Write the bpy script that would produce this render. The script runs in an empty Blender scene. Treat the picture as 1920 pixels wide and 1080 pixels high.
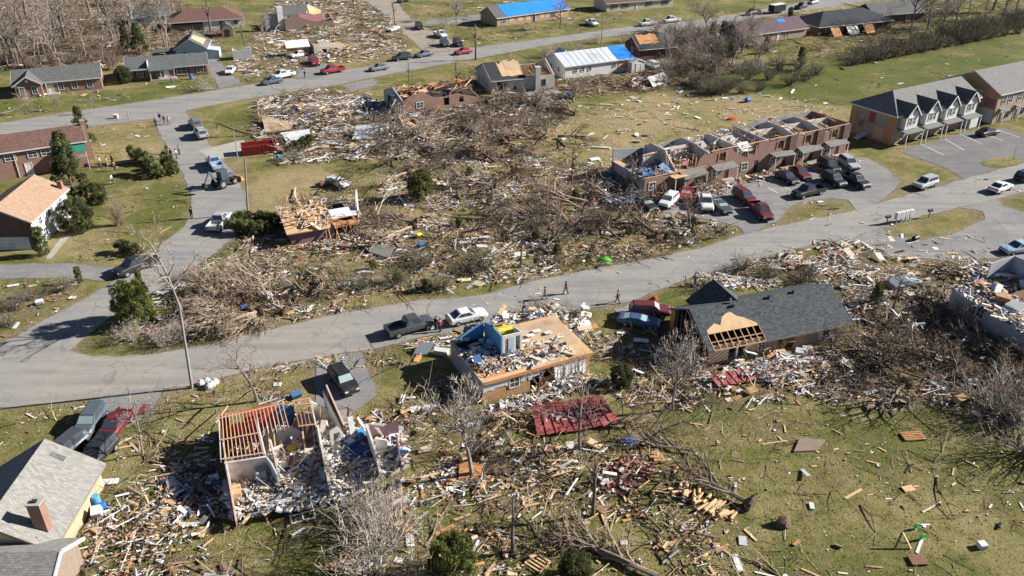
import bpy, bmesh, math, random
import numpy as np
from mathutils import Vector, Matrix, geometry
R = math.radians
# ------------------------------------------------------------------ camera, sky, sun, exposure
scn = bpy.context.scene
C = scn.collection
FPX, PITCH, CAMH = 1550.0, R(29), 50.0
cam_d = bpy.data.cameras.new('camera'); cam = bpy.data.objects.new('camera', cam_d); C.objects.link(cam)
cam_d.sensor_width = 36; cam_d.lens = 36 * FPX / 1920; cam_d.clip_start = 0.5; cam_d.clip_end = 9000
cam.location = (0, 0, CAMH); cam.rotation_euler = (R(90) - PITCH, 0, 0)
scn.camera = cam
SUN_EL, SUN_AZ = R(28), R(11)          # azimuth counted from +X towards +Y
world = bpy.data.worlds.new('World'); scn.world = world; world.use_nodes = True
wn = world.node_tree; bg = wn.nodes['Background']
sky = wn.nodes.new('ShaderNodeTexSky'); sky.sky_type = 'NISHITA'; sky.sun_disc = False
sky.sun_elevation = SUN_EL; sky.sun_rotation = R(90) - SUN_AZ; sky.altitude = 150; sky.air_density = 0.5; sky.dust_density = 0.2; sky.ozone_density = 1.0
wn.links.new(sky.outputs[0], bg.inputs[0]); bg.inputs[1].default_value = 0.05
sd = bpy.data.lights.new('sun', 'SUN'); sd.energy = 5.0; sd.angle = R(0.53); sd.color = (1.0, 0.965, 0.91)
so = bpy.data.objects.new('sun', sd); C.objects.link(so)
sdir = Vector((math.cos(SUN_EL) * math.cos(SUN_AZ), math.cos(SUN_EL) * math.sin(SUN_AZ), math.sin(SUN_EL)))
so.rotation_euler = sdir.to_track_quat('Z', 'Y').to_euler(); so.location = (150, 100, 200)
vs = scn.view_settings; vs.view_transform = 'Standard'; vs.look = 'None'; vs.gamma = 1; vs.exposure = 1.15; vs.use_curve_mapping = False

# ------------------------------------------------------------------ pixel of the photograph -> point on the ground (or at height z)
def G(x, y, z=0.0):
    u = (x - 960) / FPX; v = (y - 540) / FPX
    dy = math.cos(PITCH) - v * math.sin(PITCH); dz = -math.sin(PITCH) - v * math.cos(PITCH)
    t = (z - CAMH) / dz
    return (u * t, dy * t)
def GV(x, y, z=0.0, zz=None):
    a = G(x, y, z); return Vector((a[0], a[1], z if zz is None else zz))

# ------------------------------------------------------------------ materials
MATS = {}
class NT:
    def __init__(s, name):
        s.m = bpy.data.materials.new(name); s.m.use_nodes = True; s.t = s.m.node_tree; s.b = s.t.nodes['Principled BSDF']
    def n(s, typ, ins=None, **kw):
        o = s.t.nodes.new(typ)
        for k, v in kw.items(): setattr(o, k, v)
        if ins:
            for k, v in ins.items(): s.put(o.inputs[k], v)
        return o
    def put(s, sock, v):
        if isinstance(v, bpy.types.NodeSocket): s.t.links.new(v, sock)
        else:
            if sock.type == 'RGBA' and not hasattr(v, '__len__'): v = (v, v, v, 1)
            elif sock.type == 'RGBA' and len(v) == 3: v = (*v, 1)
            sock.default_value = v
    def pos(s, obj=True):
        return s.n('ShaderNodeTexCoord').outputs['Object'] if obj else s.n('ShaderNodeNewGeometry').outputs['Position']
    def noise(s, vec, scale, detail=4, rough=0.55, dist=0.0):
        return s.n('ShaderNodeTexNoise', {'Vector': vec, 'Scale': scale, 'Detail': detail, 'Roughness': rough, 'Distortion': dist}).outputs['Fac']
    def ramp(s, fac, stops, interp='LINEAR'):
        r = s.n('ShaderNodeValToRGB', {'Fac': fac}); cr = r.color_ramp; cr.interpolation = interp
        while len(cr.elements) < len(stops): cr.elements.new(0.5)
        for e, (p, c) in zip(cr.elements, stops):
            e.position = p; e.color = (*c, 1) if hasattr(c, '__len__') else (c, c, c, 1)
        return r.outputs['Color']
    def mix(s, fac, a, b, mode='MIX'):
        o = s.n('ShaderNodeMix', data_type='RGBA', blend_type=mode)
        s.put(o.inputs['Factor'], fac); s.put(o.inputs['A'], a); s.put(o.inputs['B'], b)
        return o.outputs['Result']
    def math(s, op, a, b=0.0, clamp=False):
        o = s.n('ShaderNodeMath', operation=op, use_clamp=clamp); s.put(o.inputs[0], a); s.put(o.inputs[1], b); return o.outputs[0]
    def attr(s, name):
        return s.n('ShaderNodeAttribute', attribute_name=name)
    def bump(s, h, strength=0.3, dist=0.02):
        o = s.n('ShaderNodeBump', {'Height': h, 'Strength': strength, 'Distance': dist}); s.put(s.b.inputs['Normal'], o.outputs[0])
    def done(s, col, rough=0.8, metal=0.0, spec=0.3):
        s.put(s.b.inputs['Base Color'], col); s.put(s.b.inputs['Roughness'], rough); s.put(s.b.inputs['Metallic'], metal)
        s.put(s.b.inputs['Specular IOR Level'], spec); return s.m

def plain(name, col, rough=0.8, var=0.25, scale=2.0, metal=0.0, spec=0.3, dirt=None, bump=0.0, world=False):
    """a painted / cloth / wood surface with uneven tone"""
    if name in MATS: return MATS[name]
    t = NT(name); p = t.pos(not world)
    f = t.noise(p, scale, 5, 0.6)
    c = t.mix(f, tuple(x * (1 - var) for x in col), tuple(min(1, x * (1 + var)) for x in col))
    if dirt:
        d = t.ramp(t.noise(p, scale * 0.45, 6, 0.65, 0.5), [(0.5, 0.0), (0.72, 1.0)])
        c = t.mix(d, c, dirt)
    if bump: t.bump(t.noise(p, scale * 8, 3), bump, 0.02)
    MATS[name] = t.done(c, rough, metal, spec); return MATS[name]

def attr_mat(name, attr='col', rough=0.85, nscale=6.0, var=0.35, spec=0.2, transl=0.0):
    t = NT(name); a = t.attr(attr).outputs['Color']
    f = t.noise(t.pos(False), nscale, 4, 0.6)
    c = t.mix(1.0, a, t.ramp(f, [(0.25, 1 - var), (0.75, 1 + var * 0.6)]), 'MULTIPLY')
    m = t.done(c, rough, 0, spec)
    if transl:
        tr = t.n('ShaderNodeBsdfTranslucent', {'Color': c}); mx = t.n('ShaderNodeMixShader', {0: transl})
        t.t.links.new(t.b.outputs[0], mx.inputs[1]); t.t.links.new(tr.outputs[0], mx.inputs[2])
        out = [n for n in t.t.nodes if n.type == 'OUTPUT_MATERIAL'][0]; t.t.links.new(mx.outputs[0], out.inputs[0])
    MATS[name] = m; return m

def shingle(name, col, var=0.35, streak=(0.5, 0.5, 0.5), rows=5.5):
    t = NT(name); p = t.pos()
    br = t.n('ShaderNodeTexBrick', {'Vector': p, 'Color1': tuple(c * (1 - var) for c in col), 'Color2': tuple(c * (1 + var) for c in col), 'Mortar': tuple(c * 0.45 for c in col),
             'Scale': 1.0, 'Mortar Size': 0.012, 'Brick Width': 0.33, 'Row Height': 0.16, 'Bias': 0.0}, offset=0.5)
    c = br.outputs['Color']
    c = t.mix(t.ramp(t.noise(p, 0.5, 6, 0.65), [(0.35, 0.0), (0.75, 0.55)]), c, tuple(x * s * 2 for x, s in zip(col, streak)))
    sp = t.ramp(t.noise(p, 14, 2, 0.5), [(0.66, 0.0), (0.72, 0.75)])
    c = t.mix(sp, c, tuple(min(1, x * 2.2 + 0.05) for x in col))
    t.bump(br.outputs['Fac'], 0.35, 0.02)
    MATS[name] = t.done(c, 0.9, 0, 0.2); return MATS[name]

def brick(name, c1, c2, mortar):
    t = NT(name); p = t.pos()
    s = t.n('ShaderNodeSeparateXYZ', {0: p}); q = t.n('ShaderNodeCombineXYZ', {0: t.math('ADD', s.outputs[0], s.outputs[1]), 1: s.outputs[2], 2: 0.0}).outputs[0]
    br = t.n('ShaderNodeTexBrick', {'Vector': q, 'Color1': c1, 'Color2': c2, 'Mortar': mortar, 'Scale': 1.0, 'Mortar Size': 0.008, 'Brick Width': 0.22, 'Row Height': 0.075})
    c = t.mix(t.ramp(t.noise(p, 1.2, 5), [(0.3, 0.0), (0.8, 0.45)]), br.outputs['Color'], tuple(x * 0.55 for x in c1))
    t.bump(br.outputs['Fac'], 0.3, 0.01)
    MATS[name] = t.done(c, 0.9, 0, 0.2); return MATS[name]

def siding(name, col, pitch=0.15):
    t = NT(name); p = t.pos()
    z = t.n('ShaderNodeSeparateXYZ', {0: p}).outputs[2]
    w = t.math('FRACT', t.math('DIVIDE', z, pitch))
    f = t.noise(p, 1.4, 6, 0.65)
    c = t.mix(t.ramp(f, [(0.4, 0.0), (0.8, 0.5)]), col, tuple(x * 0.6 for x in col))
    c = t.mix(t.ramp(w, [(0.0, 0.5), (0.1, 0.0)]), c, tuple(x * 0.45 for x in col))
    t.bump(w, 0.6, 0.02)
    MATS[name] = t.done(c, 0.6, 0, 0.3); return MATS[name]

# ------------------------------------------------------------------ mesh building
class MB:
    def __init__(s): s.v = []; s.f = []; s.mi = []
    def add(s, vs, fs, mi=0):
        o = len(s.v); s.v += [tuple(v) for v in vs]; s.f += [tuple(i + o for i in f) for f in fs]; s.mi += [mi] * len(fs); return s
    BF = [(0, 3, 2, 1), (4, 5, 6, 7), (0, 1, 5, 4), (1, 2, 6, 5), (2, 3, 7, 6), (3, 0, 4, 7)]
    def hexa(s, p, mi=0): return s.add(p, MB.BF, mi)
    def box(s, x0, x1, y0, y1, z0, z1, mi=0):
        return s.hexa([(x0, y0, z0), (x1, y0, z0), (x1, y1, z0), (x0, y1, z0), (x0, y0, z1), (x1, y0, z1), (x1, y1, z1), (x0, y1, z1)], mi)
    def rbox(s, c, d, M, mi=0):
        c = Vector(c); a, b, e = (q / 2 for q in d)
        return s.hexa([c + M @ Vector(q) for q in ((-a, -b, -e), (a, -b, -e), (a, b, -e), (-a, b, -e), (-a, -b, e), (a, -b, e), (a, b, e), (-a, b, e))], mi)
    def beam(s, p, q, w, h, mi=0):
        """a board from p to q, w wide, h high"""
        p = Vector(p); q = Vector(q); d = q - p; L = d.length
        if L < 1e-5: return s
        x = d / L; up = Vector((0, 0, 1)) if abs(x.z) < 0.95 else Vector((0, 1, 0))
        y = up.cross(x).normalized(); z = x.cross(y); M = Matrix((x, y, z)).transposed()
        return s.rbox((p + q) / 2, (L, w, h), M, mi)
    def extr(s, poly, vec, mi=0):
        n = len(poly); vec = Vector(vec); a = [Vector(p) for p in poly]; b = [p + vec for p in a]
        fs = [tuple(range(n - 1, -1, -1)), tuple(range(n, 2 * n))] + [(i, (i + 1) % n, n + (i + 1) % n, n + i) for i in range(n)]
        return s.add(a + b, fs, mi)
    def tube(s, pts, rad, n=5, mi=0, cap=True):
        pts = [Vector(p) for p in pts]; o = len(s.v); ref = Vector((0.31, 0.17, 0.93))
        for i, p in enumerate(pts):
            d = (pts[min(i + 1, len(pts) - 1)] - pts[max(i - 1, 0)]).normalized()
            a = d.cross(ref); a = a.normalized() if a.length > 1e-3 else Vector((1, 0, 0)); b = d.cross(a)
            for k in range(n):
                t = 2 * math.pi * k / n; s.v.append(tuple(p + (a * math.cos(t) + b * math.sin(t)) * rad[i]))
        for i in range(len(pts) - 1):
            for k in range(n):
                s.f.append((o + i * n + k, o + i * n + (k + 1) % n, o + (i + 1) * n + (k + 1) % n, o + (i + 1) * n + k)); s.mi.append(mi)
        if cap:
            s.f.append(tuple(o + k for k in range(n - 1, -1, -1))); s.f.append(tuple(o + (len(pts) - 1) * n + k for k in range(n))); s.mi += [mi, mi]
        return s
    def lathe(s, prof, n=12, c=(0, 0, 0), axis='z', mi=0):
        o = len(s.v)
        for r, h in prof:
            for k in range(n):
                t = 2 * math.pi * k / n; a, b = r * math.cos(t), r * math.sin(t)
                p = (a, b, h) if axis == 'z' else ((a, h, b) if axis == 'y' else (h, a, b))
                s.v.append((p[0] + c[0], p[1] + c[1], p[2] + c[2]))
        for i in range(len(prof) - 1):
            for k in range(n):
                s.f.append((o + i * n + k, o + i * n + (k + 1) % n, o + (i + 1) * n + (k + 1) % n, o + (i + 1) * n + k)); s.mi.append(mi)
        s.f.append(tuple(o + k for k in range(n))); s.f.append(tuple(o + (len(prof) - 1) * n + k for k in range(n))); s.mi += [mi, mi]
        return s
    def mesh(s, name, mats, bevel=0.0, smooth=False):
        me = bpy.data.meshes.new(name); me.from_pydata(s.v, [], s.f)
        for m in (mats if isinstance(mats, (list, tuple)) else [mats]): me.materials.append(m)
        me.polygons.foreach_set('material_index', s.mi)
        bm = bmesh.new(); bm.from_mesh(me)
        bmesh.ops.recalc_face_normals(bm, faces=bm.faces)
        if bevel: bmesh.ops.bevel(bm, geom=[e for e in bm.edges if e.calc_face_angle(0) > 0.3], offset=bevel, segments=2, affect='EDGES', clamp_overlap=True)
        bm.to_mesh(me); bm.free()
        if smooth: me.polygons.foreach_set('use_smooth', [True] * len(me.polygons))
        me.update(); return me
    def build(s, name, mats, parent=None, loc=(0, 0, 0), rz=0.0, bevel=0.0, smooth=False):
        return obj(name, s.mesh(name, mats, bevel, smooth), parent, loc, rz)

def obj(name, me, parent=None, loc=(0, 0, 0), rz=0.0):
    o = bpy.data.objects.new(name, me); C.objects.link(o); o.location = loc; o.rotation_euler = (0, 0, rz)
    if parent: o.parent = parent
    return o
def thing(name, label, cat, loc=(0, 0, 0), rz=0.0, group=None):
    o = bpy.data.objects.new(name, None); o.empty_display_size = 0.3; C.objects.link(o)
    o.location = (loc[0], loc[1], loc[2] if len(loc) > 2 else 0); o.rotation_euler = (0, 0, rz)
    return tag(o, label, cat, group)
def tag(o, label, cat, group=None, kind=None):
    o['label'] = label; o['category'] = cat
    if group: o['group'] = group
    if kind: o['kind'] = kind
    return o
def struct(o): o['kind'] = 'structure'; return o
def copy_tree(o, parent=None):
    c = o.copy(); C.objects.link(c); c.parent = parent
    for ch in o.children: copy_tree(ch, c)
    return c

def np_mesh(name, verts, faces, mat, fcol=None, smooth=False):
    """verts (V,3), faces (N,k) with one k"""
    me = bpy.data.meshes.new(name); V = len(verts); N, k = faces.shape
    me.vertices.add(V); me.vertices.foreach_set('co', np.ascontiguousarray(verts, dtype=np.float32).ravel())
    me.loops.add(N * k); me.loops.foreach_set('vertex_index', np.ascontiguousarray(faces, dtype=np.int32).ravel())
    me.polygons.add(N); me.polygons.foreach_set('loop_start', np.arange(0, N * k, k, dtype=np.int32))
    if fcol is not None:
        a = me.attributes.new('col', 'FLOAT_COLOR', 'FACE')
        a.data.foreach_set('color', np.concatenate([fcol, np.ones((N, 1))], 1).astype(np.float32).ravel())
    me.materials.append(mat); me.update(calc_edges=True)
    me.polygons.foreach_set('use_smooth', [smooth] * N)
    return me

BOXC = np.array([(-1, -1, -1), (1, -1, -1), (1, 1, -1), (-1, 1, -1), (-1, -1, 1), (1, -1, 1), (1, 1, 1), (-1, 1, 1)]) * 0.5
BOXF = np.array(MB.BF)
def rotm(yaw, tx, ty):
    n = len(yaw); cz, sz, cx, sx, cy, sy = np.cos(yaw), np.sin(yaw), np.cos(tx), np.sin(tx), np.cos(ty), np.sin(ty)
    Z = np.zeros((n, 3, 3)); Z[:, 0, 0] = cz; Z[:, 0, 1] = -sz; Z[:, 1, 0] = sz; Z[:, 1, 1] = cz; Z[:, 2, 2] = 1
    X = np.zeros((n, 3, 3)); X[:, 0, 0] = 1; X[:, 1, 1] = cx; X[:, 1, 2] = -sx; X[:, 2, 1] = sx; X[:, 2, 2] = cx
    Y = np.zeros((n, 3, 3)); Y[:, 0, 0] = cy; Y[:, 0, 2] = sy; Y[:, 1, 1] = 1; Y[:, 2, 0] = -sy; Y[:, 2, 2] = cy
    return Z @ X @ Y
def bulk_boxes(rs, pos, size, Rm, jit=0.12):
    """returns verts, faces for N rotated, slightly crooked boxes"""
    n = len(pos); c = BOXC[None] * (1 + rs.uniform(-jit, jit, (n, 8, 3))) * size[:, None, :]
    v = np.einsum('nij,nkj->nki', Rm, c) + pos[:, None, :]
    f = BOXF[None] + (np.arange(n) * 8)[:, None, None]
    return v.reshape(-1, 3), f.reshape(-1, 4)
def bulk_tubes(p0, p1, r0, r1):
    """three-sided tapered sticks"""
    d = p1 - p0; L = np.linalg.norm(d, axis=1, keepdims=True) + 1e-9; d = d / L
    ref = np.where(np.abs(d[:, 2:3]) > 0.9, np.array([[1.0, 0, 0]]), np.array([[0, 0, 1.0]]))
    a = np.cross(d, ref); a /= np.linalg.norm(a, axis=1, keepdims=True) + 1e-9; b = np.cross(d, a)
    vs = []
    for p, r in ((p0, r0), (p1, r1)):
        for k in range(3):
            t = 2 * math.pi * k / 3; vs.append(p + (a * math.cos(t) + b * math.sin(t)) * r[:, None])
    v = np.stack(vs, 1); n = len(p0)
    f = np.array([(0, 1, 4, 3), (1, 2, 5, 4), (2, 0, 3, 5)])[None] + (np.arange(n) * 6)[:, None, None]
    return v.reshape(-1, 3), f.reshape(-1, 4)
def inpoly(P, poly):
    x, y = P[:, 0], P[:, 1]; r = np.zeros(len(P), bool); n = len(poly)
    for i in range(n):
        x0, y0 = poly[i]; x1, y1 = poly[(i + 1) % n]
        if y0 == y1: continue
        c = (y0 > y) != (y1 > y); r ^= c & (x < (x1 - x0) * (y - y0) / (y1 - y0) + x0)
    return r
def gpoly(px): return [G(*p) for p in px]
def parea(poly):
    return 0.5 * abs(sum(poly[i][0] * poly[(i + 1) % len(poly)][1] - poly[(i + 1) % len(poly)][0] * poly[i][1] for i in range(len(poly))))
def scatter(rs, poly, n):
    P = np.array(poly); lo, hi = P.min(0), P.max(0); out = []; got = 0
    while got < n:
        q = rs.uniform(lo, hi, (max(64, 2 * n), 2)); q = q[inpoly(q, poly)]; out.append(q); got += len(q)
    return np.concatenate(out)[:n]
# ------------------------------------------------------------------ roads, lots, drives (outlines in photograph pixels, laid on the ground)
ROADS = {
 'road': ('asphalt', 0.012, [(-260, 800), (0, 764), (180, 747), (300, 729), (360, 724), (450, 699), (530, 680), (640, 662), (700, 655), (790, 632), (900, 613), (960, 600), (1090, 581), (1180, 566), (1220, 548), (1300, 519), (1390, 494), (1480, 468), (1590, 447), (1660, 425), (1740, 402), (1810, 387), (1880, 370), (1960, 350), (2140, 305), (2140, 262), (1960, 294), (1920, 305), (1840, 327), (1760, 350), (1680, 372), (1600, 395), (1500, 416), (1440, 428), (1390, 441), (1330, 461), (1250, 479), (1150, 498), (1000, 527), (900, 554), (760, 567), (620, 592), (560, 606), (480, 624), (380, 647), (300, 662), (220, 669), (170, 668), (140, 660), (90, 640), (0, 655), (-260, 700)]),
 'side_road': ('asphalt', 0.016, [(287, 214), (297, 245), (318, 290), (345, 330), (359, 370), (357, 405), (338, 432), (300, 460), (250, 502), (180, 548), (100, 592), (0, 645), (-230, 780), (-160, 800), (0, 740), (60, 690), (134, 655), (150, 640), (200, 600), (262, 565), (330, 525), (395, 480), (440, 445), (464, 405), (461, 365), (435, 320), (405, 285), (372, 245), (344, 205)]),
 'through_road': ('asphalt', 0.008, [(-300, 285), (-60, 240), (0, 231), (140, 209), (300, 186), (480, 157), (700, 123), (760, 107), (880, 90), (1000, 75), (1100, 61), (1200, 47), (1300, 39), (1420, 19), (1500, 5), (1620, -18), (1800, -50), (1900, -40), (1700, -10), (1600, 6), (1460, 27), (1330, 49), (1180, 64), (1060, 78), (960, 97), (850, 117), (720, 141), (620, 161), (480, 182), (350, 207), (290, 222), (130, 242), (0, 252), (-300, 305)]),
 'dirt_street': ('dirt_asphalt', 0.016, [(600, -20), (690, 4), (735, 45), (770, 73), (800, 100), (866, 92), (835, 68), (785, 45), (755, 20), (745, 2), (750, -30)]),
 'parking_lot': ('dark_asphalt', 0.016, [(1683, 283), (1760, 262), (1826, 245), (1880, 240), (1930, 258), (2000, 262), (1975, 292), (1905, 308), (1850, 322), (1808, 337), (1775, 316), (1740, 303)]),
 'gravel_lot': ('gravel', 0.02, [(1192, 385), (1290, 356), (1400, 336), (1500, 314), (1590, 296), (1625, 296), (1665, 318), (1688, 342), (1662, 368), (1640, 384), (1606, 396), (1590, 375), (1560, 372), (1500, 380), (1478, 390), (1462, 412), (1396, 442), (1384, 424), (1330, 412), (1260, 403)]),
 'gravel_yard': ('gravel', 0.02, [(1588, 448), (1656, 428), (1660, 440), (1720, 452), (1790, 438), (1846, 412), (1842, 396), (1800, 390), (1870, 372), (1880, 388), (1960, 408), (2030, 440), (2030, 500), (1900, 482), (1790, 490), (1700, 482), (1640, 470)]),
 'driveway': ('gravel', 0.02, [(-60, 500), (0, 496), (110, 494), (225, 503), (196, 527), (120, 520), (0, 522), (-60, 526)]),
 'driveway.001': ('gravel', 0.02, [(596, 676), (640, 664), (678, 660), (706, 742), (640, 790), (590, 765)]),
 'driveway.002': ('gravel', 0.02, [(196, 740), (310, 722), (282, 775), (240, 800), (188, 800), (150, 790)]),
 'driveway.003': ('gravel', 0.016, [(388, 112), (402, 108), (430, 134), (452, 156), (412, 166), (396, 140)]),
 'driveway.004': ('concrete', 0.024, [(372, 282), (456, 262), (468, 276), (462, 292), (398, 300)]),
 'driveway.005': ('gravel', 0.016, [(560, 128), (606, 118), (640, 134), (600, 146), (556, 150)]),
 'driveway.006': ('gravel', 0.016, [(1150, 580), (1200, 562), (1240, 568), (1252, 590), (1210, 600), (1170, 598)]),
 'driveway.007': ('gravel', 0.016, [(640, 160), (700, 148), (708, 160), (660, 172)]),
 'driveway.008': ('gravel', 0.016, [(870, 30), (930, 24), (950, 32), (860, 44), (800, 46), (800, 38)]),
 'creek': ('dark_asphalt', 0.016, [(90, 62), (108, 59), (116, 80), (120, 100), (96, 97), (94, 80)]),
 'garden_path': ('concrete', 0.012, [(118, 440), (133, 440), (96, 486), (84, 486)]),
}
LOTROAD = ROADS
# ------------------------------------------------------------------ debris zones: outline px, pieces per m2 (boards, sheets, bits, sticks), litter on the ground, pile heights, palette
Z = [
 dict(n='yard_left', p=[(185, 870), (300, 830), (400, 810), (430, 965), (560, 955), (700, 930), (780, 890), (900, 850), (930, 900), (800, 950), (600, 1010), (430, 1090), (150, 1090)], d=(0.7, 0.1, 13, 2.2), lit=0.5, h=0.5, pal='mix'),
 dict(n='between', p=[(700, 780), (770, 740), (850, 700), (905, 765), (1000, 760), (1000, 830), (1170, 830), (1150, 900), (920, 900), (780, 870)], d=(0.9, 0.1, 13, 3.5), lit=0.6, h=0.7, pal='wood'),
 dict(n='roadside_near', p=[(440, 700), (600, 672), (640, 662), (720, 655), (850, 622), (980, 598), (1100, 590), (1130, 640), (1100, 680), (860, 660), (800, 665), (760, 690), (640, 690), (560, 690), (530, 740), (640, 790), (740, 770), (740, 800), (500, 780)], d=(0.7, 0.08, 10, 1.6), lit=0.65, h=0.45, pal='mix'),
 dict(n='dark_roof_front', p=[(1290, 690), (1330, 680), (1490, 645), (1560, 650), (1620, 700), (1560, 740), (1400, 760), (1310, 740)], d=(2.0, 0.25, 20, 3.2), lit=0.95, h=0.7, pal='mix'),
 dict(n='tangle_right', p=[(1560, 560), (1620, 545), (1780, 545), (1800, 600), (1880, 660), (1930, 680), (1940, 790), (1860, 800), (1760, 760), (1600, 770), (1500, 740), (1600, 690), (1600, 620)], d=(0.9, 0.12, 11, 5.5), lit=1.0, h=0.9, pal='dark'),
 dict(n='rubble_right', p=[(1380, 500), (1480, 470), (1590, 452), (1690, 486), (1790, 496), (1940, 500), (1940, 560), (1790, 560), (1640, 560), (1560, 540), (1400, 540), (1290, 545), (1260, 540)], d=(2.0, 0.25, 20, 1.6), lit=0.9, h=0.55, pal='pale'),
 dict(n='middle', p=[(330, 640), (200, 650), (230, 610), (330, 520), (420, 470), (480, 440), (560, 370), (690, 370), (760, 300), (880, 280), (1040, 290), (1150, 330), (1210, 390), (1290, 410), (1390, 432), (1250, 476), (1000, 523), (760, 562), (600, 592), (480, 620)], d=(0.65, 0.10, 11, 3.6), lit=0.5, h=0.55, pal='mix'),
 dict(n='lumber_field', p=[(470, 250), (480, 190), (560, 175), (640, 170), (700, 200), (840, 215), (860, 250), (760, 300), (640, 300), (520, 310)], d=(1.1, 0.24, 9, 3.5), lit=0.95, h=0.8, pal='pale'),
 dict(n='far_lots', p=[(440, 120), (480, 60), (520, 0), (640, -10), (700, 10), (760, 60), (760, 90), (700, 115), (600, 118), (540, 140), (460, 150)], d=(0.45, 0.07, 3.2, 1.6), lit=0.75, h=0.5, pal='pale'),
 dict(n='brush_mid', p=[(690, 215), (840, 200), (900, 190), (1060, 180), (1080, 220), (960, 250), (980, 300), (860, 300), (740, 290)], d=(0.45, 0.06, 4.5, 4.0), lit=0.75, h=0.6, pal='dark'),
 dict(n='front_middle', p=[(900, 830), (1000, 830), (1170, 830), (1250, 850), (1400, 900), (1330, 1000), (1420, 1090), (620, 1090), (640, 990), (800, 930)], d=(0.5, 0.06, 9, 2.6), lit=0.35, h=0.35, pal='wood'),
 dict(n='house_side', p=[(1100, 640), (1250, 600), (1310, 690), (1320, 760), (1200, 780), (1130, 720)], d=(0.7, 0.08, 8, 5.0), lit=0.8, h=0.4, pal='mix'),
 dict(n='lawn_front', p=[(1180, 780), (1330, 745), (1600, 760), (1930, 790), (1930, 1090), (1400, 1090), (1330, 1000), (1400, 900), (1250, 850)], d=(0.055, 0.006, 1.3, 0.5), lit=0.0, h=0.02, pal='mix'),
 dict(n='lawn_left', p=[(0, 770), (440, 705), (500, 770), (400, 800), (200, 870), (0, 900)], d=(0.03, 0.004, 1.3, 0.5), lit=0.1, h=0.02, pal='pale'),
 dict(n='field', p=[(960, 260), (1080, 200), (1300, 165), (1580, 190), (1580, 220), (1390, 220), (1150, 300), (1150, 340), (1000, 300)], d=(0.05, 0.012, 1.0, 0.15), lit=0.2, h=0.02, pal='pale'),
 dict(n='field_far', p=[(1300, 165), (1560, 110), (1900, 70), (1930, 120), (1780, 150), (1600, 200)], d=(0.008, 0.002, 0.08, 0.02), lit=0.0, h=0.02, pal='pale'),
 dict(n='lot_front', p=[(1140, 350), (1200, 375), (1590, 292), (1630, 300), (1560, 330), (1400, 350), (1290, 390), (1400, 440), (1290, 410), (1200, 400)], d=(0.3, 0.07, 5, 0.4), lit=0.35, h=0.15, pal='pale'),
 dict(n='verge_right', p=[(1460, 410), (1500, 380), (1600, 375), (1610, 395), (1480, 420), (1400, 440)], d=(0.2, 0.05, 1.5, 0.1), lit=0.1, h=0.05, pal='pale'),
 dict(n='island', p=[(1590, 450), (1660, 430), (1720, 450), (1850, 440), (1930, 470), (1700, 486)], d=(0.25, 0.06, 2.0, 0.1), lit=0.2, h=0.05, pal='pale'),
 dict(n='woods', p=[(0, 130), (0, 0), (330, 0), (430, 60), (400, 110), (240, 120), (180, 125)], d=(0.06, 0.02, 0.5, 3.0), lit=1.0, h=0.3, pal='mix'),
 dict(n='lawn_side', p=[(165, 250), (280, 230), (345, 340), (340, 420), (230, 500), (90, 490), (150, 380)], d=(0.02, 0.006, 0.6, 0.25), lit=0.0, h=0.02, pal='mix'),
 dict(n='verge_left', p=[(0, 530), (190, 530), (120, 580), (0, 635)], d=(0.12, 0.05, 2.0, 1.6), lit=0.7, h=0.15, pal='mix'),
 dict(n='yard_far', p=[(0, 190), (20, 190), (240, 150), (440, 145), (480, 150), (130, 205), (0, 228)], d=(0.02, 0.005, 0.35, 0.15), lit=0.0, h=0.02, pal='mix'),
 dict(n='behind_white', p=[(860, 150), (1060, 100), (1200, 90), (1300, 60), (1400, 50), (1390, 110), (1300, 165), (1080, 185), (880, 190)], d=(0.15, 0.04, 1.2, 4.0), lit=0.8, h=0.4, pal='mix'),
 dict(n='road_bits', p=[(690, 655), (900, 556), (1250, 480), (1600, 396), (1920, 306), (1920, 360), (1590, 446), (1220, 548), (900, 612)], d=(0, 0, 0.5, 0.05), lit=0.0, h=0.0, pal='pale'),
 dict(n='far_right', p=[(1100, 60), (1300, 45), (1600, 10), (1920, 0), (1920, 60), (1700, 100), (1500, 110), (1390, 90)], d=(0.03, 0.01, 0.25, 1.6), lit=0.25, h=0.1, pal='mix'),
 dict(n='far_mid', p=[(770, 75), (700, 115), (1000, 70), (1100, 55), (1200, 20), (900, 0), (760, 10), (880, 60)], d=(0.02, 0.006, 0.25, 0.5), lit=0.1, h=0.1, pal='mix'),
]
for z in Z: z['g'] = gpoly(z['p'])
ROADG = {k: gpoly(v[2]) for k, v in ROADS.items()}

# ------------------------------------------------------------------ the ground sheet
xs = np.concatenate([[-3500, -1500, -700, -400, -300], np.arange(-250, 250.1, 1.7), [300, 400, 700, 1500, 3500]])
ys = np.concatenate([[-1500, -400, -100, -30, 0], np.arange(14, 330, 1.7), [360, 420, 600, 1000, 2000, 5000]])
XX, YY = np.meshgrid(xs, ys); GP = np.stack([XX.ravel(), YY.ravel()], 1)
rs0 = np.random.RandomState(5)
def smooth_noise(P, s, seed):
    r = np.random.RandomState(seed); out = np.zeros(len(P))
    for k in range(7):
        a = r.uniform(0, 6.28, 2); d = np.array([math.cos(a[0]), math.sin(a[0])]) * s * r.uniform(0.5, 1.8); out += np.sin(P @ d + a[1])
    return out / 7
lit = np.zeros(len(GP))
for z in Z:
    if z['lit'] > 0: m = inpoly(GP + np.stack([smooth_noise(GP, 0.3, 1), smooth_noise(GP, 0.3, 2)], 1) * 5, z['g']); lit[m] = np.maximum(lit[m], z['lit'])
road = np.zeros(len(GP))
for k, g in ROADG.items():
    if ROADS[k][0] != 'concrete': road[inpoly(GP, g)] = 1
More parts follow.
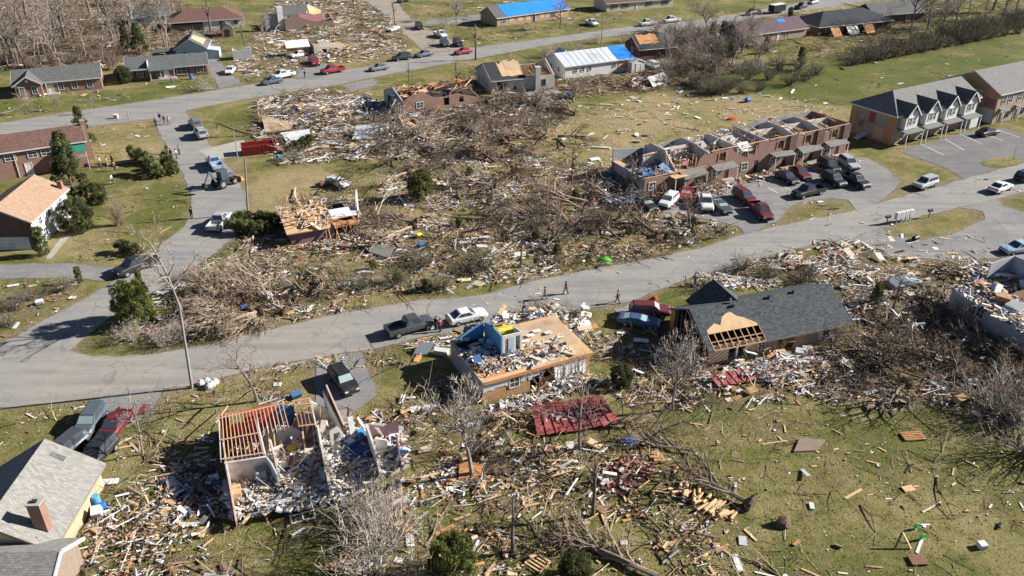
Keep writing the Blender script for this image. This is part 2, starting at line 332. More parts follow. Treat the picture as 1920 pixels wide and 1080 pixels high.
def blur(a, n):
    a = a.reshape(XX.shape)
    for _ in range(n):
        b = np.pad(a, 1, mode='edge'); a = (b[:-2, 1:-1] + b[2:, 1:-1] + b[1:-1, :-2] + b[1:-1, 2:] + 2 * b[1:-1, 1:-1]) / 6
    return a.ravel()
lit = blur(lit, 2); edge = np.clip(blur(road, 2) * 1.6, 0, 1)
# how straw-coloured the winter grass is: pale in the far field, greener on the lawns
def region(px, v, a): a[inpoly(GP, gpoly(px))] = v
straw = np.full(len(GP), 0.5)
region([(960, 270), (1080, 200), (1300, 165), (1600, 190), (1560, 240), (1150, 340)], 0.82, straw)
region([(1300, 165), (1560, 110), (1920, 62), (1920, 140), (1780, 150), (1600, 200)], 0.24, straw)
region([(1180, 780), (1600, 760), (1930, 790), (1930, 1090), (1300, 1090), (1400, 900)], 0.47, straw)
region([(400, 970), (640, 950), (900, 860), (900, 1090), (300, 1090)], 0.46, straw)
region([(0, 770), (440, 705), (480, 770), (200, 870), (0, 900)], 0.62, straw)
region([(165, 250), (280, 230), (355, 350), (340, 420), (200, 420), (150, 380)], 0.42, straw)
region([(0, 190), (440, 145), (480, 150), (0, 228)], 0.3, straw)
region([(160, 220), (280, 220), (300, 300), (170, 300)], 0.78, straw)
region([(100, 430), (330, 430), (230, 500), (90, 490)], 0.65, straw)
region([(480, 320), (650, 320), (560, 420), (470, 400)], 0.9, straw)
region([(640, 60), (800, 95), (640, 130)], 0.85, straw)
region([(400, 620), (560, 380), (900, 290), (1390, 430), (1000, 520)], 0.62, straw)
region([(1640, 290), (1780, 330), (1660, 366)], 0.55, straw)
region([(1440, 15), (1650, 5), (1650, 25), (1540, 40)], 1.0, straw)
lit_add = np.zeros(len(GP)); region([(1180, 790), (1330, 760), (1480, 770), (1560, 800), (1540, 850), (1440, 840), (1300, 810)], 0.7, lit_add); region([(1550, 760), (1750, 770), (1880, 800), (1800, 850), (1620, 800)], 0.55, lit_add); region([(420, 980), (640, 1000), (640, 1080), (420, 1060)], 0.2, lit_add); region([(0, 790), (180, 770), (260, 800), (150, 850), (0, 860)], 0.45, lit_add)
lit = np.maximum(lit, blur(lit_add, 4)); straw = blur(straw, 6)
gz = smooth_noise(GP, 0.06, 9) * 0.10 * np.clip(1 - edge * 3, 0, 1) - 0.05 * 0
gz = gz * (np.abs(XX.ravel()) < 260) * 0.35 - 0.02
nx, ny = len(xs), len(ys)
ii, jj = np.meshgrid(np.arange(nx - 1), np.arange(ny - 1)); q = (jj * nx + ii).ravel()
gf = np.stack([q, q + 1, q + nx + 1, q + nx], 1)
gz = np.minimum(gz, 0.0)
t = NT('ground_grass'); P = t.pos(False)
A = lambda n: t.attr(n).outputs['Fac']
n1 = t.noise(P, 0.09, 6, 0.6, 0.4); n2 = t.noise(P, 0.6, 6, 0.65); n3 = t.noise(P, 5.0, 5, 0.7); n4 = t.noise(P, 24.0, 3, 0.7); n5 = t.noise(t.n('ShaderNodeMapping', {'Vector': P, 'Rotation': (0, 0, 0.6), 'Scale': (1.0, 0.22, 1.0)}).outputs[0], 9.0, 4, 0.65)
sf = t.math('ADD', A('straw'), t.math('ADD', t.math('MULTIPLY', t.math('SUBTRACT', n1, 0.5), 1.5), t.math('ADD', t.math('MULTIPLY', t.math('SUBTRACT', n2, 0.5), 0.9), t.math('MULTIPLY', t.math('SUBTRACT', n3, 0.5), 0.7))))
grass = t.ramp(sf, [(0.08, (0.078, 0.102, 0.021)), (0.40, (0.122, 0.122, 0.035)), (0.62, (0.21, 0.182, 0.075)), (0.9, (0.30, 0.235, 0.125))])
soil = t.ramp(t.math('ADD', n3, t.math('MULTIPLY', t.math('SUBTRACT', n2, 0.5), 0.8)), [(0.3, (0.06, 0.043, 0.027)), (0.48, (0.14, 0.10, 0.06)), (0.62, (0.235, 0.18, 0.115)), (0.78, (0.38, 0.32, 0.24))])
lf = t.ramp(t.math('ADD', A('litter'), t.math('ADD', t.math('MULTIPLY', t.math('SUBTRACT', n2, 0.5), 1.6), t.math('MULTIPLY', t.math('SUBTRACT', n3, 0.5), 0.9))), [(0.35, 0.0), (0.95, 0.88)])
c = t.mix(lf, grass, soil)
ef = t.ramp(t.math('ADD', A('edge'), t.math('MULTIPLY', t.math('SUBTRACT', n2, 0.5), 1.2)), [(0.35, 0.0), (0.8, 0.8)])
c = t.mix(ef, c, t.ramp(n3, [(0.3, (0.14, 0.10, 0.065)), (0.7, (0.29, 0.23, 0.16))]))
c = t.mix(1.0, c, t.ramp(n4, [(0.28, 0.6), (0.55, 1.05), (0.75, 1.4)]), 'MULTIPLY')
c = t.mix(1.0, c, t.ramp(n5, [(0.3, 0.62), (0.5, 1.0), (0.7, 1.4)]), 'MULTIPLY')
mud = t.ramp(t.math('ADD', t.noise(P, 0.22, 7, 0.7, 1.2), t.math('MULTIPLY', t.math('SUBTRACT', n3, 0.5), 0.25)), [(0.53, 0.0), (0.68, 0.7)])
c = t.mix(mud, c, t.ramp(n3, [(0.3, (0.10, 0.07, 0.042)), (0.7, (0.20, 0.145, 0.09))]))
t.bump(t.math('ADD', t.math('MULTIPLY', n4, 0.5), n3), 0.8, 0.14)
m_ground = t.done(c, 0.95, 0, 0.1)
gm = np_mesh('ground', np.stack([GP[:, 0], GP[:, 1], gz], 1), gf, m_ground, smooth=True)
for nm, arr in (('litter', lit), ('edge', edge), ('straw', straw)):
    a = gm.attributes.new(nm, 'FLOAT', 'POINT'); a.data.foreach_set('value', arr.astype(np.float32))
struct(obj('ground', gm))

# ------------------------------------------------------------------ road surfaces
def road_mat(name, c0, c1, stain, spots=None, grav=0.0):
    t = NT(name); P = t.pos(False)
    n1 = t.noise(P, 0.18, 6, 0.6, 0.6); n2 = t.noise(P, 1.5, 5, 0.65); n3 = t.noise(P, 18, 3, 0.7)
    c = t.mix(n2, c0, c1)
    s = t.ramp(n1, [(0.42, 0.0), (0.72, 0.75)])
    if spots:
        for (sx, sy, r0) in spots:
            d = t.n('ShaderNodeVectorMath', {0: P, 1: (sx, sy, 0)}, operation='DISTANCE').outputs['Value']
            w = t.math('MULTIPLY', t.ramp(t.math('DIVIDE', d, r0), [(0.35, 0.85), (1.0, 0.0)]), t.ramp(t.noise(P, 0.5, 6, 0.7, 1.0), [(0.3, 0.25), (0.6, 1.0)]))
            s = t.math('MAXIMUM', s, w)
    c = t.mix(s, c, stain)
    st = t.noise(t.n('ShaderNodeMapping', {'Vector': P, 'Rotation': (0, 0, R(-22)), 'Scale': (0.06, 0.7, 1.0)}).outputs[0], 1.0, 5, 0.6)
    c = t.mix(t.ramp(st, [(0.44, 0.0), (0.72, 0.55)]), c, tuple(x * 0.66 for x in c0))
    c = t.mix(t.ramp(t.noise(P, 0.35, 7, 0.75, 1.5), [(0.56, 0.0), (0.66, 0.7)]), c, tuple(x * 0.58 for x in c1))
    # cracks and patches
    vo = t.n('ShaderNodeTexVoronoi', {'Vector': t.n('ShaderNodeVectorMath', {0: P, 1: t.n('ShaderNodeTexNoise', {'Vector': P, 'Scale': 0.7, 'Detail': 4}).outputs['Color']}, operation='ADD').outputs[0], 'Scale': 0.16}, feature='DISTANCE_TO_EDGE')
    ck = t.math('MULTIPLY', t.ramp(vo.outputs['Distance'], [(0.0, 0.6), (0.012, 0.0)]), t.ramp(n1, [(0.4, 0.2), (0.6, 1.0)]))
    c = t.mix(ck, c, tuple(x * 0.35 for x in c0))
    c = t.mix(1.0, c, t.ramp(n3, [(0.3, 0.72), (0.7, 1.25)]), 'MULTIPLY')
    if grav: c = t.mix(t.ramp(t.noise(P, 9, 2, 0.6), [(0.62, 0.0), (0.7, grav)]), c, (0.5, 0.48, 0.45))
    t.bump(n3, 0.5, 0.02); MATS[name] = t.done(c, 0.9, 0, 0.2); return MATS[name]
j1 = G(190, 708); j2 = G(30, 690); j3 = G(560, 650)
RM = {'asphalt': road_mat('asphalt', (0.205, 0.20, 0.192), (0.285, 0.278, 0.262), (0.32, 0.285, 0.235), [(*j1, 14), (*j3, 13)]),
      'dirt_asphalt': road_mat('dirt_asphalt', (0.25, 0.22, 0.18), (0.32, 0.28, 0.22), (0.36, 0.29, 0.21)),
      'dark_asphalt': road_mat('dark_asphalt', (0.125, 0.122, 0.122), (0.185, 0.18, 0.175), (0.22, 0.21, 0.19)),
      'gravel': road_mat('gravel', (0.155, 0.152, 0.152), (0.235, 0.228, 0.222), (0.29, 0.27, 0.24), None, 0.5),
      'concrete': road_mat('concrete', (0.34, 0.32, 0.28), (0.42, 0.39, 0.34), (0.30, 0.26, 0.2))}
def sheet(name, px, z, mat, noise_edge=0.0):
    g = gpoly(px); pts = []
    rr = random.Random(len(px) * 7 + 1)
    for i, a in enumerate(g):                      # ragged edges: each side is cut into short, slightly uneven lengths
        b = g[(i + 1) % len(g)]; L = math.hypot(b[0] - a[0], b[1] - a[1]); n = max(1, min(40, int(L / 1.3)))
        nxn, nyn = (-(b[1] - a[1]) / (L + 1e-6), (b[0] - a[0]) / (L + 1e-6))
        for k in range(n):
            u = k / n; e = rr.uniform(-noise_edge, noise_edge) if k else 0
            pts.append(Vector((a[0] + (b[0] - a[0]) * u + nxn * e, a[1] + (b[1] - a[1]) * u + nyn * e, 0)))
    tri = geometry.tessellate_polygon([pts])
    me = bpy.data.meshes.new(name); me.from_pydata([tuple(p) for p in pts], [], [tuple(f) for f in tri]); me.materials.append(mat)
    bm = bmesh.new(); bm.from_mesh(me)
    for f in bm.faces:
        f.normal_update()
        if f.normal.z < 0: f.normal_flip()
    bm.to_mesh(me); bm.free()
    return struct(obj(name, me, None, (0, 0, z)))
for k, (mk, z, px) in ROADS.items(): sheet(k.split('.')[0], px, z, plain('creek_water', (0.05, 0.065, 0.07), 0.12, 0.3, 0.5, 0, 0.6, world=True) if k == 'creek' else RM[mk], 0.0 if mk == 'concrete' else 0.3 if k.startswith('drive') else 0.2)
# painted bay lines on the parking lot
linem = plain('line_paint', (0.62, 0.62, 0.60), 0.7, 0.3, 3)
for (a, b) in [((1726, 270), (1770, 291)), ((1772, 261), (1808, 282)), ((1800, 252), (1842, 270)), ((1838, 248), (1880, 264)), ((1868, 243), (1912, 258)), ((1440, 352), (1458, 362)), ((1466, 348), (1482, 356))]:
    p, q_ = GV(*a), GV(*b); d = (q_ - p).normalized(); n_ = Vector((-d.y, d.x, 0)) * 0.07
    me = bpy.data.meshes.new('bay_line'); me.from_pydata([tuple(p - n_), tuple(q_ - n_), tuple(q_ + n_), tuple(p + n_)], [], [(0, 1, 2, 3)]); me.materials.append(linem)
    struct(obj('bay_line', me, None, (0, 0, 0.026)))
# grass island in the parking lot and small verge beds lie on the asphalt
for px in ([(1838, 305), (1856, 297), (1890, 293), (1916, 300), (1912, 309), (1870, 315), (1845, 312)],):
    o = sheet('grass_bed', px, 0.05, m_ground, 0.1); a = o.data.attributes.new('straw', 'FLOAT', 'POINT'); a.data.foreach_set('value', [0.55] * len(o.data.vertices))
# ------------------------------------------------------------------ materials for buildings
M = {}
M['sh_grey'] = shingle('shingle_grey', (0.12, 0.12, 0.118))
M['sh_dark'] = shingle('shingle_charcoal', (0.065, 0.073, 0.078), 0.5, (0.55, 0.55, 0.55))
M['sh_black'] = shingle('shingle_black', (0.045, 0.047, 0.052))
M['sh_brown'] = shingle('shingle_brown', (0.15, 0.085, 0.07))
M['sh_plum'] = shingle('shingle_plum', (0.13, 0.085, 0.095))
M['sh_tan'] = shingle('shingle_tan', (0.34, 0.225, 0.15), 0.2)
M['sh_pale'] = shingle('shingle_pale_grey', (0.235, 0.225, 0.205), 0.25)
M['sh_mid'] = shingle('shingle_mid_grey', (0.19, 0.185, 0.175), 0.25)
M['brick'] = brick('brick_red_brown', (0.27, 0.125, 0.085), (0.20, 0.085, 0.06), (0.34, 0.30, 0.26))
M['brick_tan'] = brick('brick_tan', (0.36, 0.25, 0.165), (0.29, 0.19, 0.125), (0.42, 0.37, 0.3))
M['brick_dark'] = brick('brick_dark', (0.135, 0.075, 0.06), (0.10, 0.052, 0.042), (0.2, 0.17, 0.15))
M['brick_pale'] = brick('brick_white', (0.55, 0.52, 0.47), (0.48, 0.46, 0.41), (0.5, 0.47, 0.43))
M['sid_white'] = siding('siding_white', (0.62, 0.62, 0.60))
M['sid_grey'] = siding('siding_grey', (0.30, 0.30, 0.315))
M['sid_blue'] = siding('siding_pale_blue', (0.42, 0.50, 0.56))
M['sid_cream'] = siding('siding_cream', (0.55, 0.49, 0.38))
M['metal_roof'] = plain('metal_roof', (0.50, 0.54, 0.58), 0.45, 0.18, 0.5, 0.0, 0.4, (0.36, 0.37, 0.37))
M['white'] = plain('white_paint', (0.62, 0.61, 0.58), 0.6, 0.12, 1.5, dirt=(0.42, 0.38, 0.33))
M['drywall'] = plain('drywall', (0.56, 0.54, 0.50), 0.9, 0.15, 0.9, dirt=(0.36, 0.31, 0.26))
M['drywall_grey'] = plain('drywall_grey', (0.40, 0.41, 0.44), 0.9, 0.15, 0.9, dirt=(0.3, 0.28, 0.27))
M['osb'] = plain('osb', (0.40, 0.235, 0.115), 0.85, 0.35, 3.5, dirt=(0.30, 0.17, 0.09))
M['ply'] = plain('plywood', (0.52, 0.345, 0.185), 0.8, 0.22, 1.3, dirt=(0.36, 0.22, 0.12))
M['orange_ply'] = plain('plywood_orange', (0.46, 0.215, 0.085), 0.8, 0.3, 1.0, dirt=(0.3, 0.14, 0.07))
M['pine'] = plain('pine_lumber', (0.55, 0.36, 0.20), 0.8, 0.25, 2.0)
M['pink_pine'] = plain('old_pine_lumber', (0.50, 0.33, 0.25), 0.8, 0.25, 2.0)
M['oldwood'] = plain('weathered_wood', (0.22, 0.165, 0.125), 0.9, 0.35, 2.2)
M['redwall'] = plain('red_orange_wall', (0.52, 0.085, 0.028), 0.8, 0.2, 1.5)
M['bluewall'] = plain('blue_wall', (0.045, 0.115, 0.27), 0.8, 0.2, 1.5)
M['skyblue'] = plain('sky_blue_wall', (0.09, 0.28, 0.50), 0.8, 0.2, 1.5)
M['yellow'] = plain('yellow_paint', (0.62, 0.45, 0.06), 0.7, 0.2, 2)
M['plum'] = plain('plum_wall', (0.20, 0.115, 0.13), 0.8, 0.25, 1.5)
M['carpet'] = plain('tan_carpet', (0.42, 0.305, 0.195), 0.95, 0.25, 0.8, dirt=(0.27, 0.18, 0.11), bump=0.3)
M['redmetal'] = plain('red_metal_roof', (0.27, 0.058, 0.055), 0.65, 0.22, 0.8, dirt=(0.24, 0.075, 0.065))
M['tarp_blue'] = plain('blue_tarp', (0.02, 0.20, 0.66), 0.55, 0.25, 0.6, bump=0.4)
M['tarp_white'] = plain('white_tarp', (0.62, 0.63, 0.64), 0.6, 0.15, 0.8, bump=0.4, dirt=(0.45, 0.44, 0.42))
M['insul'] = plain('blue_insulation', (0.12, 0.24, 0.46), 0.9, 0.45, 1.6, bump=0.5)
M['concrete'] = plain('foundation_concrete', (0.33, 0.31, 0.28), 0.9, 0.2, 1.0, bump=0.2)
M['dark'] = plain('dark_finish_and_shade', (0.03, 0.028, 0.027), 0.9, 0.3, 2)  # near-black finish of dark parts, also painted shade of rooms and openings
M['black'] = plain('black_plastic', (0.02, 0.02, 0.022), 0.5, 0.2, 2)
M['steel'] = plain('galvanised_steel', (0.42, 0.44, 0.46), 0.45, 0.15, 2, 0.6)
M['green_metal'] = plain('green_awning', (0.03, 0.17, 0.12), 0.5, 0.15, 2)
M['redcloth'] = plain('red_cloth', (0.42, 0.03, 0.025), 0.8, 0.2, 2)
t = NT('window_glass'); f = t.noise(t.pos(), 0.8, 3); M['glass'] = t.done(t.mix(f, (0.02, 0.03, 0.045), (0.08, 0.10, 0.125)), 0.12, 0, 0.6)

class House:
    def __init__(s, name, label, A, ang, cat='house', z=0.0, group=None):
        s.a = R(ang); s.o = A; s.z = z
        s.root = thing(name, label, cat, (A[0], A[1], z), s.a, group)
        s.rr = random.Random(int(A[0] * 31 + A[1] * 17) & 0xffff)
    def lp(s, x, y, z):
        """photo pixel at height z -> local x, y"""
        g = G(x, y, z); dx, dy = g[0] - s.o[0], g[1] - s.o[1]; c, n = math.cos(s.a), math.sin(s.a)
        return (dx * c + dy * n, -dx * n + dy * c)
    def part(s, name, mb, mat, parent=None, **k): return mb.build(name, M[mat] if isinstance(mat, str) else mat, parent or s.root, **k)
    def walls(s, L, D, wh, rh, mat, gable='x', gmat=None, skip='', th=0.2, hip=False):
        """four walls; gable='x': ridge runs along x, so the left and right walls are gables"""
        W = {'f': ((0, 0), (L, 0)), 'b': ((L, D), (0, D)), 'l': ((0, D - th), (0, th)), 'r': ((L, th), (L, D - th))}
        for k, (p, q) in W.items():
            if k in skip: continue
            gab = (not hip) and rh > 0 and ((k in 'lr') == (gable == 'x'))
            d = Vector((q[0] - p[0], q[1] - p[1], 0)); Ln = d.length; u = d / Ln; n = Vector((u.y, -u.x, 0))
            P0 = Vector((p[0], p[1], 0)); poly = [P0, P0 + u * Ln, P0 + u * Ln + Vector((0, 0, wh)), P0 + Vector((0, 0, wh))]
            if gab: poly.insert(3, P0 + u * (Ln / 2) + Vector((0, 0, wh + rh * 0.985)))
            mb = MB().extr(poly, -n * th); s.part('wall', mb, (gmat or mat) if gab else mat)
    def gable_roof(s, x0, x1, y0, y1, ze, rh, mat, axis='x', ov=0.45, ovg=0.35, th=0.14, trim='white', name='roof', sides='01', low=True):
        """roof over the rectangle; ridge along axis"""
        if axis == 'x': f = lambda a, b, z: (a, b, z); a0, a1, b0, b1 = x0 - ovg, x1 + ovg, y0, y1
        else: f = lambda a, b, z: (b, a, z); a0, a1, b0, b1 = y0 - ovg, y1 + ovg, x0, x1
        m = (b0 + b1) / 2; sl = rh / (m - b0); zo = ze - ov * sl; rt = ze + rh; out = []
        for k, (e, sg) in enumerate(((b0 - ov, 1), (b1 + ov, -1))):
            if str(k) not in sides: continue
            mb = MB().hexa([f(a0, e, zo), f(a1, e, zo), f(a1, m, rt), f(a0, m, rt), f(a0, e, zo + th), f(a1, e, zo + th), f(a1, m, rt + th), f(a0, m, rt + th)])
            out.append(s.part(name, mb, mat))
        if trim:
            mb = MB()
            for aa in (a0 - 0.03, a1 + 0.0):
                for e in (b0 - ov, b1 + ov):
                    mb.hexa([f(aa, e, zo - 0.1), f(aa + 0.03, e, zo - 0.1), f(aa + 0.03, m, rt - 0.1), f(aa, m, rt - 0.1), f(aa, e, zo + th + 0.01), f(aa + 0.03, e, zo + th + 0.01), f(aa + 0.03, m, rt + th + 0.01), f(aa, m, rt + th + 0.01)])
            for e in (b0 - ov - 0.03, b1 + ov):
                mb.hexa([f(a0, e, zo - 0.06), f(a1, e, zo - 0.06), f(a1, e + 0.03, zo - 0.06), f(a0, e + 0.03, zo - 0.06), f(a0, e, zo + th - 0.01), f(a1, e, zo + th - 0.01), f(a1, e + 0.03, zo + th - 0.01), f(a0, e + 0.03, zo + th - 0.01)])
            s.part('fascia', mb, trim)
        return out
    def hip_roof(s, L, D, ze, rh, mat, ov=0.45, inset=None, th=0.12, left=True, right=True, trim='white'):
        i = inset or D / 2; m = D / 2; a, b, c, d = -ov, L + ov, -ov, D + ov; zo = ze - ov * rh / m
        r0 = (i if left else a, m, ze + rh); r1 = (L - i if right else b, m, ze + rh)
        v = [(a, c, zo), (b, c, zo), (b, d, zo), (a, d, zo), r0, r1]
        for fc in ([0, 1, 5, 4], [2, 3, 4, 5], [3, 0, 4], [1, 2, 5]):
            s.part('roof', MB().extr([v[k] for k in fc], (0, 0, th)), mat)
        mb = MB()
        for p, q in ((v[0], v[1]), (v[1], v[2]), (v[2], v[3]), (v[3], v[0])):
            mb.beam((p[0], p[1], zo), (q[0], q[1], zo), 0.05, 0.2)
        s.part('fascia', mb, trim)
    def win(s, face, u, z, w=1.1, h=1.3, L=0, D=0, frame='white', shut=None, nx=2, ny=2):
        """window centred at u along a wall (f, b, l, r)"""
        o, du, n = {'f': ((u, 0, z), (1, 0, 0), (0, -1, 0)), 'b': ((u, D, z), (-1, 0, 0), (0, 1, 0)), 'l': ((0, u, z), (0, -1, 0), (-1, 0, 0)), 'r': ((L, u, z), (0, 1, 0), (1, 0, 0))}[face]
        return s.win_at(o, du, n, w, h, frame, shut, nx, ny)
    def win_at(s, o, du, n, w, h, frame='white', shut=None, nx=2, ny=2):
        o = Vector(o); du = Vector(du); n = Vector(n); Mx = Matrix((du, n, Vector((0, 0, 1)))).transposed()
        mb = MB(); e = 0.09; c = o + n * 0.0
        for cx, cz, dx, dz in ((0, -e / 2, w + 2 * e, e), (0, h + e / 2, w + 2 * e, e), (-w / 2 - e / 2, h / 2, e, h), (w / 2 + e / 2, h / 2, e, h)):
            mb.rbox(c + du * cx + Vector((0, 0, cz)) + n * 0.03, (dx, 0.12, dz), Mx)
        for k in range(1, nx): mb.rbox(c + du * (-w / 2 + w * k / nx) + Vector((0, 0, h / 2)) + n * 0.03, (0.045, 0.06, h), Mx)
        for k in range(1, ny): mb.rbox(c + Vector((0, 0, h * k / ny)) + n * 0.028, (w, 0.058, 0.045), Mx)
        f = s.part('window', mb, frame)
        s.part('pane', MB().rbox(c + Vector((0, 0, h / 2)) + n * 0.012, (w, 0.03, h), Mx), 'glass', f)
        if shut:
            for sg in (-1, 1):
                s.part('shutter', MB().rbox(c + du * sg * (w / 2 + e + 0.2) + Vector((0, 0, h / 2)) + n * 0.02, (0.36, 0.05, h + 0.1), Mx), shut, f)
        return f
    def door(s, face, u, w=0.95, h=2.05, mat='white', L=0, D=0, z=0.05, frame='white'):
        o, du, n = {'f': ((u, 0, z), (1, 0, 0), (0, -1, 0)), 'b': ((u, D, z), (-1, 0, 0), (0, 1, 0)), 'l': ((0, u, z), (0, -1, 0), (-1, 0, 0)), 'r': ((L, u, z), (0, 1, 0), (1, 0, 0))}[face]
        o = Vector(o); du = Vector(du); n = Vector(n); Mx = Matrix((du, n, Vector((0, 0, 1)))).transposed()
        d = s.part('door', MB().rbox(o + Vector((0, 0, h / 2)) + n * 0.01, (w, 0.05, h), Mx), mat)
        mb = MB()
        for cx, cz, dx, dz in ((0, h + 0.05, w + 0.2, 0.1), (-w / 2 - 0.05, h / 2, 0.1, h), (w / 2 + 0.05, h / 2, 0.1, h)): mb.rbox(o + du * cx + Vector((0, 0, cz)) + n * 0.03, (dx, 0.1, dz), Mx)
        s.part('door_frame', mb, frame, d)
    def rwall(s, p, q, prof, mat, th=0.14, z0=0.0, openings=(), name='wall', parent=None):
        """broken wall: prof = [(u metres, height)] with a ragged top, openings = [(u0, u1, z0, z1)]"""
        p = Vector((p[0], p[1], 0)); q = Vector((q[0], q[1], 0)); d = q - p; L = d.length; u = d / L; n = Vector((u.y, -u.x, 0)); mb = MB()
        prof = [(a * L if abs(a) <= 1 else a, h) for a, h in prof]
        br = sorted(set([0.0, L] + [a for a, _ in prof] + [min(max(o[i], 0), L) for o in openings for i in (0, 1)]))
        def H(a):
            for (a0, h0), (a1, h1) in zip(prof, prof[1:]):
                if a0 <= a <= a1 + 1e-6: return h0 if a1 - a0 < 1e-6 else h0 + (h1 - h0) * (a - a0) / (a1 - a0)
            return prof[-1][1] if a > prof[-1][0] else prof[0][1]
        for a, b in zip(br, br[1:]):
            if b - a < 0.01: continue
            mid = (a + b) / 2; op = sorted([(o[2], o[3]) for o in openings if o[0] < mid < o[1]]); lo = 0.0
            ha, hb = H(a + 1e-4), H(b - 1e-4); spans = []
            for (c0, c1) in op:
                if c0 > lo: spans.append((lo, c0, c0))
                lo = c1
            if min(ha, hb) > lo + 0.02: spans.append((lo, ha, hb))
            for (c0, ta, tb) in spans:
                ta, tb = max(ta, c0 + 0.01), max(tb, c0 + 0.01)
                A0, B0 = p + u * a, p + u * b
                f = lambda P, k, zz: P - n * (th * k) + Vector((0, 0, z0 + zz))
                mb.hexa([f(A0, 0, c0), f(B0, 0, c0), f(B0, 1, c0), f(A0, 1, c0), f(A0, 0, ta), f(B0, 0, tb), f(B0, 1, tb), f(A0, 1, ta)])
        return s.part(name, mb, mat, parent)
    def studs(s, p, q, h, sp=0.45, mat='pine', z0=0.0, w=0.09, name='stud', plate=True, parent=None, lean=0.0, h1=None):
        p = Vector((p[0], p[1], z0)); q = Vector((q[0], q[1], z0)); L = (q - p).length; n = max(2, int(L / sp)); u = (q - p) / L
        for k in range(n + 1):
            a = p + (q - p) * (k / n); hh = h + ((h1 - h) * k / n if h1 is not None else 0); hh *= s.rr.uniform(1 - lean, 1)
            mb = MB().beam(a, a + Vector((s.rr.uniform(-lean, lean), s.rr.uniform(-lean, lean), hh)), w, 0.05); s.part(name, mb, mat, parent)
        if plate: s.part('top_plate', MB().beam(p + Vector((0, 0, h + 0.02)), q + Vector((0, 0, (h1 if h1 is not None else h) + 0.02)), 0.1, 0.06), mat, parent)
    def chimney(s, x, y, w, d, z0, z1, mat='brick'):
        c = s.part('chimney', MB().box(x, x + w, y, y + d, z0, z1), mat)
        s.part('chimney_cap', MB().box(x - 0.06, x + w + 0.06, y - 0.06, y + d + 0.06, z1, z1 + 0.1), 'concrete', c)
        s.part('flue', MB().box(x + w * 0.3, x + w * 0.7, y + d * 0.3, y + d * 0.7, z1 + 0.1, z1 + 0.25), 'dark', c)
    def patch(s, x0, x1, v0, v1, D, ze, rh, ov, mat, rag=0.3, lift=0.15, back=False, name='roof_patch'):
        """ragged sheet lying on the front (or back) slope of a gable roof with its ridge along x; v = distance from the wall line"""
        sl = rh / (D / 2); n = 9; up = []; dn = []
        f = lambda a, v: (a, (D - v) if back else v, ze + v * sl + lift)
        for k in range(n + 1):
            a = x0 + (x1 - x0) * k / n
            up.append(f(a + s.rr.uniform(-rag, rag) * 0.3, v1 + s.rr.uniform(-rag, rag))); dn.append(f(a, v0 + s.rr.uniform(-rag, rag) * 0.3))
        mb = MB()
        for k in range(n): mb.extr([dn[k], dn[k + 1], up[k + 1], up[k]], (0, 0, 0.025))
        return s.part(name, mb, mat)
    def pipes(s, pts, r=0.06, h=0.4):
        for (x, y, z) in pts: s.part('vent_pipe', MB().tube([(x, y, z - 0.1), (x, y, z + h)], [r, r], 8), 'steel')

def ranch(name, label, px, z, ang, L, D, wh, rh, wall, roof, wins=(), doors=(), lw=(), rw=(), hip=False, ov=0.45, gmat=None, cat='house', shut=None, trim='white', **k):
    """whole single-storey gabled or hipped house; px is the front left eave corner at height z (or the base at z=0)"""
    h = House(name, label, G(px[0], px[1], z), ang, cat)
    h.walls(L, D, wh, rh, wall, hip=hip, gmat=gmat)
    if hip: h.hip_roof(L, D, wh, rh, roof, ov, trim=trim)
    else: h.gable_roof(0, L, 0, D, wh, rh, roof, ov=ov, trim=trim)
    for (u, zz, w, hh) in wins: h.win('f', u, zz, w, hh, shut=shut)
    for (u, mm) in doors: h.door('f', u, mat=mm)
    for (u, zz, w, hh) in lw: h.win('l', u, zz, w, hh)
    for (u, zz, w, hh) in rw: h.win('r', u, zz, w, hh, L=L)
    h.L, h.D, h.wh, h.rh = L, D, wh, rh
    return h

# ---- brick ranch, far left
h = ranch('brick_house', 'red brick ranch house with grey roof and projecting front gable beside bare woods', (24, 158), 2.7, 21.6, 17.0, 8.5, 2.7, 1.9, 'brick', 'sh_grey',
          wins=[(8.9, 0.7, 1.0, 1.6), (11.6, 0.7, 1.0, 1.6), (14.6, 0.7, 1.0, 1.6)], doors=[(6.9, 'white'), (7.9, 'oldwood')])
h.part('wall', MB().extr([(0.4, -1.6, 0), (5.4, -1.6, 0), (5.4, -1.6, 2.7), (2.9, -1.6, 4.2), (0.4, -1.6, 2.7)], (0, 1.58, 0)), 'brick')
for nm, (xa, xb, sg) in {'a': (0.0, 2.9, 1), 'b': (5.8, 2.9, -1)}.items():
    h.part('roof', MB().hexa([(xa, -2.0, 2.5), (xb, -2.0, 4.32), (xb, 4.2, 4.5), (xa, 2.2, 2.7), (xa, -2.0, 2.62), (xb, -2.0, 4.44), (xb, 4.2, 4.62), (xa, 2.2, 2.82)]), 'sh_grey')
h.part('fascia', MB().beam((-0.05, -2.03, 2.5), (2.9, -2.03, 4.38), 0.05, 0.22).beam((5.85, -2.03, 2.5), (2.9, -2.03, 4.38), 0.05, 0.22), 'white')
for u in (1.6, 4.0): h.win_at((u, -1.6, 0.7), (1, 0, 0), (0, -1, 0), 0.9, 1.5)
h.part('gable_vent', MB().lathe([(0.3, -1.64), (0.3, -1.6)], 14, (2.9, 0, 3.4), 'y'), 'white')
h.part('porch_post', MB().box(6.2, 6.35, -1.2, -1.05, 0, 2.5), 'white'); h.part('porch_step', MB().box(6.0, 8.5, -1.4, -0.05, 0, 0.18), 'concrete')
h.chimney(8, 7.2, 1.0, 0.7, 2.5, 5.6)
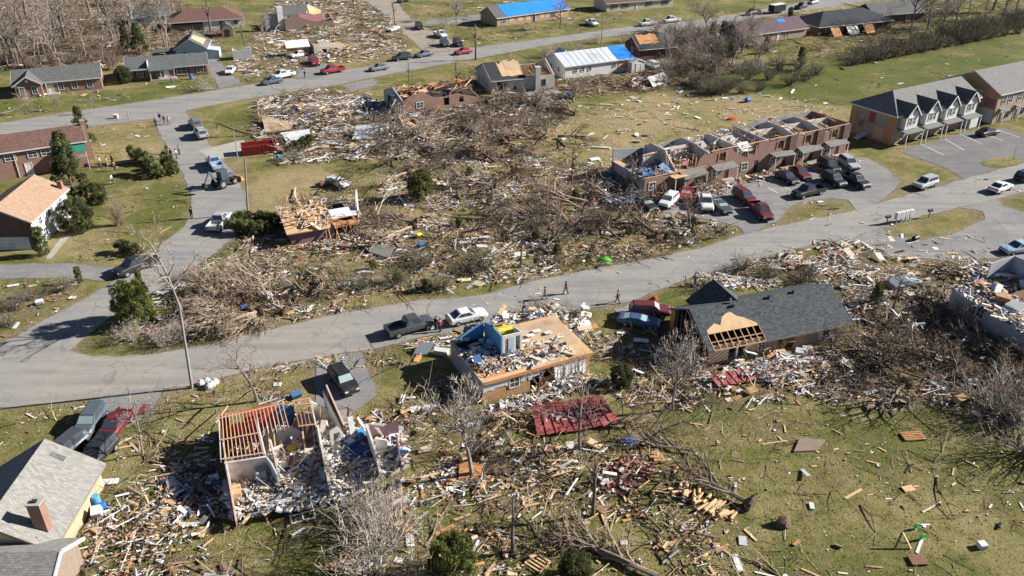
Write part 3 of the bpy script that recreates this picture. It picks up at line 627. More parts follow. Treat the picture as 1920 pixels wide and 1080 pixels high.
# ---- brick ranch with porch
h = ranch('brick_house', 'brick ranch house with slate grey roof and white posted porch beside the drive', (237, 131), 2.6, 19.5, 17.3, 7.5, 2.6, 1.7, 'brick', shingle('shingle_slate', (0.115, 0.125, 0.125)),
          wins=[(2.6, 0.8, 1.2, 1.4), (11.6, 0.7, 2.2, 1.5), (15.6, 0.8, 1.4, 1.4)], doors=[(8.2, 'white')], shut='black')
h.part('porch_roof', MB().hexa([(4.6, -2.0, 2.25), (10.3, -2.0, 2.25), (10.3, 0.2, 2.62), (4.6, 0.2, 2.62), (4.6, -2.0, 2.37), (10.3, -2.0, 2.37), (10.3, 0.2, 2.74), (4.6, 0.2, 2.74)]), MATS['shingle_slate'])
for u in (4.8, 7.0, 9.9): h.part('porch_post', MB().box(u, u + 0.16, -1.85, -1.7, 0, 2.27), 'white')
h.part('porch_floor', MB().box(4.6, 10.3, -2.0, -0.03, 0, 0.3), 'concrete')
h.part('roof_rise', MB().box(4.45, 4.6, -0.4, 3.6, 2.6, 3.9), 'white'); h.pipes([(9, 2.5, 3.8), (13, 3, 4)])
# ---- two-storey brick house, left edge
h = House('brick_house', 'two storey brick house with brown roof and green awning beside evergreen', (-90.5, 122.5), 29)
h.walls(21.6, 7.4, 4.6, 1.6, 'brick'); h.gable_roof(0, 21.6, 0, 7.4, 4.6, 1.6, 'sh_brown')
for u in (13.6, 15.6): h.win('f', u, 3.0, 1.3, 0.9)
h.win('f', 10.4, 3.0, 1.5, 0.9); h.door('f', 12.6); h.win('f', 16.4, 0.6, 1.2, 1.2)
h.part('awning', MB().hexa([(17.2, -1.9, 3.3), (21.5, -1.9, 3.3), (21.5, 0.0, 4.1), (17.2, 0.0, 4.1), (17.2, -1.9, 3.36), (21.5, -1.9, 3.36), (21.5, 0.0, 4.16), (17.2, 0.0, 4.16)]), 'green_metal')
for u in (17.3, 21.4): h.part('awning_post', MB().box(u - 0.05, u + 0.05, -1.85, -1.75, 0, 3.3), 'white')
h.part('balcony', MB().box(17.2, 21.5, -1.9, -0.02, 2.1, 2.25), 'oldwood'); h.part('downpipe', MB().box(10.9, 11.02, -0.14, -0.02, 0, 4.4), 'white'); h.part('chimney', MB().box(21.65, 22.5, 3.2, 4.3, 0, 6.9), 'brick')
tag(MB().box(-1.2, 1.2, -0.05, 0.05, 0, 0.9).build('banner', M['redcloth'], None, (*G(98, 296, 2.3), 2.25), R(29)), 'red cloth hung on the balcony rail under the green awning', 'banner')
# ---- two-storey house with tan roof, left edge (ridge runs away from the camera)
h = House('gabled_house', 'two storey brick house with tan shingle roof and white right wall', (-72.6, 100.7), 3)
h.walls(8.0, 11.4, 4.2, 2.0, 'brick_dark', gable='y', skip='r'); h.part('wall', MB().box(7.8, 8.0, 0.2, 11.2, 0, 4.2), 'sid_white')
h.gable_roof(0, 8.0, 0, 11.4, 4.2, 2.0, 'sh_tan', axis='y', trim='white')
for v in (2.5, 5.2, 9.0): h.win('r', v, 2.7, 0.8, 1.0, L=8.0)
for v in (3.0, 8.5): h.win('r', v, 0.7, 0.9, 1.1, L=8.0)
gd = h.part('garage_door', MB().box(0.6, 7.2, -0.06, 0.0, 0, 1.9), 'white')
for k in range(1, 4): h.part('panel_line', MB().box(0.6, 7.2, -0.07, -0.06, 0.48 * k - 0.02, 0.48 * k + 0.02), 'drywall_grey', gd)
h.part('chimney', MB().box(7.4, 8.0, 10.6, 11.2, 4.5, 5.6), 'brick')
# ---- small houses behind the woods, top left
h = ranch('cottage', 'white cottage with dark grey roof standing behind bare woods', (238, 32), 2.6, 22, 11.5, 8, 2.6, 1.9, 'sid_white', 'sh_grey', wins=[(3, 0.9, 1, 1.2), (8.5, 0.9, 1, 1.2)])
h = ranch('cottage', 'white cottage with brown hipped roof behind the woods', (316, 42), 2.6, 20, 20, 10, 2.6, 2.4, 'sid_white', 'sh_brown', wins=[(14, 0.9, 1.2, 1.2), (18, 0.9, 1.2, 1.2)], hip=True)
h.part('carport_shade', MB().box(0.6, 9, -0.3, -0.02, 0, 2.3), 'dark')  # dark slab on the wall, painted shade of an open carport
A = G(328, 92, 2.8)
h = House('cottage', 'pale blue cottage with torn grey roof and front gable', (A[0], A[1]), 12)
h.walls(7.2, 9, 2.8, 2.2, 'sid_blue', gable='y'); h.gable_roof(0, 7.2, 0, 9, 2.8, 2.2, 'sh_grey', axis='y'); h.win('f', 2.2, 0.8, 1.0, 1.2); h.win('f', 5.2, 0.8, 1.0, 1.2)
h.part('roof_patch', MB().hexa([(4.0, 1, 5.0), (6.6, 1, 3.4), (6.6, 7, 3.4), (4.0, 5, 5.0), (4.0, 1, 5.05), (6.6, 1, 3.45), (6.6, 7, 3.45), (4.0, 5, 5.05)]), 'ply')
h.part('lean_to', MB().extr([(7.3, 0, 0), (10.2, 0, 0), (10.2, 0, 2.0), (7.3, 0, 2.5)], (0, 4, 0)), 'sid_blue')
h.part('lean_to', MB().extr([(-5.5, 0, 0), (-0.1, 0, 0), (-0.1, 0, 2.5), (-5.5, 0, 2.0)], (0, 4, 0)), 'sh_grey')
h = House('garden_shed', 'dark round-roofed garden shed on the lawn behind blue cottage', G(417, 70), 20, 'shed')
h.part('wall', MB().extr([(0, 0, 0), (3, 0, 0), (3, 0, 1.8), (2.5, 0, 2.8), (1.5, 0, 3.2), (0.5, 0, 2.8), (0, 0, 1.8)], (0, 4, 0)), 'oldwood')
h.part('roof', MB().extr([(3.05, 0, 1.7), (3.2, 0, 1.7), (2.65, 0, 2.95), (1.5, 0, 3.4), (0.35, 0, 2.95), (-0.2, 0, 1.7), (-0.05, 0, 1.7), (0.5, 0, 2.82), (1.5, 0, 3.24), (2.5, 0, 2.82)], (0, 4.2, 0)), 'sh_grey')
h.part('door', MB().box(0.9, 2.1, -0.05, 0, 0, 2), 'dark')
h = House('storage_shed', 'white storage shed that lost its roof beside the drive', G(438, 113), 18, 'shed')
h.rwall((0, 0), (4.6, 0), [(0, 2.3), (1, 2.3)], 'sid_white'); h.rwall((4.6, 0.15), (4.6, 3.4), [(0, 2.3), (1, 2.0)], 'sid_white'); h.rwall((0, 3.4), (0, 0.15), [(0, 2.3), (0.5, 1.6), (1, 2.3)], 'sid_white'); h.rwall((4.4, 3.4), (0, 3.4), [(0, 2.0), (0.4, 2.3), (0.6, 1.2), (1, 2.3)], 'sid_white')
# ---- top: tarp house, cream house, dark roofed houses
h = ranch('tarped_house', 'brick house with bright blue tarp over its roof', (932, 33), 2.6, 34, 26, 9, 2.6, 2.4, 'brick_tan', 'sh_grey', wins=[(2.4, 0.8, 1.2, 1.3), (20, 0.8, 1.4, 1.3)], doors=[(13, 'dark')])
h.patch(3, 25.8, -0.3, 4.4, 9, 2.6, 2.4, 0.45, 'tarp_blue', 0.25, 0.17, name='tarp'); h.patch(5, 25, 2.0, 4.4, 9, 2.6, 2.4, 0.45, 'tarp_blue', 0.4, 0.17, True, name='tarp')
for u in (5, 8, 11, 16, 18, 23): h.part('boarded_window', MB().box(u - 0.8, u + 0.8, -0.05, 0, 0.7, 2.1), 'ply')
h = ranch('cream_house', 'cream house with white trim cut by the top street behind pickups', (1138, 6), 2.7, 22, 24, 9, 2.7, 2.2, 'sid_cream', 'sh_brown', wins=[(2.5, 0.9, 1.3, 1.3), (6.5, 0.9, 1.6, 1.3), (15, 0.9, 1.4, 1.3), (21, 0.9, 1.4, 1.3)], doors=[(11, 'white')], shut='black')
h = ranch('plum_roofed_house', 'brick ranch with plum roof beside uprooted trees', (1396, 66), 2.6, 27, 22, 9, 2.6, 2.2, 'brick_tan', 'sh_plum', wins=[(4, 0.9, 1.2, 1.2), (9, 0.9, 1.2, 1.2), (15, 0.9, 1.2, 1.2)], doors=[(12, 'white')])
h.patch(14, 16.5, 2.8, 4, 9, 2.6, 2.2, 0.45, 'tarp_blue', 0.2, 0.17, name='tarp')
h = ranch('black_roofed_house', 'dark brick house with black hipped roof and smashed rear', (1536, 50), 2.6, 22, 26, 12, 2.6, 2.6, 'brick_dark', 'sh_black', wins=[(3, 0.9, 1.0, 1.3), (8, 0.9, 1.0, 1.3), (14, 0.9, 1.5, 1.3), (19, 0.9, 1.5, 1.3)], hip=True, lw=[(4, 0.9, 1, 1.2), (8, 0.9, 1, 1.2)])
for k, (u, w) in enumerate(((3.5, 3.2), (9, 4), (15, 3.5))): h.part('wrecked_panel', MB().extr([(u, -2.6, 0.05), (u + w, -2.2, 0.05), (u + w, -0.3, 2.0), (u, -0.3, 2.2)], (0.05, 0.1, 0.1)), ['orange_ply', 'drywall', 'orange_ply'][k])
h = ranch('brick_house', 'dark brick house with grey gable roof behind tall bare tree', (1640, 32), 2.6, 18, 19, 9, 3.2, 2.4, 'brick_dark', 'sh_grey', wins=[(4, 0.9, 1.6, 1.4), (12, 0.9, 1.3, 1.3)], lw=[(3, 0.9, 1, 1.2), (6, 0.9, 1, 1.2)])
h = ranch('brick_cottage', 'dark brick cottage with orange exposed roof deck among uprooted trees', (1200, 92), 2.6, 20, 10, 8, 2.6, 2.2, 'brick_dark', 'sh_black', lw=[(4, 0.9, 1, 1.2)])
h.patch(0.5, 6, 1.2, 4.1, 8, 2.6, 2.2, 0.45, 'orange_ply', 0.4, 0.17)
# ---- white house with pale metal roof
h = ranch('white_house', 'long white house with pale metal roof and blue tarp on one end', (1060, 124), 3.0, 26.3, 18.2, 9.7, 3.0, 1.8, 'sid_white', 'metal_roof', wins=[(2.7, 1.3, 0.8, 0.9), (4.6, 1.3, 0.8, 0.9), (6.5, 1.3, 0.8, 0.9), (13.2, 1.3, 0.8, 0.9)], lw=[(3, 1.2, 0.8, 1.0), (6.5, 1.2, 0.8, 1.0)])
h.patch(14, 18.5, -0.4, 4.7, 9.7, 3.0, 1.8, 0.45, 'tarp_blue', 0.35, 0.17, name='tarp'); h.part('boarding', MB().box(14.2, 17.4, -0.06, 0, 0.9, 2.6), 'ply')
for k in range(1, 9): h.part('roof_seam', MB().hexa([(k * 1.5, -0.4, 2.99), (k * 1.5 + 0.05, -0.4, 2.99), (k * 1.5 + 0.05, 4.85, 4.94), (k * 1.5, 4.85, 4.94), (k * 1.5, -0.4, 3.03), (k * 1.5 + 0.05, -0.4, 3.03), (k * 1.5 + 0.05, 4.85, 4.98), (k * 1.5, 4.85, 4.98)]), 'steel')
h.part('downpipe', MB().tube([(17.9, -0.1, 2.8), (17.9, -0.1, 0.6), (17.2, -0.6, 0.3)], [0.09] * 3, 6), 'white')
h.part('porch_roof', MB().extr([(4.2, 9.8, 2.6), (7.2, 9.8, 2.6), (5.7, 9.8, 4.0)], (0, 3.5, 0)), 'metal_roof')
s2 = House('garden_shed', 'small white shed beside white car and white house', G(1184, 137), 26, 'shed')
s2.walls(3.6, 4.0, 2.3, 0.7, 'sid_white', gable='y'); s2.gable_roof(0, 3.6, 0, 4, 2.3, 0.7, 'metal_roof', axis='y', ov=0.15, ovg=0.1); s2.door('f', 1.8, 1.2, 1.9)
# ---- white house with torn roof and chimney
h = House('white_house', 'white painted brick house with half its roof torn to rafters', G(922, 151, 3.0), 20)
h.walls(14.6, 11, 3.0, 2.4, 'brick_pale')
h.gable_roof(0, 7.4, 0, 11, 3.0, 2.4, 'sh_black', ovg=0.3, trim='white')
h.patch(2.6, 7.4, 0.6, 4.9, 11, 3.0, 2.4, 0.45, 'ply', 0.6, 0.16); h.patch(4.2, 7.6, 2.5, 5.4, 11, 3.0, 2.4, 0.45, 'carpet', 0.5, 0.2)
h.part('ceiling', MB().box(7.5, 14.3, 0.3, 10.7, 2.8, 2.9), 'carpet')
for k in range(11):
    u = 7.8 + k * 0.62; h.part('rafter', MB().beam((u, 0.3, 2.95), (u + h.rr.uniform(-.5, .5), h.rr.uniform(3, 5.4), h.rr.uniform(3.4, 5.2)), 0.07, 0.18), h.rr.choice(['orange_ply', 'pine', 'oldwood']))
    h.part('ceiling_joist', MB().beam((u, 0.3, 2.98), (u, 10.6, 2.98), 0.06, 0.15), h.rr.choice(['orange_ply', 'pine']))
h.win('f', 2.2, 0.9, 1.6, 1.5, frame='dark'); h.win('f', 11.8, 0.9, 1.2, 1.2, frame='dark'); h.part('vent', MB().box(5.0, 5.6, -0.05, 0, 0.5, 1.3), 'dark')
h.win('l', 3.2, 1.0, 0.9, 1.2); h.win('l', 6.0, 1.0, 0.9, 1.2); h.win('l', 8.6, 1.0, 0.9, 1.2); h.part('opening', MB().box(7.6, 9.6, -0.04, 0, 0, 2.4), 'drywall_grey')
h.part('chimney', MB().box(9.8, 11.0, -0.9, 0.2, 0, 5.2), 'brick_pale'); h.part('terrace', MB().box(7, 14.5, -4.2, -0.95, 0, 0.12), 'concrete')
# ---- townhouses still standing (right)
A = G(1682, 216, 5.6)
h = House('townhouse_block', 'row of four grey townhouses with white front gables beside parking lot', A, 30.3, 'townhouses')
L, D, wh, rh = 23.8, 9.6, 5.6, 2.6; h.walls(L, D, wh, 0, 'brick_tan', hip=True, skip='l')
h.part('wall', MB().box(0.0, 0.2, 0.2, D - 0.2, 0, wh), plain('sheathing', (0.30, 0.27, 0.225), 0.9, 0.2, 1.2, dirt=(0.22, 0.19, 0.16)))
for (v0, v1, z0, z1, mm) in ((0.1, 1.6, 0.05, 5.5, 'osb'), (8.2, 9.5, 0.3, 5.4, 'osb'), (4.2, 5.5, 3.0, 4.9, 'redmetal'), (6.4, 7.5, 1.6, 2.9, 'plum'), (1.8, 4.0, 0.5, 2.5, 'pink_pine')):
    h.part('wall_panel', MB().box(-0.05, 0.0, v0, v1, z0, z1), mm)
for k in range(6): h.part('stud', MB().box(-0.1, -0.05, 1.9 + k * 0.4, 1.97 + k * 0.4, 0.4, 2.6), 'pine')
h.part('ramp', MB().hexa([(-2.6, 5.0, 0.05), (-0.1, 4.6, 1.0), (-0.1, 6.0, 1.0), (-2.6, 6.2, 0.05), (-2.6, 5.0, 0.15), (-0.1, 4.6, 1.1), (-0.1, 6.0, 1.1), (-2.6, 6.2, 0.15)]), 'drywall_grey')
h.hip_roof(L, D, wh, rh, 'sh_mid', 0.45, inset=4.2, right=False)
h.part('gable', MB().extr([(L, -0.4, wh - 0.2), (L, D + 0.4, wh - 0.2), (L, D / 2, wh + rh)], (0.1, 0, 0)), 'sid_white')
for k in range(4):
    x = 1.4 + k * 5.7
    h.part('bay', MB().extr([(x, -1.1, 2.9), (x + 3.4, -1.1, 2.9), (x + 3.4, -1.1, 5.3), (x + 1.7, -1.1, 7.2), (x, -1.1, 5.3)], (0, 1.1, 0)), 'sid_white')
    for xa, sg in ((x - 0.25, 1), (x + 3.65, -1)):
        h.part('bay_roof', MB().hexa([(xa, -1.4, 5.1), (x + 1.7, -1.4, 7.27), (x + 1.7, 3.9, 7.27), (xa, 0.2, 5.1), (xa, -1.4, 5.22), (x + 1.7, -1.4, 7.39), (x + 1.7, 3.9, 7.39), (xa, 0.2, 5.22)]), 'sh_grey')
    h.part('bay_fascia', MB().beam((x - 0.28, -1.44, 5.1), (x + 1.7, -1.44, 7.3), 0.06, 0.2).beam((x + 3.68, -1.44, 5.1), (x + 1.7, -1.44, 7.3), 0.06, 0.2), 'white')
    h.part('gable_infill', MB().extr([(x + 0.7, -1.13, 6.1), (x + 2.7, -1.13, 6.1), (x + 1.7, -1.13, 7.1)], (0, 0.03, 0)), 'sid_grey')
    for u in (x + 1.15, x + 2.2): h.win_at((u, -1.1, 3.7), (1, 0, 0), (0, -1, 0), 0.75, 1.3)
    h.part('porch_roof', MB().hexa([(x - 0.6, -2.4, 2.5), (x + 4.2, -2.4, 2.5), (x + 4.2, -0.02, 2.88), (x - 0.6, -0.02, 2.88), (x - 0.6, -2.4, 2.6), (x + 4.2, -2.4, 2.6), (x + 4.2, -0.02, 2.98), (x - 0.6, -0.02, 2.98)]), 'sh_mid')
    for u in (x - 0.4, x + 4.0): h.part('porch_post', MB().box(u - 0.07, u + 0.07, -2.3, -2.16, 0, 2.52), 'white')
    h.door('f', x + 3.3, mat='dark'); h.win('f', x + 1.1, 0.8, 1.4, 1.3)
    h.part('wall_panel', MB().box(x + 3.45, x + 5.6, -0.04, 0, 3.0, 5.4), 'sid_grey')
h.part('end_bay', MB().box(L - 2.6, L - 0.2, -1.2, -0.02, 0, 2.4), 'sid_white')
A = G(1875, 176, 6.0)
h = House('townhouse_block', 'big grey roofed townhouse block with bare brown gable end', A, 29.5, 'townhouses')
h.walls(34, 12, 6.0, 3.0, 'brick_tan', gmat='osb'); h.gable_roof(0, 34, 0, 12, 6.0, 3.0, 'sh_mid', ovg=0.15)
for (v0, v1, z0, z1, mm) in ((0.3, 11.7, 0.1, 2.7, 'drywall_grey'), (5.5, 8.8, 3.1, 5.9, 'oldwood'), (3.4, 5.4, 3.1, 5.9, 'drywall_grey'), (0.4, 2.6, 3.0, 4.8, 'plum')): h.part('wall_panel', MB().box(-0.05, 0, v0, v1, z0, z1), mm)
for k in range(7): h.part('stud', MB().box(-0.1, -0.05, 5.6 + k * 0.5, 5.68 + k * 0.5, 3.1, 5.9), 'pine')
for k in range(6):
    u = 2 + k * 5; h.win('f', u, 3.8, 1.1, 1.4); h.win('f', u + 2, 3.8, 1.1, 1.4); h.door('f', u, mat='dark'); h.win('f', u + 2, 0.8, 1.3, 1.4)
    h.part('porch_roof', MB().hexa([(u - 1, -1.2, 2.6), (u + 1, -1.2, 2.6), (u + 1, -0.02, 2.9), (u - 1, -0.02, 2.9), (u - 1, -1.2, 2.7), (u + 1, -1.2, 2.7), (u + 1, -0.02, 3.0), (u - 1, -0.02, 3.0)]), 'sh_mid')
    h.part('porch_post', MB().box(u - 0.9, u - 0.78, -1.15, -1.03, 0, 2.62), 'white')
# ------------------------------------------------------------------ the dark shingle house right of centre
A = G(1325, 656, 2.6); ca, sa = math.cos(R(18.3)), math.sin(R(18.3))
h = House('shingle_house', 'tan brick house with charcoal shingle roof and its left gable torn open', (A[0] + 0.45 * ca - 0.45 * sa * -1 * 0, A[1] + 0.45 * ca), 18.3)
L, D, wh, rh = 17.2, 8.4, 2.6, 2.3
h.part('foundation', MB().box(0, L, 0, D, -0.05, 0.25), 'concrete')
h.rwall((0, 0), (L, 0), [(0, wh), (1, wh)], 'brick_tan', 0.2, 0.0, [(2.4, 3.3, 0.2, 2.3), (3.5, 4.4, 0.2, 2.3), (6.0, 6.8, 1.1, 2.3), (8.4, 9.7, 0.4, 2.5)])
h.rwall((L, 0.2), (L, D), [(0, wh), (0.5, wh + rh - 0.05), (1, wh)], 'brick_tan', 0.2); h.rwall((L - 0.2, D), (0, D), [(0, wh), (1, wh)], 'brick_tan', 0.2)
h.part('indoor_shade_block', MB().box(0.8, L - 0.4, 1.6, D - 0.4, 0.26, 2.4), 'dark'); h.part('jamb', MB().box(3.3, 3.5, -0.03, 0.12, 0.2, 2.35), 'white')  # solid dark block put in as the shade of the rooms
h.win('f', 6.4, 1.1, 0.8, 1.2); h.win('f', 14.6, 0.9, 0.9, 1.3, shut='white'); h.win('f', 10.6, 2.0, 0.7, 0.35, nx=1, ny=1)
sl = rh / (D / 2); fz = lambda y: wh + y * sl
for k in range(10):                                     # left gable: bare studs and end rafters
    v = 0.4 + k * 0.84; top = fz(min(v, D - v)); h.part('stud', MB().box(0.05, 0.13, v, v + 0.05, 0.25, top), h.rr.choice(['oldwood', 'pine', 'orange_ply']))
h.part('end_board', MB().box(-0.1, 0.06, D - 0.9, D - 0.05, 0, 3.0), 'orange_ply'); h.part('brace', MB().beam((0.0, 1.2, 2.4), (0.0, 5.4, 4.4), 0.06, 0.14), 'pine'); h.part('brace', MB().beam((-0.2, 0.3, 0.3), (0, 1.0, 2.9), 0.06, 0.12), 'pine')
def slab(x0, x1, y0, y1, mat, t0=0.0, t1=0.14, nm='roof'): return h.part(nm, MB().hexa([(x0, y0, fz(y0) + t0), (x1, y0, fz(y0) + t0), (x1, y1, fz(y1) + t0), (x0, y1, fz(y1) + t0), (x0, y0, fz(y0) + t1), (x1, y0, fz(y0) + t1), (x1, y1, fz(y1) + t1), (x0, y1, fz(y1) + t1)]), mat)
slab(-0.4, L + 0.4, 1.25, D / 2, 'sh_dark'); slab(6.6, L + 0.4, -0.5, 1.25, 'sh_dark'); slab(-0.4, 0.25, -0.5, 1.25, 'sh_dark')
h.part('roof', MB().hexa([(-0.4, D / 2, wh + rh), (L + 0.4, D / 2, wh + rh), (L + 0.4, D + 0.5, wh - 0.27), (-0.4, D + 0.5, wh - 0.27), (-0.4, D / 2, wh + rh + 0.14), (L + 0.4, D / 2, wh + rh + 0.14), (L + 0.4, D + 0.5, wh - 0.13), (-0.4, D + 0.5, wh - 0.13)]), 'sh_dark')
for k in range(9): u = 0.3 + k * 0.78; h.part('rafter', MB().hexa([(u, -0.5, fz(-0.5)), (u + 0.06, -0.5, fz(-0.5)), (u + 0.06, 1.3, fz(1.3)), (u, 1.3, fz(1.3)), (u, -0.5, fz(-0.5) + 0.13), (u + 0.06, -0.5, fz(-0.5) + 0.13), (u + 0.06, 1.3, fz(1.3) + 0.13), (u, 1.3, fz(1.3) + 0.13)]), 'pine')
h.part('blocking', MB().beam((0.3, -0.48, fz(-0.48) + 0.05), (6.5, -0.48, fz(-0.48) + 0.05), 0.06, 0.16).beam((0.3, 0.4, fz(0.4) + 0.05), (6.5, 0.4, fz(0.4) + 0.05), 0.06, 0.1), 'pine')
mb = MB(); tops = [1.6, 1.9, 2.2, 1.9, 2.7, 3.0, 3.1, 2.5, 2.3, 1.9, 1.5]
for k in range(10):
    a, b = 0.4 + k * 0.6, 1.0 + k * 0.6; mb.extr([(a, 1.2, fz(1.2) + 0.15), (b, 1.2, fz(1.2) + 0.15), (b, tops[k + 1], fz(tops[k + 1]) + 0.15), (a, tops[k], fz(tops[k]) + 0.15)], (0, 0, 0.03))
h.part('roof_decking', mb, 'ply')
h.part('fascia', MB().beam((6.6, -0.53, fz(-0.5) + 0.03), (L + 0.4, -0.53, fz(-0.5) + 0.03), 0.05, 0.2), 'oldwood')
for (x, y) in ((4.6, 3.6), (9.2, 3.8), (12.4, 3.9)): h.part('roof_vent', MB().lathe([(0.14, 0), (0.14, 0.3), (0.2, 0.3), (0.2, 0.36)], 8, (x, y, fz(y) + 0.1)), 'black')
for (x, y, w) in ((8.3, 1.4, 0.5), (13.1, 3.5, 0.4), (15.3, 1.0, 0.7)): h.part('roof_hole_shade', MB().extr([(x, y, fz(y) + 0.145), (x + w * .5, y, fz(y) + 0.145), (x + w * .7, y + .5, fz(y + .5) + 0.145), (x + w * .1, y + .8, fz(y + .8) + 0.145)], (0, 0, 0.012)), 'black')  # no holes cut: black patches on the shingles paint their inner shade
h.part('vent_pipe', MB().tube([(4.5, 4.0, 4.8), (4.5, 4.0, 5.5)], [0.1, 0.1], 8), 'steel')
# cross gable towards the road
gx0, gx1, gz = 2.6, 8.0, 4.95
for xa, xb in ((gx0 - 0.4, 5.5), (gx1 + 0.4, 5.5)): h.part('roof', MB().hexa([(xa, D / 2 + 0.9, 2.75), (xb, D / 2 - 0.15, gz), (xb, D + 0.9, gz), (xa, D + 0.9, 2.75), (xa, D / 2 + 0.9, 2.87), (xb, D / 2 - 0.15, gz + 0.12), (xb, D + 0.9, gz + 0.12), (xa, D + 0.9, 2.87)]), 'sh_dark')
h.part('wall', MB().extr([(gx0, D + 0.05, 0), (gx1, D + 0.05, 0), (gx1, D + 0.05, 3.0), (5.5, D + 0.05, 4.85), (gx0, D + 0.05, 3.0)], (0, 0.7, 0)), 'brick_tan')

# ------------------------------------------------------------------ house with only its deck and front wall left, centre
A = G(905, 757)
h = House('gutted_house', 'gutted house with bare orange floor deck, blue wall scrap and torn white siding', A, 26)
L, D, z1 = 12.2, 8.2, 2.5
h.rwall((0, 0), (L, 0), [(0, 2.45), (0.45, 2.45), (0.5, 1.2), (0.62, 1.0), (0.66, 2.3), (1, 2.4)], 'osb', 0.15, 0, [(3.0, 4.0, 1.0, 2.1), (5.3, 6.4, 0.0, 1.8), (8.9, 9.6, 1.2, 2.2)])
h.rwall((0, D), (0, 0.15), [(0, z1 - 0.05), (1, z1 - 0.05)], 'sid_grey', 0.18); h.rwall((L, 0.15), (L, D), [(0, z1 - 0.1), (1, z1 - 0.1)], 'concrete', 0.18); h.rwall((L - 0.2, D), (0.2, D), [(0, z1 - 0.1), (1, z1 - 0.1)], 'concrete', 0.18)
h.win('f', 3.5, 1.0, 1.0, 1.1)
mb = MB()                                              # white siding, torn along its lower edge
for k in range(16):
    u = 0.05 + k * 0.42; lo = 1.5 + h.rr.uniform(-0.25, 0.3)
    if not (2.95 < u + 0.2 < 4.05): h.part('siding', MB().box(u, u + 0.42, -0.05, -0.004, lo, 2.44), 'sid_white')
for k in range(9):
    u = 7.9 + k * 0.42; h.part('siding', MB().hexa([(u, -0.3 - h.rr.random() * 0.3, 0.8 + h.rr.uniform(-0.3, 0.3)), (u + 0.42, -0.3, 0.8 + h.rr.uniform(-0.3, 0.3)), (u + 0.42, -0.05, 2.4), (u, -0.05, 2.4), (u, -0.34, 0.85), (u + 0.42, -0.34, 0.85), (u + 0.42, -0.1, 2.42), (u, -0.1, 2.42)]), 'sid_white')

h.part('floor_deck', MB().box(-0.05, L + 0.3, -0.25, D, z1, z1 + 0.16), 'ply')
h.part('rim_board', MB().box(-0.1, L + 0.3, -0.33, -0.26, z1 - 0.15, z1 + 0.2), 'orange_ply')
for (x0, x1, y0, y1, mm) in ((6.3, L, 2.2, 7.6, 'carpet'), (0.5, 4.8, 0.3, 1.5, 'orange_ply'), (5.0, 8.5, 0.3, 1.2, 'drywall'), (0.3, 3.6, 2.8, 7.6, 'dark')): h.part('floor_finish', MB().box(x0, x1, y0, y1, z1 + 0.165, z1 + 0.185), mm)
zf = z1 + 0.18
h.rwall((3.6, 7.4), (3.6, 3.2), [(0, 1.8), (0.4, 2.4), (1, 2.4)], 'skyblue', 0.12, zf); h.rwall((3.75, 3.2), (6.0, 3.2), [(0, 2.4), (1, 2.3)], 'drywall', 0.12, zf, [(0.5, 1.2, 0.0, 2.0), (1.5, 2.0, 0, 2.0)])
h.rwall((6.0, 3.25), (6.0, 7.0), [(0, 2.3), (0.5, 1.9), (1, 0.5)], 'drywall', 0.12, zf); h.rwall((3.75, 5.2), (5.9, 5.2), [(0, 2.3), (1, 2.1)], 'yellow', 0.1, zf)
h.rwall((0.4, 7.4), (3.5, 7.4), [(0, 0.5), (0.4, 1.2), (1, 1.8)], 'skyblue', 0.12, zf)
for k in range(7): h.part('stud', MB().beam((4.0 + k * 0.5, 3.2, zf), (4.2 + k * 0.5 + h.rr.uniform(-.5, .5), 3.0 - h.rr.random() * 1.2, zf + h.rr.uniform(0.7, 2)), 0.09, 0.05), 'pine')
h.part('door', MB().box(4.35, 5.0, 3.12, 3.16, zf, zf + 2.0), 'sid_blue'); h.part('roof_scrap', MB().rbox((4.7, 4.5, zf + 2.3), (1.6, 0.5, 0.08), Matrix.Rotation(0.35, 3, 'X')), 'yellow'); h.part('roof_scrap', MB().rbox((4.4, 5.4, zf + 2.5), (1.5, 0.6, 0.08), Matrix.Rotation(-0.4, 3, 'X')), 'osb')
for k in range(10): h.part('fallen_panel', MB().rbox((0.8 + h.rr.random() * 2.6, 3 + h.rr.random() * 4, zf + 0.25 + h.rr.random() * 0.5), (h.rr.uniform(0.5, 1.6), h.rr.uniform(0.3, 0.9), 0.05), Matrix.Rotation(h.rr.uniform(-0.6, 0.6), 3, 'X') @ Matrix.Rotation(h.rr.uniform(0, 3), 3, 'Z')), h.rr.choice(['skyblue', 'white', 'drywall_grey', 'bluewall']))
for k in range(4): h.part('fallen_panel', MB().rbox((7 + k, 4 + h.rr.random() * 3, zf + 0.2), (0.9, 0.6, 0.05), Matrix.Rotation(h.rr.uniform(-0.3, 0.3), 3, 'X')), 'white')
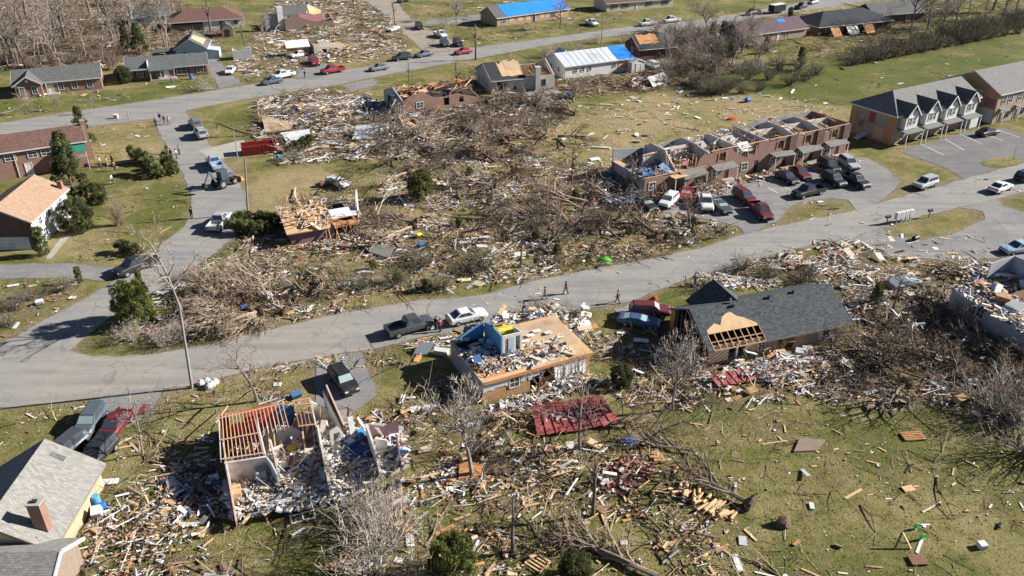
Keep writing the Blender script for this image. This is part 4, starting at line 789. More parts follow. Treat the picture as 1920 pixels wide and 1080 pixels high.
# ------------------------------------------------------------------ red roof slabs
def slab_thing(name, label, px, zs, mat, th=0.12, cat='fallen sheet', ribs=0):
    pts = [GV(x, y, z) for (x, y), z in zip(px, zs)]; o = thing(name, label, cat, (pts[0].x, pts[0].y, 0)); b = Vector((pts[0].x, pts[0].y, 0))
    loc = [p - b for p in pts]; rq = random.Random(len(label))
    if not ribs: MB().extr(loc, (0, 0, th)).build('sheet', M[mat], o)
    if ribs:
        for k in range(ribs):                              # buckled strips, one object each
            f, f2 = k / ribs, (k + 1) / ribs - 0.006; dz = [Vector((0, rq.uniform(-.12, .12), rq.uniform(0, .09))) for _ in range(4)]; m0, m1 = loc[0].lerp(loc[1], f), loc[0].lerp(loc[1], f2); t0, t1 = loc[3].lerp(loc[2], f), loc[3].lerp(loc[2], f2)
            c0, c1 = m0.lerp(t0, 0.5) + Vector((0, 0, rq.uniform(-0.05, 0.12))), m1.lerp(t1, 0.5) + Vector((0, 0, rq.uniform(-0.05, 0.12)))
            sb = MB().extr([m0 + dz[0], m1 + dz[1], c1, c0], (0, 0, 0.04)).extr([c0, c1, t1 + dz[2], t0 + dz[3]], (0, 0, 0.04)); sb.build('panel', M[mat], o)
    if ribs:
        for k in range(1, ribs):
            f = k / ribs; a = loc[0].lerp(loc[1], f) + Vector((0, 0, th + 0.005)); c = loc[3].lerp(loc[2], f) + Vector((0, 0, th + 0.005)); MB().beam(a, c, 0.06, 0.04).build('rib', M[mat], o)
    else: MB().beam(loc[0] - Vector((0, 0, 0.06)), loc[1] - Vector((0, 0, 0.06)), 0.08, 0.1).build('edge_board', M['pine'], o)
    return o
slab_thing('fallen_canopy', 'large red metal porch roof lying in front of the gutted house', [(1008, 818), (1165, 795), (1128, 742), (996, 762)], (0.25, 0.3, 1.3, 1.15), 'redmetal', ribs=9)
slab_thing('fallen_canopy', 'small red roof slab lying before the charcoal shingle house', [(1346, 727), (1420, 712), (1400, 690), (1330, 705)], (0.2, 0.3, 1.0, 0.9), 'redmetal', ribs=6)
slab_thing('fallen_sheet', 'pale grey fallen wall sheet beside the pickup on road shoulder', [(775, 664), (802, 665), (815, 642), (788, 642)], (0.15, 0.15, 0.9, 0.9), 'steel', 0.06)
slab_thing('fallen_sheet', 'white tarp covered roof lying whole among broken trees', [(660, 262), (738, 258), (728, 230), (668, 236)], (0.3, 0.3, 1.8, 1.6), 'tarp_white')
slab_thing('fallen_sheet', 'small white roof piece beside the splintered lumber field', [(536, 265), (584, 262), (580, 243), (526, 250)], (0.2, 0.3, 1.4, 1.2), 'tarp_white')
slab_thing('fallen_sheet', 'white painted panel leaning on debris pile behind white house', [(1224, 163), (1256, 152), (1244, 136), (1214, 146)], (0.3, 0.4, 1.6, 1.5), 'white')
slab_thing('fallen_sheet', 'grey shingled roof slab lying flat below the collapsed middle house', [(690, 472), (727, 485), (740, 464), (700, 458)], (0.2, 0.2, 0.6, 0.6), 'sh_pale')
slab_thing('fallen_sheet', 'brown shingled sheet lying among lumber near the white roof piece', [(498, 250), (545, 244), (548, 232), (490, 216)], (0.3, 0.8, 0.6, 1.0), 'carpet')
slab_thing('fallen_sheet', 'orange plywood sheet resting on brush below the gutted house', [(860, 900), (900, 893), (905, 872), (862, 865)], (0.1, 0.15, 0.35, 0.35), 'orange_ply')
slab_thing('fallen_sheet', 'upright orange plywood box end leaning on the tan brick wall', [(1462, 676), (1477, 670), (1464, 640), (1447, 645)], (0.05, 0.05, 1.1, 1.1), 'ply')
slab_thing('fallen_sheet', 'brown wooden platform lying on the lawn beside green grass', [(1488, 848), (1530, 846), (1548, 826), (1500, 822)], (0.06, 0.06, 0.12, 0.12), 'oldwood')

# ------------------------------------------------------------------ roofless house in the foreground
A = G(432, 962)
h = House('roofless_house', 'roofless house split into rooms with ceiling joists over an orange red room', A, 18.9)
zf = 0.6; P2 = lambda x, y, z=zf: h.lp(x, y, z)
h.part('floor', MB().extr([(*P2(432, 962, 0.0), 0.0), (*P2(520, 950, 0), 0.0), (*P2(612, 930, 0), 0.0), (*P2(705, 905, 0), 0.0), (*P2(768, 875, 0), 0.0), (*P2(757, 808, 0), 0.0), (*P2(690, 800, 0), 0.0), (*P2(640, 800, 0), 0.0), (*P2(598, 782, 0), 0.0), (*P2(414, 808, 0), 0.0)], (0, 0, zf)), 'concrete')
def W(a, b, prof, mat, z=zf, za=2.95, th=0.13, op=(), base=False):
    """wall whose TOP runs through pixels a, b at height za (base=True: its foot runs through them)"""
    zz = z if base else za; return h.rwall(P2(*a, zz), P2(*b, zz), prof, mat, th, z, op)
# outer walls
W((408, 781), (416, 828), [(0, 2.35), (0.3, 2.35), (1, 2.2)], 'pink_pine'); W((416, 828), (424, 880), [(0, 2.2), (1, 2.3)], 'drywall'); W((424, 880), (434, 945), [(0, 2.2), (0.4, 1.2), (0.7, 0.7), (1, 0.5)], 'pink_pine')
W((408, 781), (515, 757), [(0, 2.3), (1, 2.3)], 'redwall', op=((1.0, 2.2, 1.0, 2.1),)); W((518, 766), (550, 757), [(0, 2.35), (0.6, 2.35), (1, 2.0)], 'bluewall')
# red room: far walls red, near wall pale
W((477, 773), (496, 852), [(0, 2.35), (0.4, 2.3), (1, 2.35)], 'drywall', op=((2.2, 3.0, 0.0, 2.0),))
h.part('floor_finish', MB().extr([(*P2(428, 835), zf + 0.01), (*P2(492, 826), zf + 0.01), (*P2(486, 800), zf + 0.01), (*P2(424, 808), zf + 0.01)], (0, 0, 0.012)), 'redwall')
W((422, 800), (484, 790), [(0, 2.0), (0.4, 2.3), (0.6, 1.7), (1, 2.2)], 'redwall', za=2.7); W((420, 868), (499, 857), [(0, 2.3), (1, 2.35)], 'drywall', th=0.18); W((499, 857), (516, 877), [(0, 2.3), (0.5, 2.2), (1, 1.6)], 'drywall_grey')
W((516, 800), (560, 792), [(0, 2.1), (0.7, 1.7), (1, 1.0)], 'drywall_grey', za=2.6); W((505, 822), (512, 846), [(0, 2.2), (1, 2.0)], 'drywall'); W((562, 770), (566, 812), [(0, 2.3), (0.6, 2.0), (1, 1.7)], 'pink_pine')
W((580, 748), (592, 800), [(0, 2.4), (1, 2.3)], 'drywall'); W((594, 799), (604, 850), [(0, 2.45), (0.5, 2.2), (1, 2.3)], 'drywall', th=0.2, op=((0.6, 1.4, 0.8, 1.9),)); W((604, 850), (614, 896), [(0, 2.2), (0.5, 1.6), (1, 0.8)], 'drywall', th=0.2)
W((583, 752), (618, 746), [(0, 2.3), (0.5, 1.5), (1, 0.9)], 'drywall'); W((612, 732), (645, 787), [(0, 3.0), (0.4, 2.3), (1, 1.3)], 'pink_pine'); W((606, 740), (640, 790), [(0, 2.6), (0.4, 2.0), (1, 1.0)], 'drywall', za=2.7)
W((617, 803), (642, 796), [(0, 2.0), (0.6, 2.3), (1, 1.2)], 'drywall', op=((0.3, 0.9, 0.2, 1.6),)); W((684, 789), (709, 866), [(0, 2.0), (0.4, 2.3), (0.8, 2.2), (1, 1.2)], 'drywall', th=0.18)
W((692, 796), (746, 784), [(0, 2.0), (0.5, 1.4), (1, 1.8)], 'plum', za=2.6); W((702, 815), (724, 815), [(0, 1.9), (1, 1.7)], 'drywall'); W((742, 812), (748, 850), [(0, 1.9), (0.5, 2.0), (1, 1.2)], 'plum', za=2.6); W((736, 842), (766, 838), [(0, 1.4), (1, 1.0)], 'skyblue', za=2.0)
W((645, 787), (690, 778), [(0, 0.6), (0.4, 1.2), (1, 0.4)], 'white')
# ceiling joists over the red room and its neighbour, one object each
def joists(a0, a1, b0, b1, n, mat, z=2.98, drop=0.25, w=0.07):
    for k in range(n):
        f = k / (n - 1); p = Vector((*P2(a0[0] + (a1[0] - a0[0]) * f, a0[1] + (a1[1] - a0[1]) * f, z), z)); q = Vector((*P2(b0[0] + (b1[0] - b0[0]) * f, b0[1] + (b1[1] - b0[1]) * f, z), z))
        h.part('joist', MB().beam(p, q - Vector((0, 0, h.rr.uniform(0, drop))), w, 0.14), h.rr.choice(mat))
joists((410, 779), (474, 770), (414, 864), (494, 852), 11, ['pink_pine', 'pink_pine', 'pine', 'drywall']); joists((480, 770), (530, 759), (488, 812), (541, 800), 8, ['pink_pine', 'drywall', 'pine']); joists((551, 752), (580, 749), (561, 799), (589, 797), 5, ['orange_ply', 'oldwood'])
for a, b in (((406, 786), (530, 757)), ((412, 826), (486, 812)), ((413, 862), (494, 850)), ((550, 760), (585, 757)), ((548, 753), (584, 747)), ((560, 800), (592, 796))): h.part('wall_plate', MB().beam((*P2(*a, 3.02), 3.06), (*P2(*b, 3.02), 3.06), 0.12, 0.07), 'pink_pine')
for a, b in (((392, 822), (427, 760)), ((528, 770), (541, 820)), ((514, 812), (519, 862)), ((561, 800), (577, 810)), ((586, 800), (591, 842)), ((503, 800), (508, 862))): h.part('leaning_stud', MB().beam((*P2(*a, 2.2), 2.7), (*P2(*b, 0.7), 0.65), 0.1, 0.06), h.rr.choice(['pine', 'pink_pine', 'drywall']))
# what is left in the rooms: cupboards, sofa, boxes
def Bx(name, px, w, d, hh, mat, rz=0.0, z=zf):
    x, y = P2(*px, z); return h.part(name, MB().box(-w / 2, w / 2, -d / 2, d / 2, 0, hh), mat, loc=(x, y, z), rz=rz, bevel=0.03)
for nm, px, w, d, hh, mm, rz in (('cupboard', (437, 893), 0.6, 1.6, 1.5, 'osb', 0.1), ('cupboard', (458, 886), 1.2, 0.6, 1.0, 'osb', 0.0), ('cupboard', (446, 932), 0.7, 1.3, 0.9, 'ply', 0.0), ('refrigerator', (492, 905), 0.8, 0.8, 1.5, 'drywall_grey', 0.2), ('sofa_seat', (676, 850), 2.4, 1.0, 0.5, 'bluewall', 0.5), ('sofa_back', (668, 842), 2.3, 0.3, 0.9, 'bluewall', 0.5), ('mattress', (683, 886), 1.5, 0.8, 0.3, 'white', 0.2), ('bathtub', (606, 782), 0.8, 1.6, 0.5, 'white', 0.4), ('cabinet', (678, 824), 0.6, 0.6, 1.1, 'skyblue', 0.3), ('table', (657, 836), 0.8, 0.8, 0.6, 'drywall', 0.6), ('box', (548, 847), 0.75, 0.55, 0.6, 'yellow', 0.2), ('bed_base', (640, 815), 1.6, 1.4, 0.35, 'drywall_grey', 0.2)): Bx(nm, px, w, d, hh, mm, rz)
for k in range(46):                                    # torn studs, laths and wall scraps leaning through the rooms
    x, y = h.rr.uniform(440, 752), h.rr.uniform(800, 925); y -= (x - 440) * 0.08; p = P2(x, y); a = h.rr.uniform(0, 6.28); l = h.rr.uniform(0.5, 1.3); h.part('torn_stud', MB().beam((*p, zf), (p[0] + math.cos(a) * l, p[1] + math.sin(a) * l, zf + h.rr.uniform(0.6, 2.3)), h.rr.choice([0.06, 0.09, 0.3, 0.5]), 0.05), h.rr.choice(['pine', 'drywall', 'white', 'pink_pine', 'drywall']))
# plank porch at the front
for k in range(9):
    a = P2(515 + k * 0.6, 950 - k * 3.4, 0.55); b = P2(612 + k * 0.4, 931 - k * 3.2, 0.55); h.part('porch_plank', MB().beam((*a, 0.68), (*b, 0.68), 0.14, 0.04), 'oldwood')
h.part('porch_rim', MB().beam((*P2(514, 954, 0.3), 0.35), (*P2(612, 936, 0.3), 0.35), 0.06, 0.55), 'oldwood'); h.part('skirting', MB().beam((*P2(434, 958, 0.3), 0.3), (*P2(480, 948, 0.3), 0.3), 0.12, 0.6), 'white')

# ------------------------------------------------------------------ grey roofed house, bottom left corner
A = G(112, 1003, 2.5); W23, L23 = 7.8, 9.2
h = House('grey_roofed_house', 'house with pale grey shingle roof and brick chimney in the near corner', (A[0] - W23 - 0.3, A[1] - 1.4), 2.0)
h.walls(W23, L23, 2.5, 2.5, 'brick_tan', gable='y', gmat='sid_cream'); h.part('wall_cladding', MB().box(W23, W23 + 0.06, 0.2, L23 - 0.2, 0.3, 2.5), plain('peach_siding', (0.44, 0.30, 0.19), 0.8, 0.15, 1.5))
h.gable_roof(0, W23, 0, L23, 2.5, 2.5, 'sh_pale', axis='y', ov=0.5, trim='oldwood'); h.chimney(W23 - 1.3, 1.0, 0.95, 0.75, 2.6, 5.6)
for (x0, y0, mm, w) in ((3.0, 8.4, 'osb', 0.9), (5.3, 8.3, 'sh_grey', 1.2)): zz = 2.5 + 2.5 * min(x0, W23 - x0) / (W23 / 2) + 0.16; h.part('roof_patch', MB().rbox((x0, y0, zz), (w, 0.5, 0.03), Matrix.Rotation(0.56 if x0 > W23 / 2 else -0.56, 3, 'Y')), mm)
for k in range(14): v = 0.5 + k * 0.65; h.part('rafter_tail', MB().beam((-1.6 + h.rr.uniform(-.2, .2), v, 1.75), (-0.2, v + h.rr.uniform(-.3, .3), 2.6), 0.06, 0.12), 'dark')
x0, x1 = 3.2, 9.9; yr, zr = -2.0, 3.9                    # cross wing with its own ridge
for ya in (yr - 3.2, yr + 3.0):
    h.part('roof', MB().hexa([(x0, ya, 2.15), (x1, ya, 2.15), (x1, yr, zr), (x0, yr, zr), (x0, ya, 2.29), (x1, ya, 2.29), (x1, yr, zr + 0.14), (x0, yr, zr + 0.14)]), 'sh_pale')
    for xx in (x0 - 0.08, x1 + 0.08): h.part('fascia', MB().beam((xx, ya, 2.2), (xx, yr, zr + 0.05), 0.14, 0.26), 'white')
h.part('wall', MB().extr([(x0 + 0.3, yr - 2.8, 0), (x0 + 0.3, yr + 2.6, 0), (x0 + 0.3, yr + 2.6, 2.2), (x0 + 0.3, yr, zr - 0.1), (x0 + 0.3, yr - 2.8, 2.2)], (x1 - x0 - 0.6, 0, 0)), 'oldwood')
h.part('roof_patch', MB().rbox((6.4, 0.5, 3.1), (1.3, 0.6, 0.1), Matrix.Rotation(-0.3, 3, 'X')), 'osb')
h.pipes([(2.0, 1.2, 3.85)], 0.07, 0.35)

# ------------------------------------------------------------------ grey sided block, right edge
A = G(1787, 538, 3.2)
h = House('grey_block', 'grey sided apartment block torn open above the ground floor at right edge', A, -66, 'apartments')
L, D = 17.0, 9.0
h.rwall((0, 0), (L, 0), [(0, 3.2), (1, 3.3)], siding('siding_light_grey', (0.40, 0.41, 0.435)), 0.2, 0, [(2.6, 4.6, 1.3, 2.6)])
h.part('wall_band', MB().box(0.6, L, -0.03, -0.002, 2.7, 3.22), plain('house_wrap', (0.46, 0.58, 0.70), 0.6, 0.2, 0.8, dirt=(0.5, 0.5, 0.5)))
for u in (3.1, 4.15): h.win('f', u, 1.3, 0.85, 1.25)
h.part('floor_deck', MB().box(0.0, L, 0.25, D, 3.1, 3.3), 'carpet'); h.part('wall', MB().box(0, 0.2, 0.2, D, 0, 3.1), 'sid_grey'); h.part('wall', MB().box(0.2, L, D - 0.2, D, 0, 3.1), 'sid_grey')
zf = 3.3
h.rwall((0.4, 8.5), (7.2, 8.5), [(0, 2.5), (0.3, 2.6), (1, 2.4)], 'drywall_grey', 0.14, zf, []); h.rwall((0.5, 8.4), (0.5, 4.6), [(0, 2.5), (1, 2.3)], 'drywall_grey', 0.14, zf); h.part('door', MB().box(1.4, 2.4, 8.34, 8.37, zf, zf + 2.0), 'sid_blue')
h.part('door', MB().box(5.4, 6.6, 8.34, 8.37, zf, zf + 2.0), 'drywall_grey')
h.rwall((7.2, 8.4), (7.2, 3.0), [(0, 2.4), (0.5, 1.4), (1, 0.4)], 'osb', 0.14, zf)
for k, mm in enumerate(['white', 'pine', 'orange_ply', 'drywall', 'bluewall', 'skyblue', 'white', 'pine', 'osb', 'white', 'drywall', 'pine', 'bluewall', 'drywall', 'orange_ply', 'white']):
    h.part('fallen_panel', MB().rbox((h.rr.uniform(1, 13), h.rr.uniform(0.6, 7.8), zf + 0.3 + h.rr.random() * 0.5), (h.rr.uniform(0.7, 2.4), h.rr.uniform(0.3, 1.3), 0.06), Matrix.Rotation(h.rr.uniform(-0.5, 0.5), 3, 'X') @ Matrix.Rotation(h.rr.uniform(-0.3, 0.3), 3, 'Y') @ Matrix.Rotation(h.rr.uniform(0, 3), 3, 'Z')), mm)
h.part('wardrobe', MB().rbox((5.0, 1.8, zf + 0.5), (1.6, 1.2, 0.9), Matrix.Rotation(0.5, 3, 'Z')), 'osb'); h.part('mattress', MB().rbox((6.8, 1.6, zf + 0.55), (1.8, 1.3, 0.3), Matrix.Rotation(0.3, 3, 'X')), 'white')

# ------------------------------------------------------------------ long row of townhouses without a roof
A = G(1206, 369)
h = House('ruined_townhouses', 'long brick townhouse row with its roof gone and rooms open', A, 27.6, 'townhouses')
L, D = 43.4, 9.0; U = L / 7
ftop = [(0, 2.9), (2.8, 2.9), (4.0, 2.6), (6.1, 2.9), (9.9, 3.0), (10.6, 4.6), (11.4, 5.2), (12.2, 4.8), (13.6, 5.2), (15.6, 5.0), (17, 5.3), (17.6, 4.4), (18.2, 4.1), (20.0, 3.0), (22.3, 3.4), (22.7, 5.1), (24.4, 5.3), (25.2, 4.7), (26.2, 4.8), (27.6, 5.3), (30, 5.0), (31.2, 5.4), (32.6, 4.7), (33.2, 5.3), (36.8, 5.1), (38.4, 4.6), (39.2, 5.4), (41.5, 4.9), (43.4, 5.3)]
ops = []
for k in range(7): u = k * U; ops += [(u + 0.9, u + 2.1, 0.9, 2.1), (u + 3.6, u + 4.5, 0.0, 2.1), (u + 2.0, u + 3.5, 3.4, 4.7)]
h.rwall((0, 0), (L, 0), ftop, 'brick', 0.22, 0, ops)
h.rwall((L, 0.22), (L, D), [(0, 5.4), (1, 5.2)], 'brick', 0.2); h.rwall((L - 0.2, D), (0, D), [(0, 5.2), (0.3, 5.3), (0.45, 3.4), (0.6, 2.9), (0.7, 4.6), (0.85, 4.2), (1, 5.0)], 'sid_grey', 0.2)
h.rwall((0, D - 0.2), (0, 0.22), [(0, 2.95), (1, 2.9)], 'sheathing' if False else 'drywall_grey', 0.18); h.studs((-0.06, 0.4), (-0.06, D - 0.8), 2.7, 0.6, 'pine', 0.1)
h.part('corner_brick', MB().box(-0.08, 0.0, D - 0.9, D, 0, 3.0), 'brick')
h.part('upper_floor', MB().box(0.2, L - 0.2, 0.24, D - 0.2, 2.7, 2.9), 'ply')
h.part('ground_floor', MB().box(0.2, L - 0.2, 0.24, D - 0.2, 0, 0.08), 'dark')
for k in range(1, 7):
    u = k * U; hi = 2.6 if k not in (3,) else 2.2
    h.rwall((u, 0.25), (u, D - 0.25), [(0, 2.2 if k > 1 else 0.3), (0.35, hi), (0.8, hi), (1, 1.8)] if k != 4 else [(0, 2.3), (1, 2.4)], 'drywall' if k % 2 else 'drywall_grey', 0.16, 2.9)
    h.part('wall_plate', MB().beam((u - 0.08, 2.5, 5.55), (u - 0.08, D * 0.82, 5.55), 0.14, 0.07), 'pine')
for k in range(7):
    u = k * U
    if k != 0: h.rwall((u + 0.2, 4.8), (u + U - 0.2, 4.8), [(0, 2.3), (0.4, 2.4), (0.6, 1.2 if k in (2, 3) else 2.3), (1, 2.3)], 'drywall', 0.12, 2.9, [(1.2, 2.0, 0, 2.0)])
    if k in (0, 1): h.rwall((u + 2.6, 4.4), (u + U - 0.3, 4.4), [(0, 2.1), (0.7, 2.2), (1, 1.6)], 'drywall', 0.12, 2.9); h.studs((u + 2.6, 4.2), (u + U, 4.2), 2.2, 0.7, 'pine', 2.9)
    w = h.win('f', u + 1.5, 0.9, 1.2, 1.2); h.part('door', MB().box(u + 3.65, u + 4.45, 0.06, 0.12, 0.05, 2.05), 'dark')
    h.part('torn_lath', MB().beam((u + 1.9, -0.04, 3.35), (u + 1.95, -0.04, 4.75), 0.1, 0.12), 'pine'); h.part('torn_lath', MB().beam((u + 3.5, -0.04, 3.3), (u + 3.55, -0.04, 4.8), 0.1, 0.12), 'pine'); h.part('torn_lath', MB().beam((u + 0.3, 0.02, 5.3 if k > 1 else 3.0), (u + U - 0.4, 0.05, 5.35 if k > 1 else 3.05), 0.14, 0.1), 'pine')
    for q in range(5): x_ = u + h.rr.uniform(0.2, U); h.part('torn_stud', MB().beam((x_, 0.35, 2.9), (x_ + h.rr.uniform(-.5, .5), 0.4 + h.rr.random() * 0.8, h.rr.uniform(4.2, 5.9)), 0.06, 0.1), 'pine')
    if k == 3: continue
    dq = {1: 0.35, 4: -0.3, 5: 0.15}.get(k, 0.0)
    h.part('porch_roof', MB().hexa([(u + 0.5, -1.6, 2.35 - dq), (u + 5.2, -1.6, 2.35), (u + 5.2, -0.02, 2.8), (u + 0.5, -0.02, 2.8), (u + 0.5, -1.6, 2.45 - dq), (u + 5.2, -1.6, 2.45), (u + 5.2, -0.02, 2.9), (u + 0.5, -0.02, 2.9)]) if k > 0 else MB().box(u + 4.8, u + 7.6, -1.3, 0, 2.5, 2.6), 'sh_mid' if k else 'ply')
    h.part('porch_post', MB().box(u + 4.9, u + 5.02, -1.5, -1.38, 0, 2.4), 'white'); h.part('porch_post', MB().box(u + 0.6, u + 0.72, -1.5, -1.38, 0, 2.4), 'white'); h.part('porch_slab', MB().box(u + 2.9, u + 5.2, -1.6, -0.03, 0, 0.12), 'concrete')
    if k > 2: h.part('brick_pier', MB().box(u + U - 1.7, u + U - 0.1, -0.35, -0.02, 2.92, 5.35), 'brick_dark')
for k in range(52):
    u = h.rr.uniform(20 if k > 24 else 4, 43); h.part('fallen_rafter', MB().beam((u, h.rr.uniform(0.5, 4), h.rr.uniform(3.2, 5.4)), (u + h.rr.uniform(-3, 3), h.rr.uniform(4, 8.7), h.rr.uniform(3.4, 5.6)), 0.07, 0.14), h.rr.choice(['pine', 'pine', 'orange_ply', 'drywall']))
for k in range(34):
    u = h.rr.uniform(1, 43); blue = u < 6.5; h.part('fallen_panel', MB().rbox((u, h.rr.uniform(0.8, 8.2), 3.1 + h.rr.random() * (0.5 if blue else 1.0)), (h.rr.uniform(0.8, 2.6), h.rr.uniform(0.5, 1.3), 0.06), Matrix.Rotation(h.rr.uniform(-0.5, 0.5), 3, 'X') @ Matrix.Rotation(h.rr.uniform(0, 3), 3, 'Z')), h.rr.choice(['insul', 'insul', 'skyblue']) if blue else h.rr.choice(['drywall', 'white', 'drywall_grey', 'ply', 'sid_white']))
for k in range(9): h.part('insulation', MB().rbox((h.rr.uniform(0.6, 5.6), h.rr.uniform(0.6, 4), 3.05), (1.4, 0.9, 0.22), Matrix.Rotation(h.rr.uniform(0, 3), 3, 'Z')), 'insul')
h.part('fallen_panel', MB().rbox((20.6, 1.0, 4.5), (2.2, 2.0, 0.08), Matrix.Rotation(0.5, 3, 'X')), 'white'); h.part('fallen_panel', MB().rbox((9.0, 1.4, 3.5), (1.6, 1.6, 0.1), Matrix.Rotation(0.9, 3, 'X')), 'redmetal')
# ------------------------------------------------------------------ collapsed middle house
A = G(548, 462)
h = House('collapsed_house', 'collapsed house with splintered plywood floor deck and small white wall', A, 25)
L, D = 10.6, 8.0
h.rwall((0, 0), (6.0, 0), [(0, 2.1), (1, 2.0)], 'plum', 0.2); h.rwall((0, D), (0, 0.2), [(0, 1.8), (1, 2.1)], 'oldwood', 0.2); h.part('indoor_shade_block', MB().box(1, L - 1.5, 1.5, D - 0.5, 0, 1.9), 'dark')  # dark block under the deck, shade put in as colour
h.part('floor_deck', MB().hexa([(-0.6, -0.6, 2.05), (5.4, -0.5, 1.9), (5.8, D * 0.75, 2.3), (-0.2, D, 2.5), (-0.6, -0.6, 2.2), (5.4, -0.5, 2.05), (5.8, D * 0.75, 2.45), (-0.2, D, 2.65)]), 'ply'); h.part('floor_deck', MB().hexa([(5.5, 0.6, 1.6), (8.6, 1.1, 1.2), (8.2, 4.4, 1.7), (5.9, 4.9, 2.2), (5.5, 0.6, 1.7), (8.6, 1.1, 1.3), (8.2, 4.4, 1.8), (5.9, 4.9, 2.3)]), 'carpet')
h.rwall((L - 0.6, 2.0), (L + 0.8, 7.0), [(0, 3.2), (0.5, 4.2), (1, 3.8)], 'drywall', 0.2); h.part('fallen_panel', MB().rbox((8.2, 2.2, 2.7), (4.2, 2.2, 0.1), Matrix.Rotation(0.25, 3, 'X')), 'white'); h.part('floor_deck', MB().box(6.0, 9.5, -0.4, 2.2, 1.7, 1.85), 'orange_ply')
for k in range(90):
    u, v = h.rr.uniform(-0.3, 6.4), h.rr.uniform(0.2, 7.4); h.part('splintered_board', MB().rbox((u, v, 2.45 + v * 0.04 + h.rr.random() * 0.25), (h.rr.uniform(0.8, 2.4), 0.14, 0.05), Matrix.Rotation(h.rr.uniform(-0.5, 3.6), 3, 'Z') @ Matrix.Rotation(h.rr.uniform(-0.25, 0.25), 3, 'Y')), h.rr.choice(['pine', 'ply', 'drywall', 'orange_ply']))
for k in range(9): h.part('leaning_rafter', MB().beam((1 + k * 0.5, D - 0.8, 2.4), (1.3 + k * 0.5 + h.rr.uniform(-1, 1), D + 0.6, h.rr.uniform(3.4, 4.6)), 0.07, 0.14), h.rr.choice(['pine', 'orange_ply']))
for k in range(8): h.part('leaning_rafter', MB().beam((4.6 + k * 0.6, -1.9 + h.rr.random(), 0.1), (5.0 + k * 0.5 + h.rr.uniform(-1, 1), 0.1, 2.3), 0.08, 0.16), h.rr.choice(['pine', 'orange_ply', 'brick', 'ply']))
# ------------------------------------------------------------------ brick house crushed to rafters, top centre
A = G(757, 216)
h = House('crushed_brick_house', 'brick house crushed to a heap of orange rafters beside blue debris', A, 30)
L, D = 17, 10
h.rwall((0, 0), (L, 0), [(0, 2.8), (0.1, 3.6), (0.25, 4.2), (0.4, 2.6), (0.55, 2.4), (0.7, 2.7), (1, 1.2)], 'brick', 0.2, 0, [(2.8, 4.4, 1.0, 2.2), (9.0, 10.2, 0.6, 2.2), (12.5, 13.5, 0.8, 2.0)]); h.win('f', 3.6, 1.0, 1.4, 1.1); h.rwall((0, D), (0, 0.2), [(0, 2.8), (0.5, 4.4), (1, 2.8)], 'drywall_grey', 0.2); h.part('indoor_shade_block', MB().box(0.6, L - 0.6, 0.6, D - 0.6, 0, 2.0), 'dark')  # solid dark fill between the walls, painted for indoor shade
h.rwall((L, 0.2), (L, D), [(0, 1.4), (0.5, 2.4), (1, 2)], 'brick', 0.2); h.rwall((L, D), (0, D), [(0, 2), (0.5, 2.5), (1, 2.4)], 'brick', 0.2)
for k in range(70):
    u, v = h.rr.uniform(0.5, L - 0.5), h.rr.uniform(0.8, D - 0.5); h.part('fallen_rafter', MB().rbox((u, v, 2.3 + h.rr.random() * 0.9 + 0.8 * (1 - abs(v - D / 2) / D * 2)), (h.rr.uniform(1.5, 4.5), 0.12, 0.16), Matrix.Rotation(h.rr.choice([0.0, 1.57, 0.8, -0.5]) + h.rr.uniform(-0.4, 0.4), 3, 'Z') @ Matrix.Rotation(h.rr.uniform(-0.35, 0.35), 3, 'Y')), h.rr.choice(['orange_ply', 'orange_ply', 'pine', 'brick', 'oldwood']))
for k in range(10): h.part('fallen_panel', MB().rbox((h.rr.uniform(1, L - 1), h.rr.uniform(1, D - 1), 2.5 + h.rr.random()), (1.8, 1.2, 0.06), Matrix.Rotation(h.rr.uniform(-.5, .5), 3, 'X')), h.rr.choice(['white', 'ply', 'carpet', 'orange_ply']))
for k in range(6): h.part('leaning_panel', MB().extr([(-3.8 + k * 0.5, -0.4 + k, 0.1), (-3.4 + k * 0.5, -0.2 + k, 0.1), (-0.8, 0.4 + k, 3.0), (-1.2, 0.2 + k, 3.0)], (0.06, 0.3, 0)), 'drywall_grey' if k % 2 else 'sh_black')
# ------------------------------------------------------------------ wrecked houses, top
A = G(536, 58)
h = House('wrecked_house', 'wrecked house with white chimney and pink wall on the far street', A, 25)
h.rwall((0, 0), (14, 0), [(0, 3.0), (0.2, 4.6), (0.35, 3.2), (0.6, 2.0), (1, 1.6)], 'oldwood', 0.2); h.rwall((0, 9), (0, 0.2), [(0, 2.8), (0.5, 4.8), (1, 3)], 'oldwood', 0.2); h.rwall((14, 0.2), (14, 9), [(0, 1.5), (0.5, 3.0), (1, 2)], 'osb', 0.2); h.rwall((5, 4), (12, 4), [(0, 3.6), (0.5, 3.0), (1, 3.4)], plain('pink_wall', (0.55, 0.24, 0.24), 0.8, 0.2, 1), 0.15)
h.part('chimney', MB().box(-1.6, 0.0, 1.0, 2.6, 0, 6.4), 'white'); h.part('wall', MB().box(-5.2, -1.6, 1.6, 1.8, 0, 4.6), 'sid_grey'); h.part('roof', MB().hexa([(-0.5, 6, 3.0), (8.5, 6, 3.0), (8.5, 9.5, 5.2), (1, 9.5, 5.2), (-0.5, 6, 3.15), (8.5, 6, 3.15), (8.5, 9.5, 5.35), (1, 9.5, 5.35)]), 'sh_grey')
h.part('roof', MB().hexa([(7.5, 6, 3.2), (11.5, 5.5, 2.2), (12.5, 9, 3.2), (9, 9.5, 5.0), (7.5, 6, 3.3), (11.5, 5.5, 2.3), (12.5, 9, 3.3), (9, 9.5, 5.1)]), 'ply')
